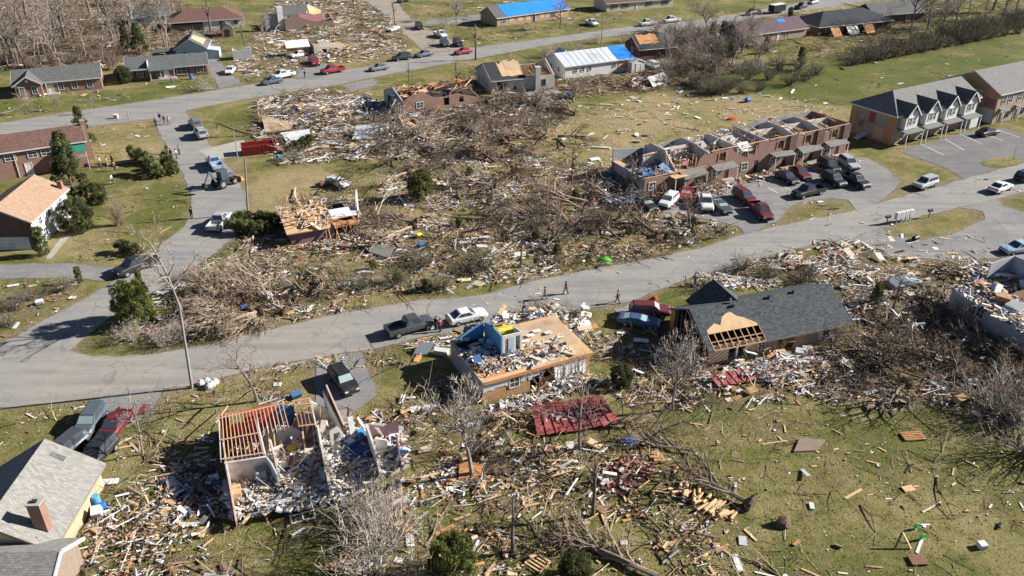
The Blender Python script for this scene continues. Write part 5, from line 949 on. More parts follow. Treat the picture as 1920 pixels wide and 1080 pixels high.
for k in range(26): h.part('fallen_board', MB().rbox((h.rr.uniform(0.5, 14), h.rr.uniform(0.5, 8), 0.6 + h.rr.random() * 1.8), (h.rr.uniform(1, 3.5), h.rr.uniform(0.1, 0.9), 0.07), Matrix.Rotation(h.rr.uniform(0, 3), 3, 'Z') @ Matrix.Rotation(h.rr.uniform(-.4, .4), 3, 'Y')), h.rr.choice(['ply', 'pine', 'carpet', 'brick', 'white', 'pine']))
A = G(590, 106)
h = House('wrecked_house', 'low wrecked house with cream walls beside the white sedan', A, 22)
h.rwall((0, 0), (8, 0), [(0, 2.6), (0.5, 2.2), (1, 1.4)], 'drywall', 0.2, 0, [(2, 3.2, 0.6, 1.8), (4.6, 6, 0.4, 1.7)]); h.rwall((0, 8), (0, 0.2), [(0, 2.4), (1, 2.6)], 'oldwood', 0.2); h.rwall((2, 5), (8, 5), [(0, 2.6), (0.6, 2.0), (1, 0.8)], 'drywall', 0.15); h.part('floor_deck', MB().box(0.3, 8, 1, 7, 1.4, 1.5), 'carpet')
h.part('roof', MB().hexa([(-6.5, 1.5, 2.2), (-0.6, 1.5, 2.2), (-0.6, 4.5, 3.4), (-6.5, 4.5, 3.4), (-6.5, 1.5, 2.3), (-0.6, 1.5, 2.3), (-0.6, 4.5, 3.5), (-6.5, 4.5, 3.5)]), 'tarp_white'); h.part('wall', MB().box(-6.4, -0.8, 1.8, 2.0, 0, 2.2), 'osb')
for k in range(20): h.part('fallen_board', MB().rbox((h.rr.uniform(0, 10), h.rr.uniform(-2, 7), 0.4 + h.rr.random() * 1.3), (h.rr.uniform(1, 3), h.rr.uniform(0.1, 0.9), 0.07), Matrix.Rotation(h.rr.uniform(0, 3), 3, 'Z') @ Matrix.Rotation(h.rr.uniform(-.4, .4), 3, 'Y')), h.rr.choice(['ply', 'pine', 'carpet', 'white', 'pine']))
# ------------------------------------------------------------------ trees
attr_mat('bark', 'col', 0.9, 3.0, 0.35); attr_mat('leaf', 'col', 0.75, 1.5, 0.3, 0.25, 0.25)
def tubes_n(p0, p1, r0, r1, ns):
    d = p1 - p0; L = np.linalg.norm(d, axis=1, keepdims=True) + 1e-9; d = d / L
    ref = np.where(np.abs(d[:, 2:3]) > 0.9, np.array([[1.0, 0, 0]]), np.array([[0, 0, 1.0]]))
    a = np.cross(d, ref); a /= np.linalg.norm(a, axis=1, keepdims=True) + 1e-9; b = np.cross(d, a); vs = []
    for p, r in ((p0, r0), (p1, r1)):
        for k in range(ns): t = 2 * math.pi * k / ns; vs.append(p + (a * math.cos(t) + b * math.sin(t)) * r[:, None])
    v = np.stack(vs, 1); f = np.array([(k, (k + 1) % ns, ns + (k + 1) % ns, ns + k) for k in range(ns)])[None] + (np.arange(len(p0)) * 2 * ns)[:, None, None]
    return v.reshape(-1, 3), f.reshape(-1, 4)
def segs_mesh(name, S, ns, col, rs, var=0.25):
    S = np.array(S, float); v, f = tubes_n(S[:, 0:3], S[:, 3:6], S[:, 6], S[:, 7], ns)
    c = np.array(col)[None] * (1 + rs.uniform(-var, var, (len(S), 1))); c = np.repeat(c, ns, 0)
    return np_mesh(name, v, f, MATS['bark'], np.clip(c, 0, 1))
def grow(rr, p, d, L, r, lev, P, out):
    n = max(2, int(L / P['step'] * (1 if lev < 2 else 0.8))); n = min(n, 9); st = L / n; q = p.copy(); dd = d.normalized(); path = [(q.copy(), r, dd.copy())]
    for i in range(n):
        w = P['wob'] * (0.5 if lev == 0 else 1)
        dd = (dd + Vector((rr.gauss(0, w), rr.gauss(0, w), rr.gauss(0, w) + P['up'] * (0 if lev == 0 else 1)))).normalized()
        nq = q + dd * st; r0 = r * (1 - (i / n) * P['taper']); r1 = r * (1 - ((i + 1) / n) * P['taper'])
        out.append((lev, (*q, *nq, r0, r1))); q = nq; path.append((q.copy(), r1, dd.copy()))
    if lev >= P['levels']: return
    nc = P['nc'][min(lev, len(P['nc']) - 1)]; nc = max(1, int(nc * rr.uniform(0.7, 1.3)))
    for k in range(nc):
        t0 = P['first'] if lev == 0 else 0.25
        t = t0 + (1 - t0) * (k + rr.random()) / nc; i = min(int(t * n), n - 1); b, br, bd = path[i + 1]
        ax = bd.cross(Vector((rr.gauss(0, 1), rr.gauss(0, 1), rr.gauss(0, 1)))); ax = ax.normalized() if ax.length > 1e-3 else Vector((1, 0, 0))
        cd = Matrix.Rotation(R(rr.uniform(*P['ang'])), 3, ax) @ bd
        cl = L * P['ratio'] * rr.uniform(0.6, 1.15) * (1.0 if lev else (1.15 - 0.5 * t)); cr = max(0.012, min(br * 0.75, r * P['rr']))
        grow(rr, b, cd, cl, cr, lev + 1, P, out)
PT = {}
def tree_proto(key, seed, H, r, tw=(0.33, 0.275, 0.235), tk=(0.20, 0.165, 0.14), stems=1, minr=0.0, **kw):
    P = dict(step=0.9, wob=0.10, up=0.05, taper=0.62, levels=3, nc=[9, 6, 5, 4], first=0.35, ang=(28, 60), ratio=0.52, rr=0.55); P.update(kw)
    rr = random.Random(seed); rs = np.random.RandomState(seed); out = []
    for k in range(stems):
        d = Vector((0, 0, 1)) if stems == 1 else Vector((rr.gauss(0, kw.get('spread', 0.45)), rr.gauss(0, kw.get('spread', 0.45)), 1))
        o = Vector((0, 0, -0.1)) if stems == 1 else Vector((rr.gauss(0, 0.25), rr.gauss(0, 0.25), -0.1))
        grow(rr, o, d, H * (0.72 if stems == 1 else rr.uniform(0.5, 0.85)), r, 0, P, out)
    a = [s for l, s in out if l <= (1 if stems == 1 else 0)]; b = [s for l, s in out if l > (1 if stems == 1 else 0)]
    b = [(*s[:6], max(s[6], minr), max(s[7], minr * 0.8)) for s in b]
    PT[key] = (segs_mesh('trunk', a, 6, tk, rs, 0.15), segs_mesh('crown', b, 3, tw, rs, 0.35), H)
tree_proto('a', 1, 9.5, 0.20, minr=0.015, tw=(0.40, 0.345, 0.295), tk=(0.26, 0.22, 0.185), nc=[15, 9, 7], first=0.3, ang=(25, 55), up=0.09)
tree_proto('b', 2, 9.5, 0.24, minr=0.016, nc=[12, 9, 6], first=0.3, ang=(30, 65), ratio=0.6, up=0.05)
tree_proto('c', 3, 8.0, 0.20, minr=0.016, nc=[8, 7, 6], first=0.22, ang=(35, 70), ratio=0.62, wob=0.16, up=0.10, tw=(0.30, 0.215, 0.19))
tree_proto('tall', 4, 17, 0.20, minr=0.028, nc=[13, 6, 4], first=0.35, ang=(25, 55), ratio=0.33, up=0.10, step=1.6, tw=(0.20, 0.165, 0.135), tk=(0.19, 0.155, 0.125))
tree_proto('tall2', 5, 15, 0.18, minr=0.028, nc=[11, 7, 4], first=0.3, ang=(30, 65), ratio=0.38, up=0.07, step=1.5, tw=(0.30, 0.25, 0.205), tk=(0.30, 0.255, 0.21))
tree_proto('snag', 6, 8, 0.22, minr=0.02, nc=[6, 3], levels=2, first=0.35, ang=(20, 50), ratio=0.36, tk=(0.17, 0.14, 0.12))
tree_proto('snag2', 7, 7, 0.20, minr=0.018, nc=[9, 5, 2], levels=3, first=0.4, ang=(15, 42), ratio=0.36, up=0.12, tk=(0.13, 0.105, 0.09), tw=(0.24, 0.2, 0.17))
tree_proto('shrub', 8, 3.4, 0.045, stems=34, minr=0.012, nc=[5, 4], levels=2, first=0.2, ratio=0.42, step=0.6, wob=0.12, spread=0.5, tw=(0.20, 0.165, 0.12), tk=(0.16, 0.13, 0.1))
tree_proto('shrub2', 9, 3.4, 0.04, stems=30, minr=0.012, nc=[6, 4], levels=2, first=0.15, ratio=0.5, step=0.6, wob=0.14, spread=0.75, tw=(0.155, 0.15, 0.09), tk=(0.13, 0.115, 0.09))
tree_proto('broom', 10, 4.2, 0.035, stems=40, minr=0.012, nc=[4, 3], levels=2, first=0.3, ratio=0.35, step=0.7, wob=0.05, spread=0.22, ang=(10, 25), tw=(0.36, 0.25, 0.18), tk=(0.26, 0.19, 0.15))
tree_proto('brush', 11, 6, 0.06, stems=22, minr=0.016, nc=[7, 5], levels=2, first=0.15, ratio=0.5, step=0.8, wob=0.1, spread=0.55, tw=(0.40, 0.345, 0.29), tk=(0.36, 0.31, 0.26))
tree_proto('fall', 12, 10, 0.27, minr=0.022, nc=[12, 7, 4], first=0.2, ang=(20, 50), ratio=0.5, tw=(0.34, 0.265, 0.195), tk=(0.34, 0.265, 0.19))
tree_proto('fall2', 13, 9, 0.24, minr=0.022, nc=[10, 8, 4], first=0.15, ang=(25, 60), ratio=0.55, tw=(0.20, 0.155, 0.115), tk=(0.19, 0.145, 0.11))
mb = MB(); rr = random.Random(3)
for k in range(40):
    a = rr.uniform(0, 6.28); c, s_ = math.cos(a), math.sin(a); L_ = rr.uniform(0.5, 1.15); mb.tube([(0, 0, 0.25), (c * L_ * 0.6, s_ * L_ * 0.6, 0.05 + rr.uniform(-.2, .2)), (c * L_, s_ * L_, rr.uniform(-0.45, 0.1))], [0.09, 0.06, 0.02], 4)
mb.lathe([(0.15, 0.5), (0.6, 0.2), (0.85, -0.1), (0.7, -0.3)], 9); ROOT = mb.mesh('root_ball', plain('clay_soil', (0.115, 0.075, 0.05), 0.95, 0.45, 3, bump=0.6))
def plant(key, name, label, px, H, rz=None, lean=(0, 0), group=None, cat='tree', roots=False, xy=None, z=0.0, wide=1.0):
    tm, cm, ph = PT[key]; g = xy or G(*px)
    if group:
        adj = {'tall': 'dark slender', 'tall2': 'pale slender', 'snag': 'snapped', 'shrub': 'upright', 'shrub2': 'spreading', 'brush': 'splayed', 'a': 'densely twigged', 'b': 'wide spreading', 'c': 'crooked'}.get(key, '')
        if adj and adj.split()[0] not in label and len(label.split()) < 14: label = adj + ' ' + label
    o = thing(name, label, cat, (g[0], g[1], z), 0, group)
    s = H / ph; o.scale = (s * wide, s * wide, s); o.rotation_mode = 'XYZ'; o.rotation_euler = (lean[0], lean[1], (random.Random(int(g[0] * 131 + g[1] * 71)).uniform(0, 6.28) if rz is None else rz))
    obj('trunk', tm, o); obj('crown', cm, o)
    if roots: obj('root_ball', ROOT, o)
    return o
def fallen(key, name, label, px, Lm, yaw, group, roots=True, xy=None, tilt=84, z=0.35):
    """tree lying on the ground: its top points along yaw"""
    tm, cm, ph = PT[key]; g = xy or G(*px); adj = ''
    if group and name == 'fallen_tree': adj = ('pale ' if key == 'fall' else 'brown ') * (not label.startswith(('pale', 'dark'))) + ('long ' if Lm > 8.2 else 'short ' if Lm < 6.6 else ''); label = adj + label + (', roots up' if roots and len((adj + label).split()) < 15 else '')
    o = thing(name, label, 'fallen tree', (g[0], g[1], z), 0, group); s = Lm / ph; o.scale = (s, s, s)
    spin = random.Random(int(g[0] * 37 + g[1] * 91)).uniform(0, 6.28)
    o.rotation_mode = 'QUATERNION'; o.rotation_quaternion = (Matrix.Rotation(yaw, 4, 'Z') @ Matrix.Rotation(R(tilt), 4, 'Y') @ Matrix.Rotation(spin, 4, 'Z') @ Matrix.Diagonal((0.62, 1.0, 1.0, 1.0))).to_quaternion()
    obj('trunk', tm, o); obj('crown', cm, o)
    if roots: obj('root_ball', ROOT, o)
    return o
# standing trees one can point to
plant('a', 'bare_tree', 'bare grey tree with fanned crown beside the gutted house', (885, 893), 10.5, 0.4, (0.02, -0.13))
plant('c', 'bare_tree', 'leafless tree growing up through the red metal canopy', (1088, 846), 9.0, 1.0)
plant('a', 'bare_tree', 'rounded bare tree before the open gable of the shingle house', (1262, 768), 8.4, 2.0)
plant('c', 'bare_tree', 'stout pinkish bare tree on the lawn beside road and utility pole', (482, 752), 7.4, 3.0)
plant('snag2', 'broken_tree', 'dark broken tree with upright stubs among foreground debris', (962, 1036), 7.0, 0.2)
plant('snag2', 'broken_tree', 'slim dark snapped tree casting long shadow on the lawn', (1112, 966), 7.0, 1.4)
plant('tall2', 'bare_tree', 'tall pale leafless tree beside the side road and wood heap', (345, 600), 15.5, 0.8, (0.0, 0.0))
plant('tall2', 'bare_tree', 'thin pale bare tree beside parked cars and gravel drive', (268, 852), 9.0, 2.1, (0, -0.08))
plant('broom', 'bare_shrub', 'reddish bare shrub with upright twigs on the side lawn', (224, 422), 4.6, cat='shrub')
plant('snag', 'broken_tree', 'leaning grey snag in the tangle beside the shingle house', (1607, 700), 4.5, 0.5, (0.15, 0.35))
plant('snag', 'broken_tree', 'ivy covered bare trunk between shingle house and grey block', (1672, 592), 6.5, 2.5)
plant('snag', 'broken_tree', 'pale peeled trunk standing before the grey block', (1795, 625), 6.0, 1.2)
plant('snag', 'broken_tree', 'reddish broken trunk behind the charcoal roof', (1515, 545), 4.2, 4.0)
plant('snag2', 'broken_tree', 'thin stripped tree standing in the central debris field', (977, 500), 6.4, 4.2)
plant('snag2', 'broken_tree', 'ivy wrapped snag beside the torn white house', (857, 180), 9.0, 0.6); plant('snag2', 'broken_tree', 'tall stripped tree beside the far road junction', (892, 112), 9.5, 2.6)
plant('snag', 'broken_tree', 'forked dead tree behind the crushed brick house', (766, 152), 5.5, 1.0); plant('a', 'bare_tree', 'bare tree on the far lawn near the blue tarp house', (856, 48), 8.5, 1.1)
plant('b', 'bare_tree', 'bare spreading tree in front of the blue tarped roof', (1050, 53), 8.5, 5.0); plant('snag', 'broken_tree', 'short dark trunk beside the dirt street', (664, 20), 7, 0.4)
plant('snag2', 'broken_tree', 'thin trunk standing in far rubble beside the dirt street', (664 + 76, 46), 8, 1.4); plant('tall2', 'bare_tree', 'bare tree beside wrecked house with white chimney', (495, 92), 13, 2.2, (0, 0.12))
plant('b', 'bare_tree', 'small bare tree on lawn in front of far brick ranch', (50, 214), 4.2, 1.2); plant('b', 'bare_tree', 'thin bare sapling on the far lawn by the road', (106, 208), 3.4, 2.2); plant('tall2', 'bare_tree', 'faint bare sapling by the far road verge', (172, 214), 5.5, 3.2)
plant('b', 'bare_tree', 'large dark bare tree behind the long hedgerow', (1708, 62), 13.5, 1.9); plant('snag', 'broken_tree', 'bent tree trunk over brush beside splintered field', (1000, 212), 6.5, 0.9, (0.1, 0.5)); plant('snag', 'broken_tree', 'burst trunk in brush behind torn white house', (1032, 218), 4.5, 2.9)
plant('snag2', 'broken_tree', 'stripped trunk standing beside ruined townhouse row', (1072, 345), 7, 5.1)
for k, (x, y, H_) in enumerate([(1790, 52, 12), (1842, 45, 13), (1880, 38, 14), (1915, 40, 13), (1760, 70, 10), (1868, 62, 9), (1905, 22, 13), (1650, 62, 9), (1740, 55, 12), (1815, 30, 14), (1770, 30, 13), (1690, 40, 11), (1860, 20, 14), (1725, 25, 12)]): plant(['b', 'tall', 'a', 'tall2'][k % 4], 'bare_tree', 'bare tree rising behind the hedgerow beyond the far field', (x, y), H_, group='bare trees behind the hedgerow')
rr = random.Random(77)
for k in range(80):                                     # the woods
    x = rr.uniform(-10, 330) if k % 3 else rr.uniform(-10, 150); y = rr.uniform(28, 128) - (x > 220) * 35
    plant(rr.choice(['tall', 'tall2', 'tall', 'snag', 'tall2']), 'woodland_tree', 'tall bare tree standing in the storm-battered woods', (x, max(y, 8)), rr.uniform(11, 19), lean=(rr.uniform(-.12, .12), rr.uniform(-.12, .12)), group='bare trees in the woods')
for k, (x, y, H_) in enumerate([(330, 45, 13), (395, 60, 12), (348, 52, 14), (430, 30, 12), (460, 95, 9), (470, 70, 10), (250, 60, 15), (210, 70, 15), (300, 75, 10)]): plant(['tall2', 'snag', 'tall'][k % 3], 'woodland_tree', 'broken pale tree among the cottages behind the woods', (x, y), H_, group='broken trees among the cottages')
for k in range(14):                                    # trees toppled in the belt behind the far field
    x, y = [(1262, 120), (1298, 112), (1330, 120), (1350, 92), (1372, 120), (1390, 100), (1318, 88), (1345, 140), (1290, 95), (1240, 108), (1405, 130), (1365, 75), (1420, 115), (1330, 60)][k]
    plant(['a', 'b', 'tall', 'c'][k % 4], 'leaning_tree', 'dark leaning tree in the uprooted belt behind the field', (x, y), rr.uniform(7, 11), lean=(rr.uniform(-.5, .5), rr.uniform(-.6, .6)), group='leaning trees in the uprooted belt')
# shrubs and hedges
for k, (x, y, H_) in enumerate([(1300, 158, 4), (1330, 165, 4), (1360, 170, 3.6), (1280, 140, 4), (1390, 175, 3.4), (1400, 150, 4), (1440, 150, 4), (1480, 160, 4), (1460, 130, 4.5), (1510, 150, 4), (1530, 140, 3.6), (1425, 170, 3), (1495, 132, 4.4)]): plant(['shrub', 'shrub2'][k % 2], 'bare_shrub', 'brown twiggy shrub in the thicket beside the far field', (x, y), H_, group='thicket shrubs beside the far field', cat='shrub', wide=1.2)
for k in range(26): f = k / 25; plant(['shrub', 'shrub2'][k % 2], 'hedge_shrub', 'dark twiggy shrub in the hedgerow along the far field', (1600 + 320 * f, 122 - 62 * f + (k % 2) * -10), rr.uniform(3.2, 5), group='hedgerow shrubs along the far field', cat='shrub', wide=1.25)
for k, (x, y, H_) in enumerate([(185, 112, 3.5), (205, 118, 3), (60, 128, 4), (10, 122, 4), (100, 118, 4), (140, 118, 3.5), (35, 118, 4), (160, 100, 3), (85, 100, 4)]): plant('shrub', 'bare_shrub', 'low brown scrub at the edge of the woods', (x, y), H_, group='scrub at the edge of the woods', cat='shrub', wide=1.2)
plant('broom', 'bare_shrub', 'tan feathery shrub between the two far brick ranches', (210, 130), 6.5, cat='shrub', wide=1.4)
for k in range(30): x, y = rr.uniform(1225, 1440), rr.uniform(75, 180); plant(['shrub', 'shrub2', 'brush'][k % 3], 'belt_shrub', 'dark tangled scrub in the uprooted belt behind the field', (x, y - max(0, (1300 - x)) * 0.3), rr.uniform(2.5, 4.5), group='scrub in the uprooted belt', cat='shrub', wide=1.4, lean=(rr.uniform(-.3, .3), rr.uniform(-.3, .3)))
for k in range(20): f = rr.random(); plant(['shrub2', 'shrub'][k % 2], 'hedge_shrub', 'tall dark shrub at the back of the hedgerow', (1650 + 270 * f, 95 - 50 * f + rr.uniform(-8, 8)), rr.uniform(4, 6), group='tall shrubs behind the hedgerow', cat='shrub', wide=1.3)
for k in range(12): x, y = rr.uniform(1240, 1440), rr.uniform(80, 165); fallen('fall2', 'fallen_tree', 'dark fallen tree in the uprooted belt', (x, y), rr.uniform(7, 11), rr.uniform(0, 6.28), 'fallen trees in the uprooted belt', roots=rr.random() < 0.5, tilt=rr.uniform(70, 84))
# piled and fallen trees
plant('brush', 'brush_pile', 'long pile of cut branches on the far road verge', (375, 170), 3.0, 0, (0, 0.9), cat='brush pile', wide=1.5)
for k, (x, y, H_) in enumerate([(700, 1086, 7), (720, 1010, 5), (690, 985, 4.5)]): plant('brush', 'brush_clump', 'splayed pale branches in the near yard below the roofless house', (x, y), H_, 0.5 * k, (0.1, 0.15), 'splayed branches in the near yard', 'brush pile')
for k, (x, y, ya, L_) in enumerate([(1180, 1062, 2.7, 9), (1230, 1085, 2.6, 9), (1405, 950, 2.4, 9), (1300, 850, 2.9, 7), (1190, 830, 0.2, 6), (1120, 800, 0.1, 6)]): fallen('fall' if k % 2 else 'fall2', 'fallen_tree', 'felled bare tree lying across the near lawn below the red canopy', (x, y), L_, ya, 'felled trees on the near lawn', roots=k in (2,))
for k, (x, y, ya, L_) in enumerate([(1110, 385, 2.9, 11), (1095, 398, 2.5, 9), (1160, 390, 2.2, 8), (1050, 400, 3.3, 9)]): fallen('fall', 'fallen_tree', 'pale fallen tree sprawled beside the ruined townhouse row', (x, y), L_, ya, 'fallen trees beside the ruined townhouses')
for k in range(20): x, y = rr.uniform(375, 590), rr.uniform(510, 600); fallen(rr.choice(['fall', 'fall']), 'fallen_tree', 'pale stripped tree in the big branch heap beside the side road', (x, y), rr.uniform(6, 9), rr.uniform(2.6, 5.4), 'trees in the big branch heap', roots=rr.random() < 0.3, tilt=rr.uniform(72, 86), z=0.4)
for k in range(20): x, y = rr.uniform(700, 1060), rr.uniform(240, 300); fallen(rr.choice(['fall', 'fall2', 'fall2']), 'fallen_tree', 'toppled tree in the broken belt behind the lumber field', (x, y - (x - 880) * 0.02), rr.uniform(7, 11), rr.uniform(0, 6.28), 'toppled trees in the broken belt', roots=rr.random() < 0.5, tilt=rr.uniform(74, 86))
for k in range(10): x, y = rr.uniform(850, 1080), rr.uniform(192, 225); fallen('fall2', 'fallen_tree', 'dark toppled tree on brush below the torn white house', (x, y), rr.uniform(6, 9), rr.uniform(0, 6.28), 'toppled trees below the white house', roots=rr.random() < 0.4, tilt=rr.uniform(76, 86))
for k in range(46): x, y = rr.uniform(600, 1340), rr.uniform(300, 480); fallen(rr.choice(['fall', 'fall2', 'fall2']), 'fallen_tree', 'uprooted tree lying in the central debris field', (x, min(y, 520 - (x - 600) * 0.12)), rr.uniform(5, 9), rr.uniform(0, 6.28), 'uprooted trees in the central field', roots=rr.random() < 0.5, tilt=rr.uniform(76, 86))
for k in range(16): x, y = rr.uniform(1570, 1900), rr.uniform(630, 740); fallen(rr.choice(['fall', 'fall2', 'fall2']), 'fallen_tree', 'tangled fallen tree between shingle house and grey block', (x, y), rr.uniform(5, 8), rr.uniform(0, 6.28), 'tangled trees by the grey block', roots=rr.random() < 0.3, tilt=rr.uniform(72, 86))
for k, (x, y) in enumerate([(1890, 790), (1915, 850), (1905, 740), (1850, 770)]): plant('brush' if k % 2 else 'shrub', 'brush_clump', 'dark tangle of brush at the right edge of the lawn', (x + 10, y), 4.5, group='brush at the right lawn edge', cat='brush pile', wide=1.5)
for k, (x, y) in enumerate([(30, 580), (60, 560), (15, 610), (120, 545)]): plant('shrub', 'bare_shrub', 'brown scrub at the corner beside the side road', (x, y), 2.2, group='scrub at the road corner', cat='shrub', wide=1.4)
for k, (x, y) in enumerate([(740, 535), (830, 540), (680, 540), (620, 330 + 60), (905, 505), (1130, 420), (560, 300), (1000, 430), (790, 500)]): plant('shrub' if k % 2 else 'shrub2', 'bare_shrub', 'flattened brown shrub in the central debris field', (x, y), 2.6, group='flattened shrubs in the central field', cat='shrub', wide=1.5)
for k, (x, y) in enumerate([(1390, 505), (1440, 520), (1500, 530), (1330, 540), (1010, 590), (1060, 600), (1640, 575)]): plant('shrub2', 'bare_shrub', 'low olive shrub on the verge before the shingle house', (x, y), 2.2, group='low verge shrubs', cat='shrub', wide=1.5)
for k, (x, y) in enumerate([(300, 650), (330, 632), (410, 620), (250, 640)]): plant('brush', 'brush_clump', 'heap of cut branches on the road island below the pine', (x, y), 2.6, group='branches on the road island', cat='brush pile', wide=1.3, lean=(0.2, 0.5))
for k, (x, y) in enumerate([(780, 40), (830, 55), (1120, 82), (1170, 80), (1050, 100), (1080, 98), (1020, 108)]): plant('brush', 'brush_clump', 'dark pile of branches along the far road', (x, y), 3, group='branch piles along the far road', cat='brush pile', wide=1.5, lean=(0.2, 0.6))

# evergreens
def leaf_proto(key, seed, H, W_, n, shape, col=(0.055, 0.085, 0.022), size=0.24, trunk=0.14, nc=60, cs=1.0):
    rs = np.random.RandomState(seed)
    z = rs.uniform(0.08, 1, nc); a = rs.uniform(0, 6.28, nc); rad = shape(z) * np.sqrt(rs.uniform(0.25, 1.0, nc))
    cl = np.stack([np.cos(a) * rad * W_, np.sin(a) * rad * W_, z * H], 1); cr = rs.uniform(0.11, 0.27, nc) * W_ * cs
    idx = rs.randint(0, nc, n); dv = rs.normal(0, 1, (n, 3)); dv /= np.linalg.norm(dv, axis=1, keepdims=True); dv *= rs.uniform(0.45, 1.0, (n, 1)) ** 0.5
    c = cl[idx] + dv * cr[idx][:, None] * np.array([1, 1, 1.1]); c[:, 2] = np.clip(c[:, 2], 0.05, None)
    d1 = rs.normal(0, 1, (n, 3)); d1[:, 2] += 0.4; d1 /= np.linalg.norm(d1, axis=1, keepdims=True); d2 = np.cross(d1, rs.normal(0, 1, (n, 3))); d2 /= np.linalg.norm(d2, axis=1, keepdims=True) + 1e-6
    s = size * rs.uniform(0.6, 1.5, (n, 1)); v = np.stack([c - d2 * s * 0.28, c + d1 * s * 0.3 + d2 * s * 0.1, c + d1 * s, c + d2 * s * 0.3], 1).reshape(-1, 3)
    f = np.arange(n * 4).reshape(n, 4); fc = np.array(col)[None] * (rs.uniform(0.45, 1.6, (nc, 1))[idx] * rs.uniform(0.7, 1.35, (n, 1))) * np.array([1, 1, 1])[None]
    fc[:, 0] *= rs.uniform(0.7, 1.5, n); cm = np_mesh('crown', v, f, MATS['leaf'], np.clip(fc, 0, 1))
    S = [(0, 0, -0.1, 0, 0, H * 0.8, trunk, trunk * 0.3)]
    for k in range(0, nc, 2): b = cl[k]; S.append((0, 0, max(0.2, b[2] * 0.7), b[0], b[1], b[2], trunk * 0.35, 0.02))
    PT[key] = (segs_mesh('trunk', S, 5, (0.16, 0.12, 0.09), rs), cm, H)
leaf_proto('cedar', 21, 5.2, 2.6, 16000, lambda z: np.sqrt(np.clip(1 - (z - 0.35) ** 2 / 0.55, 0.05, 1)) * 0.85, (0.105, 0.135, 0.030), 0.26, 0.14, 110, 0.72)
leaf_proto('globe', 22, 4.2, 2.7, 16000, lambda z: np.sqrt(np.clip(1 - (2 * z - 1) ** 2, 0.02, 1)) * 0.8, (0.06, 0.078, 0.027), 0.22, 0.14, 90, 0.8)
leaf_proto('pine', 23, 9, 2.6, 13000, lambda z: (1.05 - z) ** 0.7 * (z > 0.12), (0.085, 0.115, 0.038), 0.30, 0.18, 110, 0.7)
leaf_proto('sparse', 24, 5, 2.0, 6500, lambda z: (1.1 - z) ** 0.6 * (0.4 + 0.6 * z), (0.105, 0.13, 0.042), 0.26, 0.12, 110, 0.62)
plant('cedar', 'cedar_bush', 'large bright green cedar bush on the road island', (256, 606), 5.4, 0.4, cat='bush'); plant('globe', 'round_bush', 'round dark green bush beside the tan roofed house', (148, 432), 4.6, 1.0, cat='bush')
plant('pine', 'evergreen_tree', 'tall ragged evergreen between the two left houses', (140, 372), 10.5, 0.3); plant('pine', 'evergreen_tree', 'dark pine beside the brown roofed brick house', (160, 272), 7.0, 1.3); plant('globe', 'round_bush', 'dark bush between the tall evergreen and tan roof', (182, 382), 3.2, 2.0, cat='bush')
plant('pine', 'evergreen_tree', 'dark evergreen behind the porch ranch beside the woods', (264, 100), 7.5, 0.6, wide=1.2); plant('globe', 'round_bush', 'dark bush at the corner of the porch ranch', (234, 155), 3.6, 0.2, cat='bush'); plant('pine', 'evergreen_tree', 'slim evergreen beside blue cottage', (238, 92), 6, 0.6)
plant('cedar', 'evergreen_bush', 'ragged green evergreen standing in the central debris field', (790, 372), 4.6, 2.2, cat='bush'); plant('cedar', 'evergreen_bush', 'bright green bush at the bottom of the near yard', (852, 1092), 4.4, 1.2, cat='bush'); plant('globe', 'evergreen_bush', 'dark green bush low in the near yard debris', (1078, 1088), 2.6, 0.2, cat='bush')
plant('sparse', 'young_tree', 'young green tree beside the white garage wall', (82, 478), 4.0, 0.1); plant('sparse', 'young_tree', 'small green sapling at the mouth of gravel drive', (150, 530), 2.2, 0.6); plant('sparse', 'young_tree', 'green sapling beside the black pickup', (262, 532), 2.0, 0.9)
for k, (x, y, H_) in enumerate([(800, 545, 1.6), (745, 528, 1.5), (1005, 452, 1.5), (1045, 475, 1.4), (862, 425, 1.5), (1300, 425, 1.5), (700, 505, 1.3), (1180, 440, 1.4), (940, 400, 1.6), (640, 400, 1.4), (880, 330, 1.5), (1080, 375, 1.6), (1250, 452, 1.3), (560, 545, 1.4)]): plant('sparse', 'flattened_evergreen', 'dark green evergreen patch pressed flat in the central field', (x, y), H_, group='flattened evergreens in the central field', cat='bush', wide=1.9)
for k, (x, y, ya) in enumerate([(308, 335, 2.6), (292, 310, 2.8), (330, 330, 2.2)]): fallen('sparse', 'fallen_evergreen', 'toppled evergreen at the lawn edge by the side road', (x, y), 5.5, ya, 'toppled evergreens by the side road', roots=False, tilt=70)
for k, (x, y, ya) in enumerate([(545, 425, 3.0), (520, 438, 3.2), (490, 442, 2.9), (505, 420, 3.3)]): fallen('sparse', 'fallen_evergreen', 'felled green conifer beside the collapsed middle house', (x, y), 5.0, ya, 'felled conifers by the collapsed house', roots=False, tilt=76)
fallen('sparse', 'fallen_evergreen', 'uprooted green conifer beside the red dumpster', (540, 285), 5.0, 0.4, None, roots=True, tilt=70); plant('sparse', 'evergreen_bush', 'green leafy bush in thicket below the plum roof', (1355, 72), 4.5, 0.3, cat='bush'); fallen('sparse', 'fallen_evergreen', 'cut cedar boughs lying on lawn above gravel drive', (275, 478), 4.5, 2.9, None, roots=False, tilt=80)
plant('sparse', 'evergreen_bush', 'yellow green bush beside the shingle house rear', (1640, 572), 3.0, 0.3, cat='bush'); plant('globe', 'evergreen_bush', 'small dark bush between gutted house and shingle house', (1165, 722), 2.4, 0.3, cat='bush')
for k, (x, y) in enumerate([(1480, 40), (1370, 108), (1335, 70), (1500, 120), (1435, 100)]): plant('sparse', 'evergreen_bush', 'olive leafy bush in the uprooted belt behind the field', (x, y), 4.0, group='leafy bushes in the uprooted belt', cat='bush')
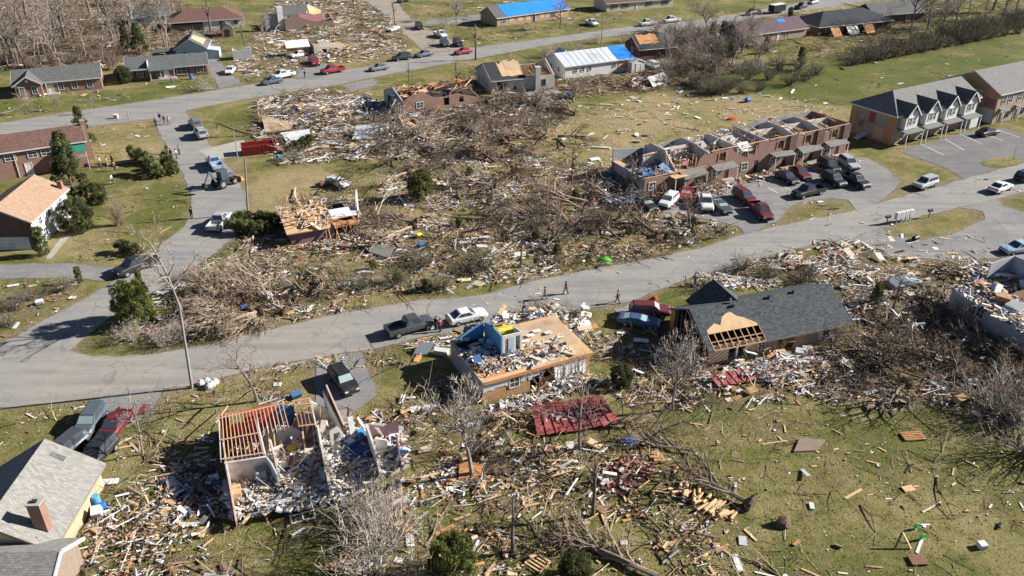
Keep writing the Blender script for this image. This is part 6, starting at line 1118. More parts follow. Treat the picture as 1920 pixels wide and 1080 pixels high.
# ------------------------------------------------------------------ vehicles
def paint(name, col, rough=0.32):
    if name in MATS: return MATS[name]
    t = NT(name); p = t.pos(); d = t.ramp(t.noise(p, 1.6, 5, 0.65), [(0.45, 0.0), (0.8, 0.35)])
    c = t.mix(d, col, tuple(0.6 * x + 0.4 * y for x, y in zip(col, (0.22, 0.19, 0.15))))
    m = t.done(c, t.ramp(t.noise(p, 2.5, 4), [(0.3, rough), (0.8, rough + 0.25)]), 0, 0.5); t.b.inputs['Coat Weight'].default_value = 0.25; MATS[name] = m; return m
PAINT = {k: paint('paint_' + k, c) for k, c in {'white': (0.62, 0.62, 0.61), 'black': (0.018, 0.019, 0.021), 'charcoal': (0.055, 0.062, 0.072), 'grey': (0.16, 0.17, 0.18), 'silver': (0.36, 0.37, 0.38), 'red': (0.27, 0.016, 0.022), 'maroon': (0.115, 0.018, 0.024), 'blue': (0.035, 0.075, 0.17), 'skyblue': (0.30, 0.40, 0.50), 'slate': (0.075, 0.095, 0.115)}.items()}
M['tyre'] = plain('tyre_rubber', (0.018, 0.018, 0.018), 0.85, 0.2, 4); M['rim'] = plain('wheel_rim', (0.36, 0.37, 0.38), 0.35, 0.15, 4, 0.6); M['lamp'] = plain('headlamp', (0.55, 0.57, 0.58), 0.2, 0.1, 4); M['tail'] = plain('tail_lamp', (0.35, 0.015, 0.012), 0.3, 0.1, 4); M['trimk'] = plain('black_trim', (0.025, 0.025, 0.026), 0.6, 0.2, 4); M['crackglass'] = plain('crazed_glass', (0.26, 0.34, 0.33), 0.35, 0.4, 5)
def loft(mb, st):
    """st: (x, half width, z bottom, z top, shoulder inset)"""
    rings = []
    for x, w, zb, zt, ins in st:
        m_ = (zb + zt) / 2; half = [(w * 0.86, zb), (w * 0.98, zb + 0.12), (w, m_), (w * 0.985, zt - 0.14), (w - ins, zt)]
        rings.append([(x, y, z) for y, z in half] + [(x, -y, z) for y, z in reversed(half)])
    o = len(mb.v); n = 10
    for r_ in rings: mb.v += r_
    for i in range(len(rings) - 1):
        for k in range(n): mb.f.append((o + i * n + k, o + i * n + (k + 1) % n, o + (i + 1) * n + (k + 1) % n, o + (i + 1) * n + k)); mb.mi.append(0)
    mb.f.append(tuple(o + k for k in range(n))); mb.f.append(tuple(o + (len(rings) - 1) * n + k for k in range(n))); mb.mi += [0, 0]
def car_proto(kind, glass='glass', wheels=True, flat=0.0):
    S = dict(sedan=dict(L=4.8, W=0.92, hood=0.93, belt=0.97, roof=1.45, ws=(1.0, 0.2), rw=(-1.85, -1.05), wx=(1.42, -1.42), r=0.33, tz=1.0),
             suv=dict(L=4.75, W=0.95, hood=1.10, belt=1.12, roof=1.74, ws=(1.15, 0.45), rw=(-2.3, -2.0), wx=(1.42, -1.4), r=0.37, tz=1.1),
             pickup=dict(L=5.7, W=0.98, hood=1.14, belt=1.18, roof=1.84, ws=(1.5, 0.85), rw=(-0.72, -0.5), wx=(1.85, -1.75), r=0.40, tz=1.15))[kind]
    L, W_, hd, bt, rf, r = S['L'], S['W'], S['hood'], S['belt'], S['roof'] - flat, S['r']; f, b = L / 2, -L / 2; zb = 0.26 if kind == 'sedan' else 0.36
    root = thing('car', 'x', 'car'); mb = MB()
    back = [(b + 0.95, W_, zb, S['tz'], 0.1), (b + 0.25, W_ * 0.98, zb, S['tz'] - 0.02, 0.12), (b, W_ * 0.9, zb + 0.12, S['tz'] - 0.2, 0.1)] if kind != 'pickup' else [(-0.8, W_, zb, bt, 0.08)]
    loft(mb, [(f, W_ * 0.82, zb + 0.1, hd - 0.28, 0.12), (f - 0.18, W_ * 0.95, zb, hd - 0.12, 0.12), (f - 0.6, W_, zb, hd - 0.04, 0.12), (S['ws'][0], W_, zb, hd + 0.02, 0.1), (S['ws'][0] - 0.4, W_, zb, bt, 0.08), (min(-0.3, 0.0), W_, zb, bt, 0.08)] + back)
    if kind == 'pickup':                                # open bed: floor, sides, tailgate
        mb.box(b + 0.05, -0.78, -W_ * 0.95, W_ * 0.95, zb + 0.05, 0.72)
        for sy in (-1, 1): mb.box(b + 0.02, -0.76, min(sy * W_ * 0.99, sy * W_ * 0.86), max(sy * W_ * 0.99, sy * W_ * 0.86), 0.6, 1.16)
        mb.box(b, b + 0.1, -W_ * 0.94, W_ * 0.94, 0.55, 1.15)
    # cabin
    a0, a1 = S['ws']; c0, c1 = S['rw']; wb, wr = W_ * 0.93, W_ * 0.74; z0 = bt - 0.03
    A = [(a0, wb * 0.94, z0), (c0, wb * 0.94, z0), (c0, -wb * 0.94, z0), (a0, -wb * 0.94, z0), (a1, wr, rf), (c1, wr, rf), (c1, -wr, rf), (a1, -wr, rf)]
    mb.hexa([A[3], A[2], A[1], A[0], A[7], A[6], A[5], A[4]]); mb.box(c1 + 0.08, a1 - 0.08, -wr * 0.9, wr * 0.9, rf - 0.02, rf + 0.04)
    me = mb.mesh('body', PAINT['white'], bevel=0.035); body = obj('body', me, root); body.material_slots[0].link = 'OBJECT'; body.material_slots[0].material = PAINT['white']
    V = [Vector(p) for p in A]
    def quad(nm, i, j, k, l, m0, m1, n0, n1, mat):
        p00, p10, p11, p01 = V[i], V[j], V[k], V[l]; pt = lambda u, v: (p00 * (1 - u) + p10 * u) * (1 - v) + (p01 * (1 - u) + p11 * u) * v
        q = [pt(m0, n0), pt(m1, n0), pt(m1, n1), pt(m0, n1)]; nn = (q[1] - q[0]).cross(q[3] - q[0]).normalized(); cc = sum(q, Vector()) / 4
        if nn.dot(cc - Vector((-0.3, 0, 1.2))) < 0: nn = -nn
        return MB().extr([p + nn * 0.004 for p in q], nn * 0.014).build(nm, M[mat], root)
    quad('windscreen', 0, 3, 7, 4, 0.06, 0.94, 0.1, 0.94, glass); quad('rear_window', 1, 2, 6, 5, 0.08, 0.92, 0.15, 0.92, glass)
    for (i, j, k, l) in ((0, 1, 5, 4), (3, 2, 6, 7)):
        for m0, m1 in (((0.14, 0.47), (0.51, 0.88)) if kind != 'suv' else ((0.12, 0.38), (0.41, 0.64), (0.67, 0.94))): quad('side_window', i, j, k, l, m0, m1, 0.18, 0.92, 'glass')
    if wheels:
        ty = MB().lathe([(r * 0.55, -0.1), (r * 0.95, -0.11), (r, -0.06), (r, 0.06), (r * 0.95, 0.11), (r * 0.55, 0.1)], 16, axis='y').mesh('tyre', M['tyre']); ri = MB().lathe([(r * 0.15, -0.115), (r * 0.58, -0.105), (r * 0.58, 0.105), (r * 0.15, 0.115)], 12, axis='y').mesh('rim', M['rim'])
        for x in S['wx']:
            for sy in (-1, 1): w = obj('wheel', ty, root, (x, sy * (W_ - 0.08), r)); obj('rim', ri, w)
    for sy in (-1, 1):
        MB().rbox((f - 0.06, sy * W_ * 0.62, hd - 0.34), (0.16, 0.34, 0.16), Matrix.Identity(3)).build('headlight', M['lamp'], root)
        MB().rbox((b + 0.03, sy * W_ * 0.74, 0.85), (0.12, 0.22, 0.2), Matrix.Identity(3)).build('taillight', M['tail'], root)
    MB().box(f - 0.1, f + 0.05, -W_ * 0.8, W_ * 0.8, zb + 0.02, zb + 0.22).build('bumper', M['trimk'], root); MB().box(b - 0.05, b + 0.1, -W_ * 0.8, W_ * 0.8, zb + 0.02, zb + 0.2).build('bumper', M['trimk'], root)
    return root
PROTO = {'sedan': car_proto('sedan'), 'suv': car_proto('suv'), 'pickup': car_proto('pickup'), 'crushed': car_proto('sedan', 'crackglass', True, 0.3), 'suvc': car_proto('suv', 'crackglass', True, 0.12)}
used = set(); KN = {'sedan': 'sedan', 'suv': 'sport_utility_vehicle', 'pickup': 'pickup_truck', 'crushed': 'crushed_car', 'suvc': 'damaged_car'}; KC = {'sedan': 'car', 'suv': 'car', 'pickup': 'pickup truck', 'crushed': 'car', 'suvc': 'car'}
def car(kind, col, rear, front, label, group=None):
    a, b = G(*rear), G(*front); o = PROTO[kind] if kind not in used else copy_tree(PROTO[kind]); used.add(kind)
    o.name = KN[kind]; o.location = ((a[0] + b[0]) / 2, (a[1] + b[1]) / 2, 0.025); o.rotation_euler = (0, 0, math.atan2(b[1] - a[1], b[0] - a[0])); tag(o, label, KC[kind], group)
    for ch in o.children:
        if ch.name.startswith('body'): ch.material_slots[0].material = PAINT[col]
car('pickup', 'charcoal', (738, 629), (800, 612), 'dark grey pickup parked on the road beside white sedan'); car('sedan', 'white', (845, 608), (906, 594), 'white sedan parked on the road edge behind the gutted house')
car('suvc', 'black', (630, 704), (660, 742), 'black sport utility with crazed windscreen on gravel drive'); car('suvc', 'slate', (186, 780), (160, 820), 'dark slate sport utility beside red car by the grey roofed house')
car('sedan', 'maroon', (228, 794), (206, 822), 'dark red car squeezed between dark vehicles by the grey roofed house'); car('suv', 'black', (200, 846), (170, 880), 'black sport utility touching the grey roofed house'); car('suv', 'charcoal', (140, 842), (108, 868), 'charcoal car half hidden behind the grey roofed house'); slab_thing('fallen_sheet', 'small red metal sheet in branches beside the gravel drive', [(256, 778), (272, 776), (281, 760), (268, 760)], (0.1, 0.1, 0.7, 0.7), 'redmetal')
car('pickup', 'black', (284, 496), (231, 517), 'black pickup parked on the side road near gravel drive'); car('pickup', 'silver', (402, 436), (424, 411), 'silver pickup on the side road beside felled conifers'); car('pickup', 'skyblue', (412, 324), (396, 302), 'pale blue pickup behind the backhoe on side road'); car('suv', 'grey', (374, 246), (361, 231), 'grey sport utility at the side road mouth'); car('suv', 'silver', (384, 264), (371, 249), 'silver sport utility parked behind grey one at side road mouth')
TR = 'traffic stopped along the far road'
for a in (('sedan', 'slate', (528, 154), (493, 160), 'slate sedan behind white pickup on the far road'), ('pickup', 'white', (550, 142), (513, 150), 'white pickup beside red pickup on the far road'), ('pickup', 'red', (645, 133), (603, 140), 'bright red pickup driving along the far road'), ('pickup', 'red', (582, 112), (597, 129), 'red pickup nosed out of the far drive'), ('sedan', 'white', (576, 104), (545, 110), 'white sedan in rubble before low wrecked house'), ('sedan', 'grey', (726, 129), (696, 134), 'grey sedan alone on the far road bend'), ('suv', 'black', (772, 110), (735, 115), 'black sport utility before the road junction on far road'), ('sedan', 'slate', (812, 103), (778, 109), 'slate grey sedan beside black sport utility on far road'), ('sedan', 'red', (881, 99), (856, 103), 'red car past the far road junction'), ('pickup', 'white', (812, 63), (840, 76), 'white pickup waiting in the dirt street'), ('suv', 'charcoal', (826, 79), (842, 93), 'charcoal sport utility at the mouth of dirt street'), ('suv', 'black', (850, 79), (868, 92), 'black sport utility turning out of the dirt street'), ('suv', 'black', (779, 47), (794, 61), 'black sport utility before the branch pile in dirt street'), ('crushed', 'white', (748, 54), (727, 62), 'wrecked white car with dark hood beside dirt street'), ('suv', 'black', (770, 2), (745, 6), 'black van at the far end of dirt street'), ('sedan', 'white', (437, 131), (428, 143), 'white hatchback in the drive of the porch ranch'), ('pickup', 'white', (1097, 42), (1122, 53), 'white pickup on the verge beside the bare tree and tarp house'), ('pickup', 'white', (1233, 46), (1195, 50), 'white pickup ahead on the far road before cream house'), ('pickup', 'white', (1276, 40), (1241, 44), 'second white pickup behind another before the cream house'), ('pickup', 'maroon', (1430, 24), (1392, 31), 'dark maroon pickup on the far road near utility pole'), ('pickup', 'black', (1491, 19), (1512, 13), 'black pickup towing a box trailer'), ('sedan', 'silver', (1512, 10), (1536, 4), 'silver car ahead of the towing pickup'), ('suv', 'white', (1233, 132), (1210, 122), 'white sport utility beside the small shed and white house')): car(*a)
for a in (('suv', 'silver', (1756, 343), (1710, 359), 'silver sport utility parked on the verge beside the road'), ('sedan', 'white', (1855, 365), (1893, 350), 'white sedan on the road beside the grass island'), ('sedan', 'black', (1833, 257), (1867, 250), 'black car in a bay of the asphalt parking lot'), ('suv', 'black', (1908, 342), (1938, 333), 'black sport utility on the road cut by right edge'), ('sedan', 'skyblue', (1935, 468), (1876, 476), 'pale blue car on the gravel yard behind the grey block'), ('suvc', 'white', (1266, 372), (1240, 396), 'white sport utility amid debris at the row end'), ('crushed', 'red', (1288, 358), (1283, 380), 'smashed red car before the ruined row'), ('pickup', 'white', (1317, 370), (1327, 404), 'battered white pickup before the ruined row'), ('suv', 'maroon', (1380, 367), (1409, 386), 'maroon sport utility on the gravel lot'), ('pickup', 'maroon', (1411, 389), (1440, 418), 'maroon pickup behind maroon sport utility'), ('sedan', 'black', (1459, 330), (1491, 348), 'black sedan next to maroon sedan before the ruined row'), ('sedan', 'maroon', (1486, 321), (1513, 340), 'maroon sedan next to black sedan before the ruined row'), ('suv', 'black', (1538, 309), (1568, 327), 'black sport utility next to silver one before ruined row'), ('suv', 'silver', (1576, 304), (1604, 323), 'silver sport utility at the end of the ruined row'), ('pickup', 'black', (1542, 360), (1486, 373), 'black pickup crossing the gravel lot'), ('suv', 'black', (1545, 336), (1578, 353), 'black sport utility in second line on gravel lot'), ('pickup', 'black', (1586, 338), (1616, 353), 'black pickup with pale hood at the lot entrance'), ('crushed', 'black', (1199, 379), (1224, 398), 'crushed black car buried in branches at row end'), ('crushed', 'charcoal', (1342, 384), (1362, 402), 'crushed charcoal car in rubble beside battered pickup'), ('crushed', 'white', (617, 340), (653, 355), 'crushed white car alone on straw coloured grass'), ('suvc', 'maroon', (1195, 590), (1240, 592), 'maroon sport utility wrecked at the open gable of shingle house'), ('crushed', 'blue', (1180, 607), (1214, 612), 'crushed blue car behind the bare tree and open gable'), ('crushed', 'grey', (1676, 541), (1708, 535), 'crushed grey car under rubble by the grey block')): car(*a)
for k in list(PROTO):
    if k not in used: print('unused', k)

# ------------------------------------------------------------------ machines, containers, street furniture
h = House('backhoe', 'dark backhoe loader with raised boom on the side road', G(422, 348), 60, 'backhoe')
h.part('chassis', MB().box(-1.6, 1.6, -0.5, 0.5, 0.6, 1.2), 'trimk', bevel=0.05); h.part('cab', MB().hexa([(-0.9, -0.6, 1.2), (0.6, -0.6, 1.2), (0.6, 0.6, 1.2), (-0.9, 0.6, 1.2), (-0.8, -0.55, 2.6), (0.4, -0.55, 2.6), (0.4, 0.55, 2.6), (-0.8, 0.55, 2.6)]), 'glass'); h.part('cab_roof', MB().box(-1.0, 0.6, -0.7, 0.7, 2.6, 2.72), PAINT['slate']); h.part('hood', MB().box(0.6, 1.9, -0.45, 0.45, 1.2, 1.65), PAINT['slate'], bevel=0.06)
for x, r in ((-1.1, 0.75), (1.3, 0.55)):
    for sy in (-1, 1): w = h.part('wheel', MB().lathe([(r * 0.5, -0.2), (r, -0.18), (r, 0.18), (r * 0.5, 0.2)], 16, axis='y'), 'tyre', loc=(x, sy * 0.85, r)); h.part('rim', MB().lathe([(0.1, -0.21), (r * 0.52, -0.205), (r * 0.52, 0.205), (0.1, 0.21)], 12, axis='y'), 'rim', w)
h.part('boom', MB().beam((-1.6, 0, 1.2), (-2.6, 0, 3.2), 0.22, 0.3), PAINT['slate']); h.part('dipper', MB().beam((-2.6, 0, 3.2), (-3.8, 0, 1.6), 0.18, 0.25), PAINT['slate']); h.part('bucket', MB().extr([(-4.1, -0.35, 1.7), (-3.6, -0.35, 1.6), (-3.7, -0.35, 1.0), (-4.2, -0.35, 1.1)], (0, 0.7, 0)), 'trimk')
h.part('loader_arm', MB().beam((0.8, 0.6, 1.3), (2.6, 0.6, 0.5), 0.12, 0.2), 'trimk'); h.part('loader_arm', MB().beam((0.8, -0.6, 1.3), (2.6, -0.6, 0.5), 0.12, 0.2), 'trimk'); h.part('loader_bucket', MB().extr([(2.5, -1.1, 0.1), (3.3, -1.1, 0.1), (2.9, -1.1, 0.8), (2.5, -1.1, 0.9)], (0, 2.2, 0)), 'orange_ply')
h = House('dumpster', 'red open-top dumpster beside the side road and green conifer', G(455, 293), 20, 'dumpster')
for (x0, x1, y0, y1) in ((0, 6, 0, 0.1), (0, 6, 2.3, 2.4), (0, 0.1, 0.1, 2.3), (5.9, 6, 0.1, 2.3)): h.part('side', MB().box(x0, x1, y0, y1, 0.15, 1.7), PAINT['red'])
h.part('floor', MB().box(0.1, 5.9, 0.1, 2.3, 0.15, 0.3), 'dark')
for k in range(9): h.part('rib', MB().box(0.3 + k * 0.66, 0.38 + k * 0.66, -0.09, -0.003, 0.15, 1.6), PAINT['red'])
h = House('box_trailer', 'black box trailer with white roof towed on the far road', G(1450, 27), 33, 'trailer')
h.part('box', MB().box(0, 5.5, 0, 2.3, 0.6, 2.6), 'black', bevel=0.05); h.part('roof', MB().box(-0.03, 5.53, -0.03, 2.33, 2.6, 2.68), 'white')
for x in (2.3, 3.2): h.part('wheel', MB().lathe([(0.2, -0.1), (0.34, -0.1), (0.34, 0.1), (0.2, 0.1)], 14, axis='y'), 'tyre', loc=(x, -0.05, 0.35))
h.part('drawbar', MB().beam((5.5, 1.15, 0.55), (6.8, 1.15, 0.5), 0.12, 0.12), 'trimk')
M['pole'] = plain('pole_wood', (0.26, 0.215, 0.175), 0.9, 0.3, 1.5); M['pole_grey'] = plain('pole_grey', (0.27, 0.26, 0.245), 0.8, 0.2, 1.5)
def pole(px, H_, label, mat='pole', arm=None, lean=(0.0, 0.0), cross=False, r=0.15):
    g = G(*px); o = thing('utility_pole', label, 'pole', (g[0], g[1], -0.05)); o.rotation_euler = (lean[0], lean[1], 0)
    MB().tube([(0, 0, -0.3), (0, 0, H_ / 2), (0, 0, H_)], [r, r * 0.85, r * 0.7], 10).build('shaft', M[mat], o)
    if arm: MB().tube([(0, 0, H_ - 0.3), (arm * 0.6, 0, H_ + 0.1), (arm, 0, H_ + 0.1)], [0.05, 0.045, 0.04], 6).build('lamp_arm', M['steel'], o); MB().rbox((arm * 1.12, 0, H_ + 0.08), (0.6, 0.26, 0.14), Matrix.Identity(3)).build('lamp_head', M['steel'], o)
    if cross:
        MB().box(-1.2, 1.2, 0.12, 0.24, H_ - 0.8, H_ - 0.66).build('crossarm', M['pole'], o)
        for x in (-1.1, -0.5, 0.5, 1.1): MB().lathe([(0.05, 0), (0.07, 0.08), (0.03, 0.18)], 8, (x, 0.18, H_ - 0.66)).build('insulator', M['steel'], o)
    return o
pole((360, 727), 10.0, 'bare grey utility pole leaning beside the main road', 'pole_grey', lean=(0.0, 0.06), r=0.16); pole((465, 402), 9.0, 'brown utility pole beside side road and felled conifers', lean=(0.0, 0.10)); pole((447, 302), 6.0, 'steel lamp post beside the red dumpster', 'steel', 1.2, r=0.09); pole((1127, 88), 8.5, 'lamp post with long arm behind the white house', 'pole_grey', 2.2, r=0.13); pole((1410, 44), 8.5, 'brown utility pole on far road near the plum roofed house'); pole((242, 224), 2.3, 'short grey marker post at the side road corner', 'pole_grey', r=0.1); pole((1899, 300), 2.6, 'small sign post on the grass bed in the lot', 'pole', r=0.05)
h = House('mailbox_cluster', 'row of white cluster mailboxes on posts at the roadside', G(1679, 421), 24, 'mailboxes')
for k in range(4): x = k * 0.85; b_ = h.part('cabinet', MB().box(x, x + 0.75, 0, 0.5, 0.7, 1.75), 'sid_white' if False else 'white', bevel=0.03); h.part('pedestal', MB().box(x + 0.3, x + 0.45, 0.18, 0.32, 0, 0.7), 'steel'); h.part('door_line', MB().box(x + 0.36, x + 0.39, -0.012, -0.001, 0.75, 1.7), 'drywall_grey', b_)
def mailbox(px, label):
    h = House('mailbox', label, G(*px), 20, 'mailbox'); h.part('post', MB().box(-0.06, 0.06, -0.06, 0.06, 0, 1.0), 'oldwood'); h.part('box', MB().extr([(-0.35, -0.18, 1.0), (-0.35, 0.18, 1.0), (-0.35, 0.18, 1.25), (-0.35, 0.08, 1.38), (-0.35, -0.08, 1.38), (-0.35, -0.18, 1.25)], (0.75, 0, 0)), 'black'); h.part('flag', MB().box(0.1, 0.14, -0.2, -0.18, 1.2, 1.45), 'redcloth')
mailbox((1741, 408), 'single dark mailbox beside the row of cluster mailboxes'); mailbox((1662, 420), 'single tilted mailbox left standing by cluster boxes')
# pieces on the near lawn
def rack(name, label, px, rz, w, d, n, mat, cat, legs=0.0):
    h = House(name, label, G(*px), rz, cat)
    for k in range(n): y = d * k / (n - 1); h.part('slat', MB().box(-w / 2, w / 2, y - 0.07, y + 0.07, 0.16 + legs, 0.2 + legs), mat)
    for x in (-w / 2 + 0.05, w / 2 - 0.05): h.part('runner', MB().box(x - 0.06, x + 0.06, -0.07, d + 0.07, 0.0, 0.158 + legs), mat)
rack('wooden_pallet', 'orange wooden pallet lying on the near lawn', (1716, 826), 4, 2.0, 1.0, 5, 'orange_ply', 'pallet'); rack('wooden_pallet', 'dark red slatted mat on the near lawn grass', (1724, 1060), 2, 1.2, 0.8, 6, 'brick', 'mat'); rack('wooden_pallet', 'broken wooden pallet in the bottom debris by dark bush', (998, 1066), -40, 1.5, 1.3, 5, 'pine', 'pallet')
h = House('window_frame', 'white window frame thrown on the grass beside plank porch', G(570, 978), 22, 'window frame')
Mx = Matrix.Rotation(0.12, 3, 'X')
for (x, y, w, d) in ((0, 0, 2.0, 0.14), (0, 1.6, 2.0, 0.14), (-0.95, 0.8, 0.12, 1.5), (0.95, 0.8, 0.12, 1.5), (0, 0.8, 0.1, 1.5), (-0.48, 0.8, 0.85, 0.08), (0.48, 0.8, 0.85, 0.08)): h.part('bar', MB().rbox((x, y, 0.12 + y * 0.12), (w, d, 0.1), Mx), 'white')
h = House('a_frame', 'dark wooden A-frame stand lying on the near lawn', G(1690, 1028), 10, 'frame'); h.part('leg', MB().beam((-0.6, 0, 0.05), (0.0, 0.4, 1.3), 0.14, 0.08), 'oldwood'); h.part('leg', MB().beam((0.7, -0.2, 0.05), (0.05, 0.4, 1.32), 0.16, 0.06), 'pine'); h.part('brace', MB().beam((-0.4, 0.1, 0.5), (0.5, 0.0, 0.5), 0.1, 0.06), 'oldwood')
M['green_plastic'] = plain('green_plastic', (0.02, 0.42, 0.12), 0.4, 0.15, 3); M['lime'] = plain('lime_plastic', (0.10, 0.50, 0.03), 0.4, 0.15, 3); M['blue_plastic'] = plain('blue_plastic', (0.03, 0.14, 0.42), 0.45, 0.2, 3); M['skin'] = plain('skin', (0.42, 0.25, 0.18), 0.6, 0.1, 6)
for k, (x, y) in enumerate(((1717, 992), (1728, 1012))):
    h = House('toy_wheel', 'small bright green plastic wheel toy standing on the lawn', G(x, y), 30, 'toy', group='green wheel toys'); n = 14; h.part('hoop', MB().tube([(0.26 * math.cos(6.283 * i / n), 0, 0.3 + 0.26 * math.sin(6.283 * i / n)) for i in range(n + 1)], [0.06] * (n + 1), 6), 'green_plastic'); h.part('hub', MB().lathe([(0.09, -0.12), (0.09, 0.12)], 8, (0, 0, 0.3), 'y'), 'green_plastic'); [h.part('spoke', MB().beam((0, 0, 0.3), (0.26 * math.cos(a), 0, 0.3 + 0.26 * math.sin(a)), 0.03, 0.03), 'green_plastic') for a in (0.5, 2.6, 4.7)]
def hull(name, label, px, rz, L_, w, hh, mat, cat):
    """upturned shell: kayak, sandbox lid, tub"""
    h = House(name, label, G(*px), rz, cat); mb = MB(); n = 10; rings = []
    for i in range(n + 1):
        x = -L_ / 2 + L_ * i / n; f = math.sqrt(max(0.03, 1 - (2 * i / n - 1) ** 2)); rings.append([(x, w / 2 * f * math.cos(a), hh * f * math.sin(a)) for a in [math.pi * k / 8 for k in range(9)]])
    o = len(mb.v)
    for r_ in rings: mb.v += r_
    for i in range(n):
        for k in range(9): mb.f.append((o + i * 9 + k, o + i * 9 + (k + 1) % 9, o + (i + 1) * 9 + (k + 1) % 9, o + (i + 1) * 9 + k)); mb.mi.append(0)
    h.part('shell', mb, mat); h.part('rim', MB().tube([(r_[0][0], r_[0][1], 0.03) for r_ in rings], [0.04] * (n + 1), 5), mat); h.part('rim', MB().tube([(r_[8][0], r_[8][1], 0.03) for r_ in rings], [0.04] * (n + 1), 5), mat)
hull('kayak', 'upturned lime green plastic shell in debris beside the road', (1134, 489), -10, 2.0, 1.2, 0.5, 'lime', 'plastic shell'); hull('plastic_tub', 'dark blue plastic tub behind the red canopy on the lawn', (1178, 830), 5, 1.6, 0.9, 0.75, 'blue_plastic', 'tub'); hull('tank', 'white rounded tank lying before the tan brick wall', (1430, 705), 30, 1.8, 0.9, 0.8, 'white', 'tank'); hull('plastic_shell', 'red plastic sled lying in the field behind ruined row', (1372, 224), 20, 2.4, 1.0, 0.4, 'redcloth', 'plastic shell'); hull('plastic_shell', 'red tarp heap on grass between driveway and road', (1227, 562), 20, 0.9, 0.7, 0.5, 'redcloth', 'plastic shell')
def barrel(px, label, mat, H_=0.95, r=0.32, lay=False):
    g = G(*px); o = thing('barrel', label, 'barrel', (g[0], g[1], r if lay else 0.0)); 
    if lay: o.rotation_euler = (0, R(90), 0.6)
    MB().lathe([(r * 0.92, 0), (r, 0.08), (r, H_ * 0.33), (r * 1.04, H_ * 0.35), (r, H_ * 0.37), (r, H_ - 0.08), (r * 0.92, H_)], 14).build('drum', M[mat], o); MB().lathe([(r * 0.8, H_), (r * 0.8, H_ + 0.03)], 14).build('lid', M[mat], o)
barrel((183, 948), 'sky blue barrel beside the grey roofed house wall', 'skyblue', 1.1, 0.36); barrel((174, 962), 'dark blue barrel lying by the grey roofed house', 'blue_plastic', 1.1, 0.36, True); barrel((1066, 184), 'blue drum standing on grass near the white house', 'blue_plastic', 1.2, 0.5); barrel((522, 300), 'blue drum near the red dumpster', 'skyblue'); barrel((359, 148), 'blue bin before the porch ranch', 'blue_plastic', 1.1, 0.4); barrel((1398, 192), 'blue drum at the foot of the thicket', 'blue_plastic', 1.2, 0.5, True); barrel((1712, 452), 'black drum fallen on the gravel by island', 'black', 1.0, 0.35, True)
# washing machines, boxes, bags and furniture thrown about
def appliance(px, label, mat, d=(0.75, 0.7, 1.0), rz=0.0, tilt=0.0, name='appliance', cat='appliance'):
    h = House(name, label, G(*px), rz, cat); h.root.rotation_euler = (tilt, 0, R(rz)); h.root.location.z = 0.02 + abs(math.sin(tilt)) * d[1] * 0.5; h.part('case', MB().box(-d[0] / 2, d[0] / 2, -d[1] / 2, d[1] / 2, 0, d[2]), mat, bevel=0.04); h.part('panel', MB().box(-d[0] / 2 + 0.06, d[0] / 2 - 0.06, -d[1] / 2 - 0.012, -d[1] / 2 - 0.001, 0.08, d[2] - 0.08), 'drywall_grey' if mat == 'white' else 'trimk')
for a in (((1840, 1026), 'small white box lying on open near lawn', 'white', (0.7, 0.6, 0.45), 10, 0.0), ((185, 967), 'white washing machine toppled by the grey roofed house', 'white', (0.8, 0.8, 1.0), 20, 0.5), ((1470, 655), 'orange wooden wardrobe leaning by tan brick wall', 'ply', (1.1, 0.7, 1.7), 15, 0.4), ((1500, 668), 'white freezer lying beside tan brick wall', 'white', (1.2, 0.8, 0.8), -20, 0.3), ((930, 628), 'dark armchair thrown against the gutted house', 'black', (1.0, 0.9, 0.8), 20, 0.3), ((1800, 755), 'cardboard coloured box on the edge of the tangle', 'ply', (1.3, 0.8, 0.7), 25, 0.1), ((1040, 588), 'white refrigerator lying behind the gutted house', 'white', (1.7, 0.8, 0.8), 60, 0.2), ((1055, 617), 'brown overturned dresser behind the gutted house', 'osb', (2.2, 1.2, 0.9), -40, 0.45), ((1000, 596), 'pale blue cooler box behind the gutted house', 'skyblue', (0.8, 0.6, 0.7), 10, 0.2), ((828, 664), 'white cabinet lying on the verge near grey sheet', 'white', (1.6, 0.7, 0.6), -15, 0.2), ((870, 866), 'tan armchair under the bare tree', 'carpet', (0.9, 0.8, 0.9), 30, 0.3), ((790, 465), 'bright blue chair cushion heap in central debris', 'blue_plastic', (0.9, 0.7, 0.7), 30, 0.3), ((785, 445), 'yellow plastic slide piece in central debris', 'yellow', (0.8, 0.5, 0.5), 50, 0.4), ((460, 582), 'royal blue bag in the big branch heap', 'blue_plastic', (0.7, 0.6, 0.6), 20, 0.3), ((555, 745), 'blue folded canopy behind the roofless house', 'bluewall', (1.1, 0.6, 0.5), 40, 0.3), ((75, 570), 'white overturned cart at the road corner', 'white', (0.9, 0.5, 0.5), 30, 0.3), ((218, 222), 'white appliance at the far road corner', 'white', (0.8, 0.7, 0.8), 10, 0.1)): appliance(*a)
# cut logs stacked beside the fallen tree
rr = random.Random(9)
for k in range(30):
    f = rr.random(); x = 1268 + 105 * f + rr.uniform(-12, 12); y = 914 + 58 * f + rr.uniform(-14, 14); g = G(x, y); L_ = rr.uniform(1.0, 1.9); r_ = rr.uniform(0.10, 0.17); z = r_ + (0.25 if k % 3 == 2 else 0)
    o = thing('split_log', 'fresh split log in the spilled pile by the fallen tree', 'log', (g[0], g[1], z), R(rr.uniform(20, 80)), 'spilled split logs'); MB().tube([(-L_ / 2, 0, 0), (0, 0, rr.uniform(-.02, .02)), (L_ / 2, 0, 0)], [r_, r_ * 1.05, r_ * 0.9], 7).build('log', M['pine'] if k % 2 else M['ply'], o); o.rotation_euler[1] = rr.uniform(-.12, .12)
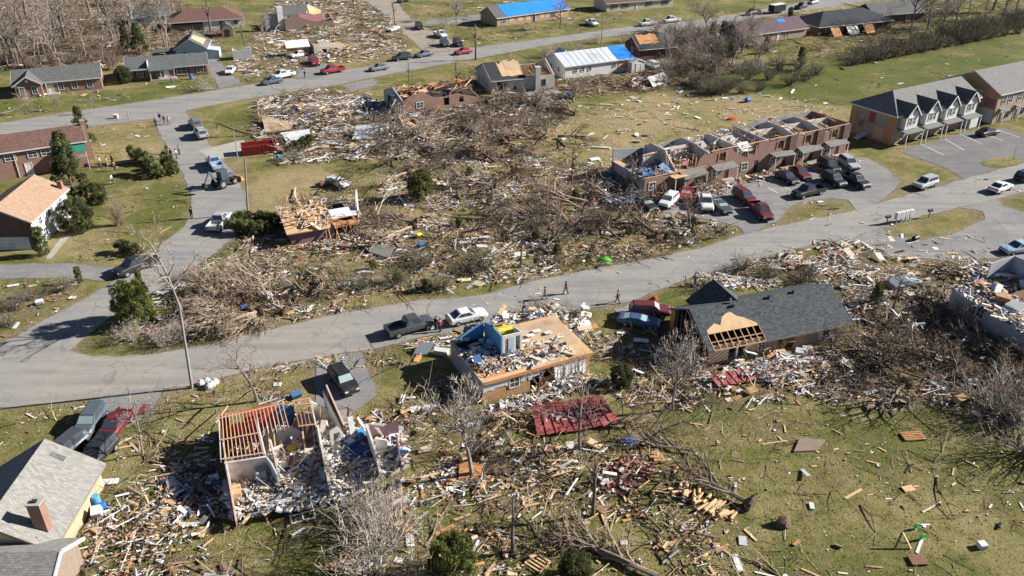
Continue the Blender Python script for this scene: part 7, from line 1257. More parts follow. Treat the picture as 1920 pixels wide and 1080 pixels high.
# old stump hole on the near lawn
o = thing('tree_stump', 'torn brown root stump and hole on the near lawn', 'stump', (*G(1470, 985), 0.12)); obj('root_plate', ROOT, o).rotation_euler = (R(70), 0.3, 0.4); MB().lathe([(0.35, -0.2), (0.3, 0.2), (0.22, 0.5)], 9).build('stump', M['oldwood'], o).rotation_euler = (R(60), 0, 0.4)
# pile of white rubbish bags by the utility pole
for k, (x, y) in enumerate([(378, 722), (388, 718), (398, 724), (392, 728), (404, 720)]):
    h = House('rubbish_bag', 'pale rubbish bag heaped at the foot of the utility pole', G(x, y), 40 * k, 'bag', group='bags by the utility pole'); h.part('sack', MB().lathe([(0.1, 0), (0.36, 0.06), (0.42, 0.25), (0.32, 0.48), (0.12, 0.6)], 9), 'drywall_grey' if k % 2 else 'white'); h.part('knot', MB().lathe([(0.12, 0.6), (0.05, 0.66), (0.11, 0.74)], 7), 'drywall_grey')

# ------------------------------------------------------------------ people
def skin_mesh(name, V, E, rad, sub=1):
    me = bpy.data.meshes.new(name); me.from_pydata(V, E, []); o = bpy.data.objects.new(name, me); C.objects.link(o)
    md = o.modifiers.new('s', 'SKIN'); md.use_smooth_shade = True
    for i, r_ in enumerate(rad): me.skin_vertices[0].data[i].radius = r_ if hasattr(r_, '__len__') else (r_, r_)
    me.skin_vertices[0].data[0].use_root = True
    s = o.modifiers.new('d', 'SUBSURF'); s.levels = sub; s.render_levels = sub
    dg = bpy.context.evaluated_depsgraph_get(); out = bpy.data.meshes.new_from_object(o.evaluated_get(dg)); out.name = name
    bpy.data.objects.remove(o); out.materials.clear(); return out
def figure(st, sw):
    """st: stride, sw: arm swing; returns meshes body, jacket, trousers, shoes, hair"""
    pel, ch, nk, hd = (0, 0, 0.95), (0.02, 0, 1.32), (0.02, 0, 1.48), (0.04, 0, 1.64)
    V = [pel, ch, nk, hd]; E = [(0, 1), (1, 2), (2, 3)]; Rd = [(0.14, 0.11), (0.16, 0.11), (0.06, 0.06), (0.10, 0.085)]; J = [pel, ch, (0.02, 0, 1.45)]; JE = [(0, 1), (1, 2)]; JR = [(0.17, 0.135), (0.19, 0.14), (0.09, 0.09)]; T = [(0, 0, 0.98)]; TE = []; TR_ = [(0.165, 0.13)]; hands = []
    for sy in (-1, 1):
        a = sw * sy; sh, el, wr, tip = (0.02, sy * 0.19, 1.40), (-0.02 + a * 0.14, sy * 0.25, 1.13), (0.08 + a * 0.26, sy * 0.24, 0.90), (0.11 + a * 0.3, sy * 0.23, 0.80)
        n = len(V); V += [sh, el, wr, tip]; E += [(1, n), (n, n + 1), (n + 1, n + 2), (n + 2, n + 3)]; Rd += [0.06, 0.045, 0.034, 0.028]; n = len(J); J += [sh, el, wr]; JE += [(1, n), (n, n + 1), (n + 1, n + 2)]; JR += [0.085, 0.065, 0.052]
        for q, (dy, dx) in enumerate(((0.028, 0.0), (0.01, 0.015), (-0.01, 0.015), (-0.026, 0.005))): n = len(V); V += [(tip[0] + 0.03 + dx, tip[1] + dy, tip[2] - 0.05), (tip[0] + 0.045 + dx, tip[1] + dy, tip[2] - 0.09 + abs(dy) * 0.5)]; E += [(len(V) - 3 - 2 * q if False else [i for i, v in enumerate(V) if v == tip][0], n), (n, n + 1)]; Rd += [0.009, 0.008]
        n = len(V); V += [(wr[0] + 0.055, wr[1] - sy * 0.02, wr[2] - 0.06), (wr[0] + 0.08, wr[1] - sy * 0.025, wr[2] - 0.10)]; E += [([i for i, v in enumerate(V) if v == wr][0], n), (n, n + 1)]; Rd += [0.011, 0.009]
        hip, kn, an, toe = (0, sy * 0.09, 0.90), (0.04 - st * sy * 0.16, sy * 0.10, 0.50), (-st * sy * 0.32 - 0.01, sy * 0.10, 0.08), (-st * sy * 0.30 + 0.14, sy * 0.11, 0.04)
        n = len(V); V += [hip, kn, an, toe]; E += [(0, n), (n, n + 1), (n + 1, n + 2), (n + 2, n + 3)]; Rd += [0.09, 0.06, 0.042, 0.032]; n = len(T); T += [hip, kn, (an[0], an[1], 0.10)]; TE += [(0, n), (n, n + 1), (n + 1, n + 2)]; TR_ += [0.11, 0.08, 0.065]; hands.append((an, toe))
    sh_ = MB()
    for an, toe in hands: sh_.tube([(an[0] - 0.07, an[1], 0.05), (an[0] + 0.02, an[1], 0.065), (toe[0], toe[1], 0.045), (toe[0] + 0.06, toe[1], 0.035)], [0.045, 0.06, 0.05, 0.03], 7)
    hair = MB().lathe([(0.02, 0.125), (0.075, 0.11), (0.108, 0.05), (0.112, -0.03), (0.10, -0.07)], 10, (hd[0] - 0.015, 0, hd[2] + 0.01))
    face = MB().rbox((hd[0] + 0.105, 0, hd[2] - 0.01), (0.03, 0.025, 0.045), Matrix.Identity(3)).rbox((hd[0] + 0.092, 0.035, hd[2] + 0.015), (0.012, 0.02, 0.012), Matrix.Identity(3)).rbox((hd[0] + 0.092, -0.035, hd[2] + 0.015), (0.012, 0.02, 0.012), Matrix.Identity(3)).rbox((hd[0] + 0.088, 0, hd[2] - 0.055), (0.012, 0.045, 0.01), Matrix.Identity(3))
    b_ = skin_mesh('body', V, E, Rd); b_.materials.append(M['skin']); j = skin_mesh('jacket', J, JE, JR); j.materials.append(M['black']); tr = skin_mesh('trousers', T, TE, TR_); tr.materials.append(M['black'])
    return b_, j, tr, sh_.mesh('shoes', M['trimk']), hair.mesh('hair', plain('dark_hair', (0.035, 0.022, 0.015), 0.8, 0.2, 8)), face.mesh('face', plain('lip_brow', (0.22, 0.10, 0.07), 0.6, 0.1, 8))
FIG = [figure(0.9, 0.8), figure(0.15, 0.25)]
CL = {k: plain('cloth_' + k, c, 0.9, 0.2, 5) for k, c in {'black': (0.03, 0.03, 0.034), 'red': (0.38, 0.04, 0.05), 'grey': (0.2, 0.2, 0.21), 'white': (0.55, 0.55, 0.55), 'blue': (0.06, 0.10, 0.20), 'brown': (0.18, 0.10, 0.06), 'tan': (0.36, 0.27, 0.18), 'pink': (0.50, 0.22, 0.25), 'jeans': (0.07, 0.10, 0.16)}.items()}
def person(px, yaw, fig, jc, tc, label, group=None, s=1.0):
    g = G(*px); o = thing('person', label, 'person', (g[0], g[1], 0.015), R(yaw), group); o.scale = (s, s, s); b_, j, tr, sh_, hr, fc = FIG[fig]
    obj('body', b_, o)
    for nm, me, m_ in (('jacket', j, CL[jc]), ('trousers', tr, CL[tc])): c_ = obj(nm, me, o); c_.material_slots[0].link = 'OBJECT'; c_.material_slots[0].material = m_
    obj('shoes', sh_, o); obj('hair', hr, o); obj('face', fc, o)
for a in (((1061, 551), 200, 0, 'brown', 'black', 'person in brown top and black trousers walking on the main road'), ((1022, 561), 200, 0, 'pink', 'grey', 'person in pink top walking on the main road'), ((983, 587), 190, 0, 'grey', 'blue', 'person in grey jacket walking along the road edge'), ((1158, 568), 160, 0, 'brown', 'black', 'person in dark brown jacket at the gravel drive mouth'), ((1302, 535), 100, 1, 'grey', 'jeans', 'person in grey jacket standing by the verge brush'), ((818, 618), 250, 1, 'black', 'jeans', 'person in black jacket beside the dark grey pickup'), ((826, 622), 120, 1, 'red', 'black', 'person in red top beside the dark grey pickup'),
          ((293, 237), -60, 0, 'blue', 'black', 'person in blue jacket walking down the side road'), ((301, 228), -80, 0, 'black', 'grey', 'person in black jacket in the group walking down side road'), ((309, 232), -70, 0, 'red', 'jeans', 'person in red jacket in the group walking down side road'), ((317, 234), -90, 0, 'white', 'jeans', 'person in white top in the group walking down side road'), ((314, 288), -60, 1, 'black', 'jeans', 'person in black jacket standing with others at lawn edge'), ((322, 296), -100, 1, 'red', 'black', 'person in red jacket standing with others on the side road'), ((332, 297), 200, 1, 'white', 'blue', 'person in white jacket standing with others on the side road'), ((337, 290), 220, 1, 'grey', 'black', 'person in grey jacket standing with others on the side road'),
          ((189, 311), 20, 1, 'white', 'grey', 'person in white top working at the fallen log on the lawn'), ((202, 312), 200, 1, 'tan', 'tan', 'person in tan clothes working at the fallen log'), ((211, 306), 60, 1, 'grey', 'blue', 'person in grey top behind the fallen log'), ((216, 320), 150, 1, 'brown', 'black', 'person in brown jacket in front of the fallen log'), ((211, 345), 0, 1, 'white', 'black', 'person in white top alone on the side lawn'), ((360, 409), 80, 1, 'black', 'black', 'person in black standing at the curve of side road'), ((572, 146), 60, 1, 'black', 'grey', 'person in dark clothes on the far road beside white pickup'), ((322, 155), 0, 1, 'red', 'black', 'person in red before the porch ranch')): person(*a)
g = G(228, 308); o = thing('fallen_log', 'pale thick fallen log lying across the side lawn', 'log', (g[0], g[1], 0.3), R(22)); MB().tube([(-2.2, 0, 0), (0, 0.05, 0.02), (3.2, 0, 0.08)], [0.26, 0.3, 0.36], 10).build('log', M['pole'], o); obj('root_ball', ROOT, o, (3.4, 0, 0.2)).rotation_euler = (0, R(90), 0)
# ------------------------------------------------------------------ debris
attr_mat('debris', 'col', 0.85, 5.0, 0.35, 0.2); attr_mat('sticks', 'col', 0.9, 2.0, 0.3, 0.15)
PAL = {  # colour, weight
 'wood': [((0.52, 0.345, 0.19), 4), ((0.43, 0.235, 0.11), 3), ((0.62, 0.47, 0.31), 3), ((0.26, 0.18, 0.12), 2), ((0.70, 0.70, 0.70), 3.4), ((0.20, 0.09, 0.06), 1), ((0.36, 0.33, 0.30), 1), ((0.04, 0.04, 0.042), 2.0)],
 'mix': [((0.54, 0.37, 0.21), 3), ((0.40, 0.22, 0.11), 1.6), ((0.64, 0.52, 0.37), 2.6), ((0.25, 0.18, 0.125), 2), ((0.70, 0.70, 0.70), 5.5), ((0.24, 0.095, 0.06), 1.0), ((0.36, 0.35, 0.34), 2), ((0.04, 0.041, 0.045), 2.4), ((0.09, 0.17, 0.34), 0.25), ((0.58, 0.36, 0.33), 0.4)],
 'pale': [((0.60, 0.45, 0.29), 4), ((0.66, 0.56, 0.42), 4), ((0.72, 0.72, 0.72), 6), ((0.44, 0.27, 0.15), 1.5), ((0.26, 0.2, 0.15), 1), ((0.36, 0.36, 0.36), 1.3), ((0.045, 0.045, 0.05), 1.6), ((0.10, 0.19, 0.38), 0.2), ((0.30, 0.10, 0.07), 0.5)],
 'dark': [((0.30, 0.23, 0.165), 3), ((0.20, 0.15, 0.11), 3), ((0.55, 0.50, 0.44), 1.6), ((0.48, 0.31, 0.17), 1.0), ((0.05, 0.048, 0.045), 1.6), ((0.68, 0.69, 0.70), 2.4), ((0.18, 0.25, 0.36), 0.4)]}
def pick(rs, pal, n):
    c = np.array([p[0] for p in PAL[pal]]); w = np.array([p[1] for p in PAL[pal]], float); c = c[rs.choice(len(c), n, p=w / w.sum())]
    return np.clip(c * rs.uniform(0.72, 1.22, (n, 1)), 0, 0.75)
KEEP_OFF = [ROADG['road'], ROADG['side_road'], ROADG['through_road']]
FOOT = [[(h_[0] + math.cos(a) * x - math.sin(a) * y, h_[1] + math.sin(a) * x + math.cos(a) * y) for x, y in ((0.1, 0.1), (L_, 0.1), (L_, D_), (0.1, D_))] for h_, a, L_, D_ in ((G(1325, 656, 2.6), R(18.3), 17, 8.4), (G(905, 757), R(26), 12, 8), (G(1206, 369), R(27.6), 43, 9), (G(922, 151, 3), R(20), 14.5, 11), (G(1060, 124, 3), R(26.3), 18, 9.7))]
SLABS = [gpoly([(1008, 818), (1165, 795), (1128, 742), (996, 762)]), gpoly([(1340, 735), (1424, 718), (1398, 690), (1328, 706)])]
MOUND = [(G(*p), r, hh) for p, r, hh in (((480, 540), 6, 1.2), ((560, 500), 5, 1.0), ((620, 470), 4, 1.1), ((600, 230), 7, 1.6), ((560, 215), 6, 1.4), ((655, 205), 5, 1.5), ((1390, 700), 4, 1.0), ((1460, 690), 4, 0.9), ((1420, 668), 3, 1.0), ((940, 610), 4, 1.3), ((1000, 605), 5, 1.5), ((1060, 612), 4, 1.3), ((1700, 530), 6, 1.0), ((1790, 505), 5, 1.2), ((1860, 520), 5, 1.0), ((1600, 490), 5, 0.8), ((1500, 500), 5, 0.7), ((830, 800), 4, 1.0), ((960, 800), 3, 1.0), ((890, 760), 3, 1.0), ((1700, 640), 6, 1.2), ((1640, 600), 5, 1.0), ((1250, 170), 4, 1.5), ((1160, 365), 5, 1.6), ((1130, 350), 4, 1.0), ((270, 930), 4, 0.7), ((300, 1000), 4, 0.5), ((350, 1040), 3, 0.5), ((740, 420), 5, 0.6), ((870, 480), 6, 0.6), ((1000, 440), 6, 0.6), ((1250, 440), 6, 0.7), ((1100, 890), 4, 0.8), ((1170, 870), 4, 0.9), ((600, 60), 6, 1.2), ((640, 100), 5, 1.0), ((560, 150), 5, 0.9), ((820, 250), 6, 0.8), ((1090, 700), 3, 0.8))]
def mound(P):
    z = np.zeros(len(P))
    for (c, r, hh) in MOUND: z += hh * np.exp(-((P[:, 0] - c[0]) ** 2 + (P[:, 1] - c[1]) ** 2) / (r * r * 0.5))
    return z
def clumpy(rs, poly, n, k=0.55, seed=0):
    """scatter with bare patches and thick heaps, as wreckage lies"""
    P = scatter(rs, poly, int(n * 2.2) + 8); w = smooth_noise(P, 0.55, 31 + seed) + 0.7 * smooth_noise(P, 1.6, 57 + seed); keep = rs.uniform(0, 1, len(P)) < np.clip(0.40 + k * 3.0 * w, 0.03, 1.0)
    return P[keep][:n]
def off_road(P, slack=0.0):
    m = np.ones(len(P), bool)
    J = P + rs.normal(0, 0.45, P.shape)
    for g in KEEP_OFF: m &= ~inpoly(J, g)
    for g in FOOT + SLABS: m &= ~inpoly(P, g)
    return m
def stuff(name, me, label): o = obj(name, me); tag(o, label, 'debris', None, 'stuff'); return o
ZL = {'yard_left': 'between the roofless house and the grey roofed house', 'between': 'between the roofless house and the red canopy', 'roadside_near': 'along the near road verge', 'dark_roof_front': 'before the charcoal shingle house', 'tangle_right': 'before the grey block', 'rubble_right': 'between the road and grey block', 'middle': 'across the central field', 'lumber_field': 'below the crushed brick house', 'far_lots': 'around the far wrecked houses', 'brush_mid': 'in the broken tree belt', 'front_middle': 'on the near yard', 'house_side': 'beside the shingle house', 'lawn_front': 'on the near lawn', 'lawn_left': 'on the left lawn', 'field': 'on the straw coloured field', 'field_far': 'on the far field', 'lot_front': 'along the ruined row', 'verge_right': 'on the grass verge by the gravel lot', 'island': 'around the grass island', 'woods': 'in the woods', 'lawn_side': 'on the side lawn', 'verge_left': 'at the road corner', 'yard_far': 'on the far front lawns', 'behind_white': 'behind the white houses', 'road_bits': 'on the main road', 'far_right': 'beyond the far field', 'far_mid': 'along the dirt street'}
BOARDS = []; SHEETS = []
for zi, z in enumerate(Z):
    rs = np.random.RandomState(100 + zi); ar = parea(z['g']); nb, nsh, nbit, nst = [int(ar * d) for d in z['d']]; pal = z['pal']; onroad = z['n'] == 'road_bits'; far = np.mean([p[1] for p in z['g']]) > 150
    V = []; F_ = []; Cc = []; off = 0
    def push(P, size, tilt, lift):
        global off
        n = len(P)
        if not n: return
        yaw = rs.uniform(0, 6.28, n); yaw = np.where(rs.uniform(0, 1, n) < 0.4, R(25) + rs.normal(0, 0.4, n), yaw)
        mz = mound(P) * (z['h'] > 0.1); zz = mz * rs.uniform(0.15, 1.0, n) + lift * rs.uniform(0, 1, n) ** 2; tl = tilt * (0.3 + np.clip(zz, 0, 1.2)); Rm = rotm(yaw, rs.normal(0, 1, n) * tl, rs.normal(0, 1, n) * tl * 0.6)
        ext = np.abs(Rm[:, 2, :]) @ np.ones(3) * 0 + (np.abs(Rm[:, 2, :]) * size).sum(1) * 0.5
        v, f = bulk_boxes(rs, np.concatenate([P, (np.maximum(zz, 0) + ext * 0.92)[:, None]], 1), size, Rm, 0.14)
        c = np.repeat(pick(rs, pal, n), 6, 0); V.append(v); F_.append(f + off); Cc.append(c); off += len(v)
    off = 0
    # boards and sheets: the ones that show largest become objects of their own further down
    if nb:
        P = clumpy(rs, z['g'], nb, seed=zi); P = P[off_road(P)]; n = len(P); s = np.stack([rs.gamma(2.6, 0.45, n).clip(0.4, 4.2), rs.choice([0.04, 0.05, 0.07, 0.09, 0.14], n), rs.uniform(0.035, 0.06, n)], 1) * (1.25 if far else 1.0)
        k = min(n, {'lawn_front': 60, 'yard_left': 45, 'front_middle': 50, 'between': 30, 'roadside_near': 40, 'dark_roof_front': 25, 'rubble_right': 25, 'house_side': 10, 'lawn_left': 6}.get(z['n'], 0)); BOARDS.append((z, P[:k], s[:k])); push(P[k:], s[k:], 0.22, z['h'] * 0.5)
    if nsh:
        P = clumpy(rs, z['g'], nsh, seed=zi + 3); P = P[off_road(P)]; n = len(P); s = np.stack([rs.uniform(0.4, 1.7, n), rs.uniform(0.25, 0.9, n), rs.uniform(0.02, 0.05, n)], 1) * (1.2 if far else 1.0)
        k = min(n, {'lawn_front': 16, 'yard_left': 22, 'front_middle': 24, 'between': 12, 'roadside_near': 18, 'dark_roof_front': 12, 'rubble_right': 14, 'middle': 30, 'lumber_field': 14}.get(z['n'], 0)); SHEETS.append((z, P[:k], s[:k])); push(P[k:], s[k:], 0.3, z['h'] * 0.4)
    if nbit:
        P = clumpy(rs, z['g'], nbit, seed=zi); P = P if onroad else P[off_road(P)]; n = len(P); q = rs.gamma(0.9, 0.08, n).clip(0.03, 0.6 if far else 0.4) * (1.5 if far else 1.0); push(P, np.stack([q * rs.gamma(2.0, 0.95, n).clip(0.8, 6), q * rs.uniform(0.35, 0.9, n), q * rs.uniform(0.08, 0.45, n)], 1), 0.4, z['h'] * 0.3)
    if V: stuff('rubble', np_mesh('rubble', np.concatenate(V), np.concatenate(F_), MATS['debris'], np.concatenate(Cc)), 'splintered wood, siding scraps and household rubble ' + ZL[z['n']])
    if nst:                                             # broken branches and twigs, bent in three lengths
        P = clumpy(rs, z['g'], nst, 1.3, seed=zi + 5); P = P[off_road(P)]; n = len(P); L_ = rs.gamma(2.4, 0.55, n).clip(0.4, 5.0) * (1.2 if far else 1.0); yaw = rs.uniform(0, 6.28, n); el = np.abs(rs.normal(0, 0.22, n)) * (0.4 + z['h']); L_ = L_ * np.where(rs.uniform(0, 1, n) < 0.12, 1.8, 1.0); r0 = (L_ * rs.uniform(0.007, 0.014, n) + 0.006) * np.where((rs.uniform(0, 1, n) < 0.15) & (z['h'] > 0.1), 2.4, 1.0)
        b = np.concatenate([P, (mound(P) * rs.uniform(0, 0.9, n) * (z['h'] > 0.1) + 0.03 + z['h'] * 0.35 * rs.uniform(0, 1, n) ** 2)[:, None]], 1); d = np.stack([np.cos(yaw) * np.cos(el), np.sin(yaw) * np.cos(el), np.sin(el)], 1); p0 = b; PA = []; PB = []; RA = []; RB = []
        for k in range(3):
            p1 = p0 + d * (L_ / 3)[:, None]; p1[:, 2] = np.maximum(p1[:, 2], 0.02); PA.append(p0); PB.append(p1); RA.append(r0 * (1 - k * 0.28)); RB.append(r0 * (1 - (k + 1) * 0.28)); d = d + rs.normal(0, 0.22, (n, 3)); d[:, 2] -= 0.06; d /= np.linalg.norm(d, axis=1, keepdims=True)
            if k < 2:                                   # side twig
                t_ = d + rs.normal(0, 0.6, (n, 3)); t_ /= np.linalg.norm(t_, axis=1, keepdims=True); e_ = p1 + t_ * (L_ * 0.28)[:, None]; e_[:, 2] = np.maximum(e_[:, 2], 0.02); PA.append(p1); PB.append(e_); RA.append(r0 * 0.45); RB.append(r0 * 0.2)
            p0 = p1
        v, f = bulk_tubes(np.concatenate(PA), np.concatenate(PB), np.concatenate(RA), np.concatenate(RB)); base = np.array([(0.31, 0.23, 0.16), (0.17, 0.12, 0.085), (0.43, 0.35, 0.26), (0.08, 0.06, 0.045)])[rs.choice(4, n, p=[0.28, 0.3, 0.2, 0.22])] * rs.uniform(0.75, 1.2, (n, 1)) * (0.8 if pal == 'dark' else 1.0)
        stuff('branches', np_mesh('branches', v, f, MATS['sticks'], np.repeat(np.tile(base, (5, 1)), 3, 0)), 'broken branches and twigs strewn ' + ZL[z['n']])
# boards and sheets that can be picked out one by one
BM = [M['pine'], M['ply'], M['pink_pine'], M['oldwood'], M['white'], M['orange_ply'], M['drywall']]; SM = [M['ply'], M['orange_ply'], M['white'], M['drywall'], M['drywall_grey'], M['sh_pale'], M['plum'], M['osb']]; BN = ['pine', 'plywood strip', 'old pine', 'weathered grey', 'white painted', 'orange', 'pale']; SN = ['tan plywood', 'orange plywood', 'white', 'pale plaster', 'grey plaster', 'grey shingled', 'plum coloured', 'chipboard']
rr = random.Random(12); rs = np.random.RandomState(4)
def crooked(d, mat, nm):
    v, f = bulk_boxes(rs, np.zeros((1, 3)), np.array([d]), np.eye(3)[None], 0.10); return np_mesh(nm, v, f, mat)
bmesh_ = {(i, j): crooked((1.0, w, 0.05), m_, 'board') for i, m_ in enumerate(BM) for j, w in enumerate((0.10, 0.15, 0.22))}; smesh_ = {i: crooked((1.0, 1.0, 0.035), m_, 'panel') for i, m_ in enumerate(SM)}
for (z, P, s) in BOARDS:
    for p, q in zip(P, s):
        i = rr.choices(range(7), [5, 2, 3, 2, 3, 2, 3])[0]; mz = float(mound(np.array([p]))[0]) * (z['h'] > 0.1) * rr.uniform(0.3, 0.9); o = obj('loose_board', bmesh_[(i, rr.randrange(3))], None, (p[0], p[1], 0.035 + mz + 0.02 * rr.random())); o.scale = (q[0] * 1.15, 1, 1); o.rotation_euler = (rr.gauss(0, 0.08) * (mz > 0.05), (rr.gauss(0, 0.12) if mz > 0.05 else 0.0), rr.uniform(0, 3.14)); tag(o, 'loose %s board lying %s' % (BN[i], ZL[z['n']]), 'board', 'loose boards ' + ZL[z['n']])
for (z, P, s) in SHEETS:
    for p, q in zip(P, s):
        i = rr.choices(range(8), [4, 3, 5, 4, 2, 1, 1, 2])[0]; mz = float(mound(np.array([p]))[0]) * (z['h'] > 0.1) * rr.uniform(0.4, 0.95); tx, ty = rr.gauss(0, 0.12), rr.gauss(0, 0.12); o = obj('torn_sheet', smesh_[i], None, (p[0], p[1], 0.03 + mz + abs(math.sin(tx)) * q[1] * 0.5 + abs(math.sin(ty)) * q[0] * 0.5)); o.scale = (q[0], q[1], 1); o.rotation_euler = (tx, ty, rr.uniform(0, 3.14)); tag(o, 'torn %s sheet lying %s' % (SN[i], ZL[z['n']]), 'sheet', 'torn sheets ' + ZL[z['n']])
# wreckage inside the broken houses: heaps on their floors
def heap(name, label, pxs, z0, hh, n, pal, seed, extra=None, smax=1.0):
    rs = np.random.RandomState(seed); g = [G(x, y, z0) for x, y in pxs]; P = scatter(rs, g, n); q = rs.gamma(1.5, 0.10, n).clip(0.05, 0.6) * smax; s = np.stack([q * rs.uniform(0.8, 3.2, n), q * rs.uniform(0.3, 0.9, n), q * rs.uniform(0.06, 0.35, n)], 1); Rm = rotm(rs.uniform(0, 6.28, n), rs.normal(0, 0.35, n), rs.normal(0, 0.25, n)); zz = z0 + 0.04 + hh * rs.uniform(0, 1, n) ** 1.6 * np.clip(0.6 + smooth_noise(P, 1.3, seed), 0.1, 1)
    c = pick(rs, pal, n)
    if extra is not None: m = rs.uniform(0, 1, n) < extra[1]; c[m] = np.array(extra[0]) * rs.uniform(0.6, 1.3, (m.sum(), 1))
    v, f = bulk_boxes(rs, np.concatenate([P, zz[:, None]], 1), s, Rm); stuff(name, np_mesh(name, v, f, MATS['debris'], np.repeat(np.clip(c, 0, 0.75), 6, 0)), label)
heap('room_rubble', 'white plaster and household rubble on the roofless house floor', [(432, 950), (520, 940), (610, 925), (700, 895), (760, 870), (750, 815), (690, 805), (640, 800), (596, 800), (560, 800), (510, 860), (430, 880)], 0.62, 0.9, 4420, 'pale', 901, ((0.62, 0.61, 0.60), 0.35))
heap('room_rubble', 'blue cloth and clutter heaped in the right room of roofless house', [(640, 880), (700, 870), (690, 820), (640, 830)], 0.62, 0.8, 544, 'pale', 902, ((0.06, 0.11, 0.24), 0.6)); heap('room_rubble', 'plaster dust and laths under the joists of roofless house', [(428, 860), (492, 850), (482, 800), (424, 808)], 0.62, 0.5, 442, 'wood', 903)
heap('porch_rubble', 'white laths spilled over the plank porch of roofless house', [(434, 975), (520, 965), (615, 945), (700, 920), (690, 890), (600, 915), (500, 930), (430, 945)], 0.5, 0.6, 1360, 'pale', 904, ((0.64, 0.63, 0.62), 0.4))
heap('deck_rubble', 'plaster and clothes heaped on the gutted house deck', [(858, 672), (905, 700), (960, 690), (985, 660), (940, 640), (900, 640)], 2.7, 0.8, 714, 'mix', 905, ((0.08, 0.17, 0.34), 0.15)); heap('deck_rubble', 'scattered scraps on the carpet of the gutted house', [(960, 690), (1070, 655), (1050, 630), (980, 650)], 2.7, 0.3, 272, 'pale', 906)
heap('foot_rubble', 'rubble fallen along the front of the gutted house', [(900, 770), (1000, 740), (1110, 705), (1130, 720), (1000, 765), (910, 790)], 0.02, 1.0, 1190, 'mix', 907, ((0.64, 0.63, 0.61), 0.3)); heap('foot_rubble', 'pale rubble heaped before the shingle house door', [(1340, 705), (1400, 690), (1490, 668), (1500, 690), (1420, 712), (1345, 722)], 0.02, 1.1, 1700, 'pale', 908, ((0.64, 0.6, 0.55), 0.4))
heap('upper_rubble', 'laths and plaster over the upper rooms of the ruined row', [(1300, 300), (1400, 285), (1585, 248), (1540, 220), (1400, 235), (1240, 275)], 2.95, 1.2, 1870, 'pale', 909, ((0.6, 0.6, 0.6), 0.3), 1.4); heap('upper_rubble', 'blue insulation strewn over the open end of ruined row', [(1175, 312), (1210, 335), (1262, 322), (1245, 295), (1190, 285)], 2.95, 0.5, 714, 'pale', 910, ((0.10, 0.20, 0.40), 0.75), 1.2)
heap('shade_rubble', 'blue grey insulation heap in the shade beside ruined row', [(1120, 345), (1150, 325), (1200, 365), (1210, 390), (1150, 395), (1115, 375)], 0.02, 1.6, 1360, 'dark', 911, ((0.20, 0.27, 0.38), 0.6), 1.5); heap('upper_rubble', 'lumber and cloth heaped on the grey block upper floor', [(1790, 545), (1850, 590), (1920, 625), (1920, 540), (1850, 505), (1815, 500)], 3.35, 0.9, 1190, 'pale', 912, ((0.08, 0.14, 0.30), 0.15), 1.2)
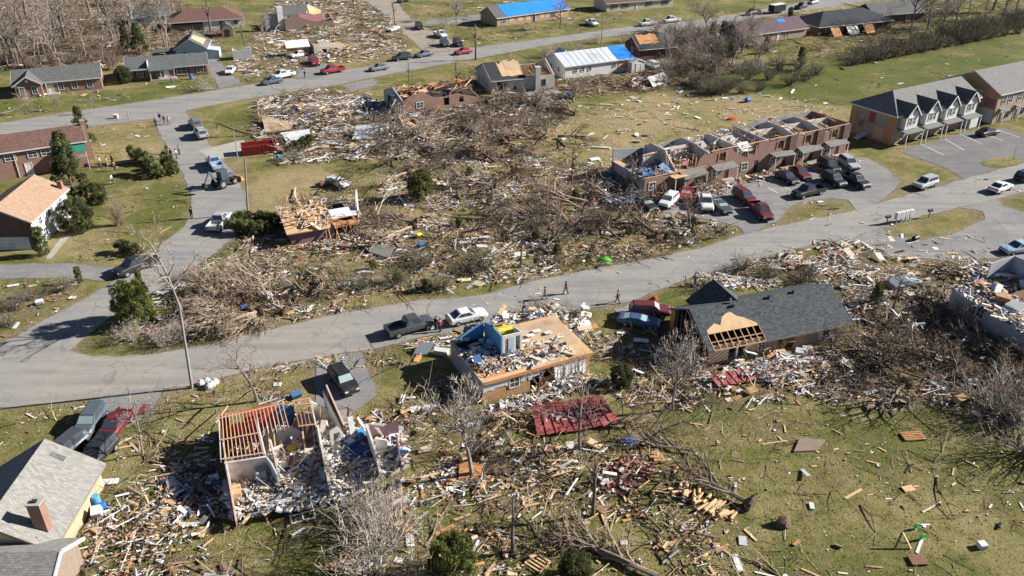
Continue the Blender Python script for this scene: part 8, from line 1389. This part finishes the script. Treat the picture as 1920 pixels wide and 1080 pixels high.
heap('foot_rubble', 'dark clothing heap beside the white leaning panel', [(1165, 150), (1215, 140), (1235, 160), (1190, 170)], 0.02, 1.2, 612, 'mix', 913, ((0.25, 0.05, 0.06), 0.25), 1.4); heap('foot_rubble', 'blue cloth and debris beside the crushed brick house', [(640, 205), (690, 180), (735, 215), (700, 225)], 0.02, 1.2, 714, 'pale', 914, ((0.06, 0.14, 0.32), 0.45), 1.5); heap('foot_rubble', 'lumber heap around the foot of collapsed middle house', [(535, 455), (570, 470), (700, 465), (720, 430), (690, 440), (560, 465)], 0.02, 0.9, 1020, 'wood', 915); heap('shade_rubble', 'dark planks and rubble in the shade of roofless house', [(290, 900), (400, 850), (430, 960), (300, 985)], 0.02, 0.5, 850, 'mix', 916, ((0.10, 0.14, 0.2), 0.3)); heap('deck_rubble', 'splintered lumber over the tilted deck of collapsed house', [(548, 428), (600, 428), (640, 400), (600, 385), (560, 395)], 2.25, 0.5, 500, 'wood', 918, ((0.64, 0.5, 0.34), 0.4), 1.2); heap('room_rubble', 'torn plaster and clothes in the plum walled end rooms', [(700, 895), (766, 874), (757, 812), (692, 802)], 0.62, 0.8, 700, 'mix', 920, ((0.66, 0.66, 0.66), 0.3)); heap('canopy_rubble', 'a few splinters fallen on the red metal canopy', [(1020, 800), (1120, 790), (1100, 765), (1010, 775)], 0.85, 0.25, 40, 'pale', 921); heap('upper_rubble', 'broken rafters and plaster piled over the roofless row', [(1230, 320), (1400, 288), (1585, 250), (1545, 222), (1300, 262)], 3.4, 2.0, 900, 'wood', 922, ((0.66, 0.62, 0.56), 0.4), 1.5); heap('foot_rubble', 'bricks and boards spilled along the foot of ruined row', [(1215, 372), (1590, 292), (1600, 300), (1230, 384)], 0.02, 0.7, 900, 'mix', 923, ((0.25, 0.10, 0.07), 0.3), 1.3); heap('rear_rubble', 'white plaster, furniture and lumber piled behind the gutted house', [(905, 625), (960, 600), (1050, 590), (1105, 600), (1095, 640), (1040, 632), (960, 632)], 0.02, 2.6, 1300, 'pale', 930, ((0.70, 0.70, 0.70), 0.35), 1.6); heap('deck_rubble', 'white scraps over the front edge of the gutted house deck', [(905, 708), (1080, 662), (1070, 650), (900, 694)], 2.7, 0.35, 260, 'pale', 931, ((0.68, 0.67, 0.66), 0.4)); heap('brick_rubble', 'broken red brick heap on the near yard', [(1130, 870), (1200, 850), (1230, 890), (1180, 930), (1120, 920)], 0.02, 0.6, 1190, 'dark', 917, ((0.28, 0.10, 0.07), 0.55), 0.8)
# grass tufts and fallen leaves on the near lawns
rs = np.random.RandomState(66); TV = []; TC = []
for px, n in (([(1150, 790), (1330, 745), (1600, 760), (1930, 790), (1930, 1090), (1300, 1090), (1400, 900)], 5000), ([(0, 770), (440, 705), (500, 770), (400, 800), (200, 870), (0, 900)], 2000), ([(380, 960), (640, 950), (900, 870), (1300, 860), (1330, 1000), (1300, 1090), (160, 1090)], 4000)):
    P = scatter(rs, gpoly(px), n); P = P[off_road(P)]; n = len(P); a = rs.uniform(0, 6.28, n); hgt = rs.gamma(3, 0.018, n).clip(0.02, 0.13); w = rs.uniform(0.03, 0.10, n); b = np.concatenate([P, np.full((n, 1), -0.02)], 1); d = np.stack([np.cos(a), np.sin(a), 0 * a], 1); l = np.stack([rs.normal(0, 0.06, n), rs.normal(0, 0.06, n), hgt + 0.03], 1)
    TV.append(np.stack([b - d * w[:, None], b + d * w[:, None], b + l], 1)); TC.append(np.array([(0.13, 0.145, 0.035), (0.19, 0.175, 0.06), (0.27, 0.22, 0.105), (0.15, 0.11, 0.06)])[rs.choice(4, n, p=[0.4, 0.3, 0.2, 0.1])] * rs.uniform(0.7, 1.25, (n, 1)))
v = np.concatenate(TV).reshape(-1, 3); o = obj('grass', np_mesh('grass', v, np.arange(len(v)).reshape(-1, 3), MATS['leaf'], np.concatenate(TC))); tag(o, 'short winter grass tufts on the near lawns', 'grass', None, 'stuff')
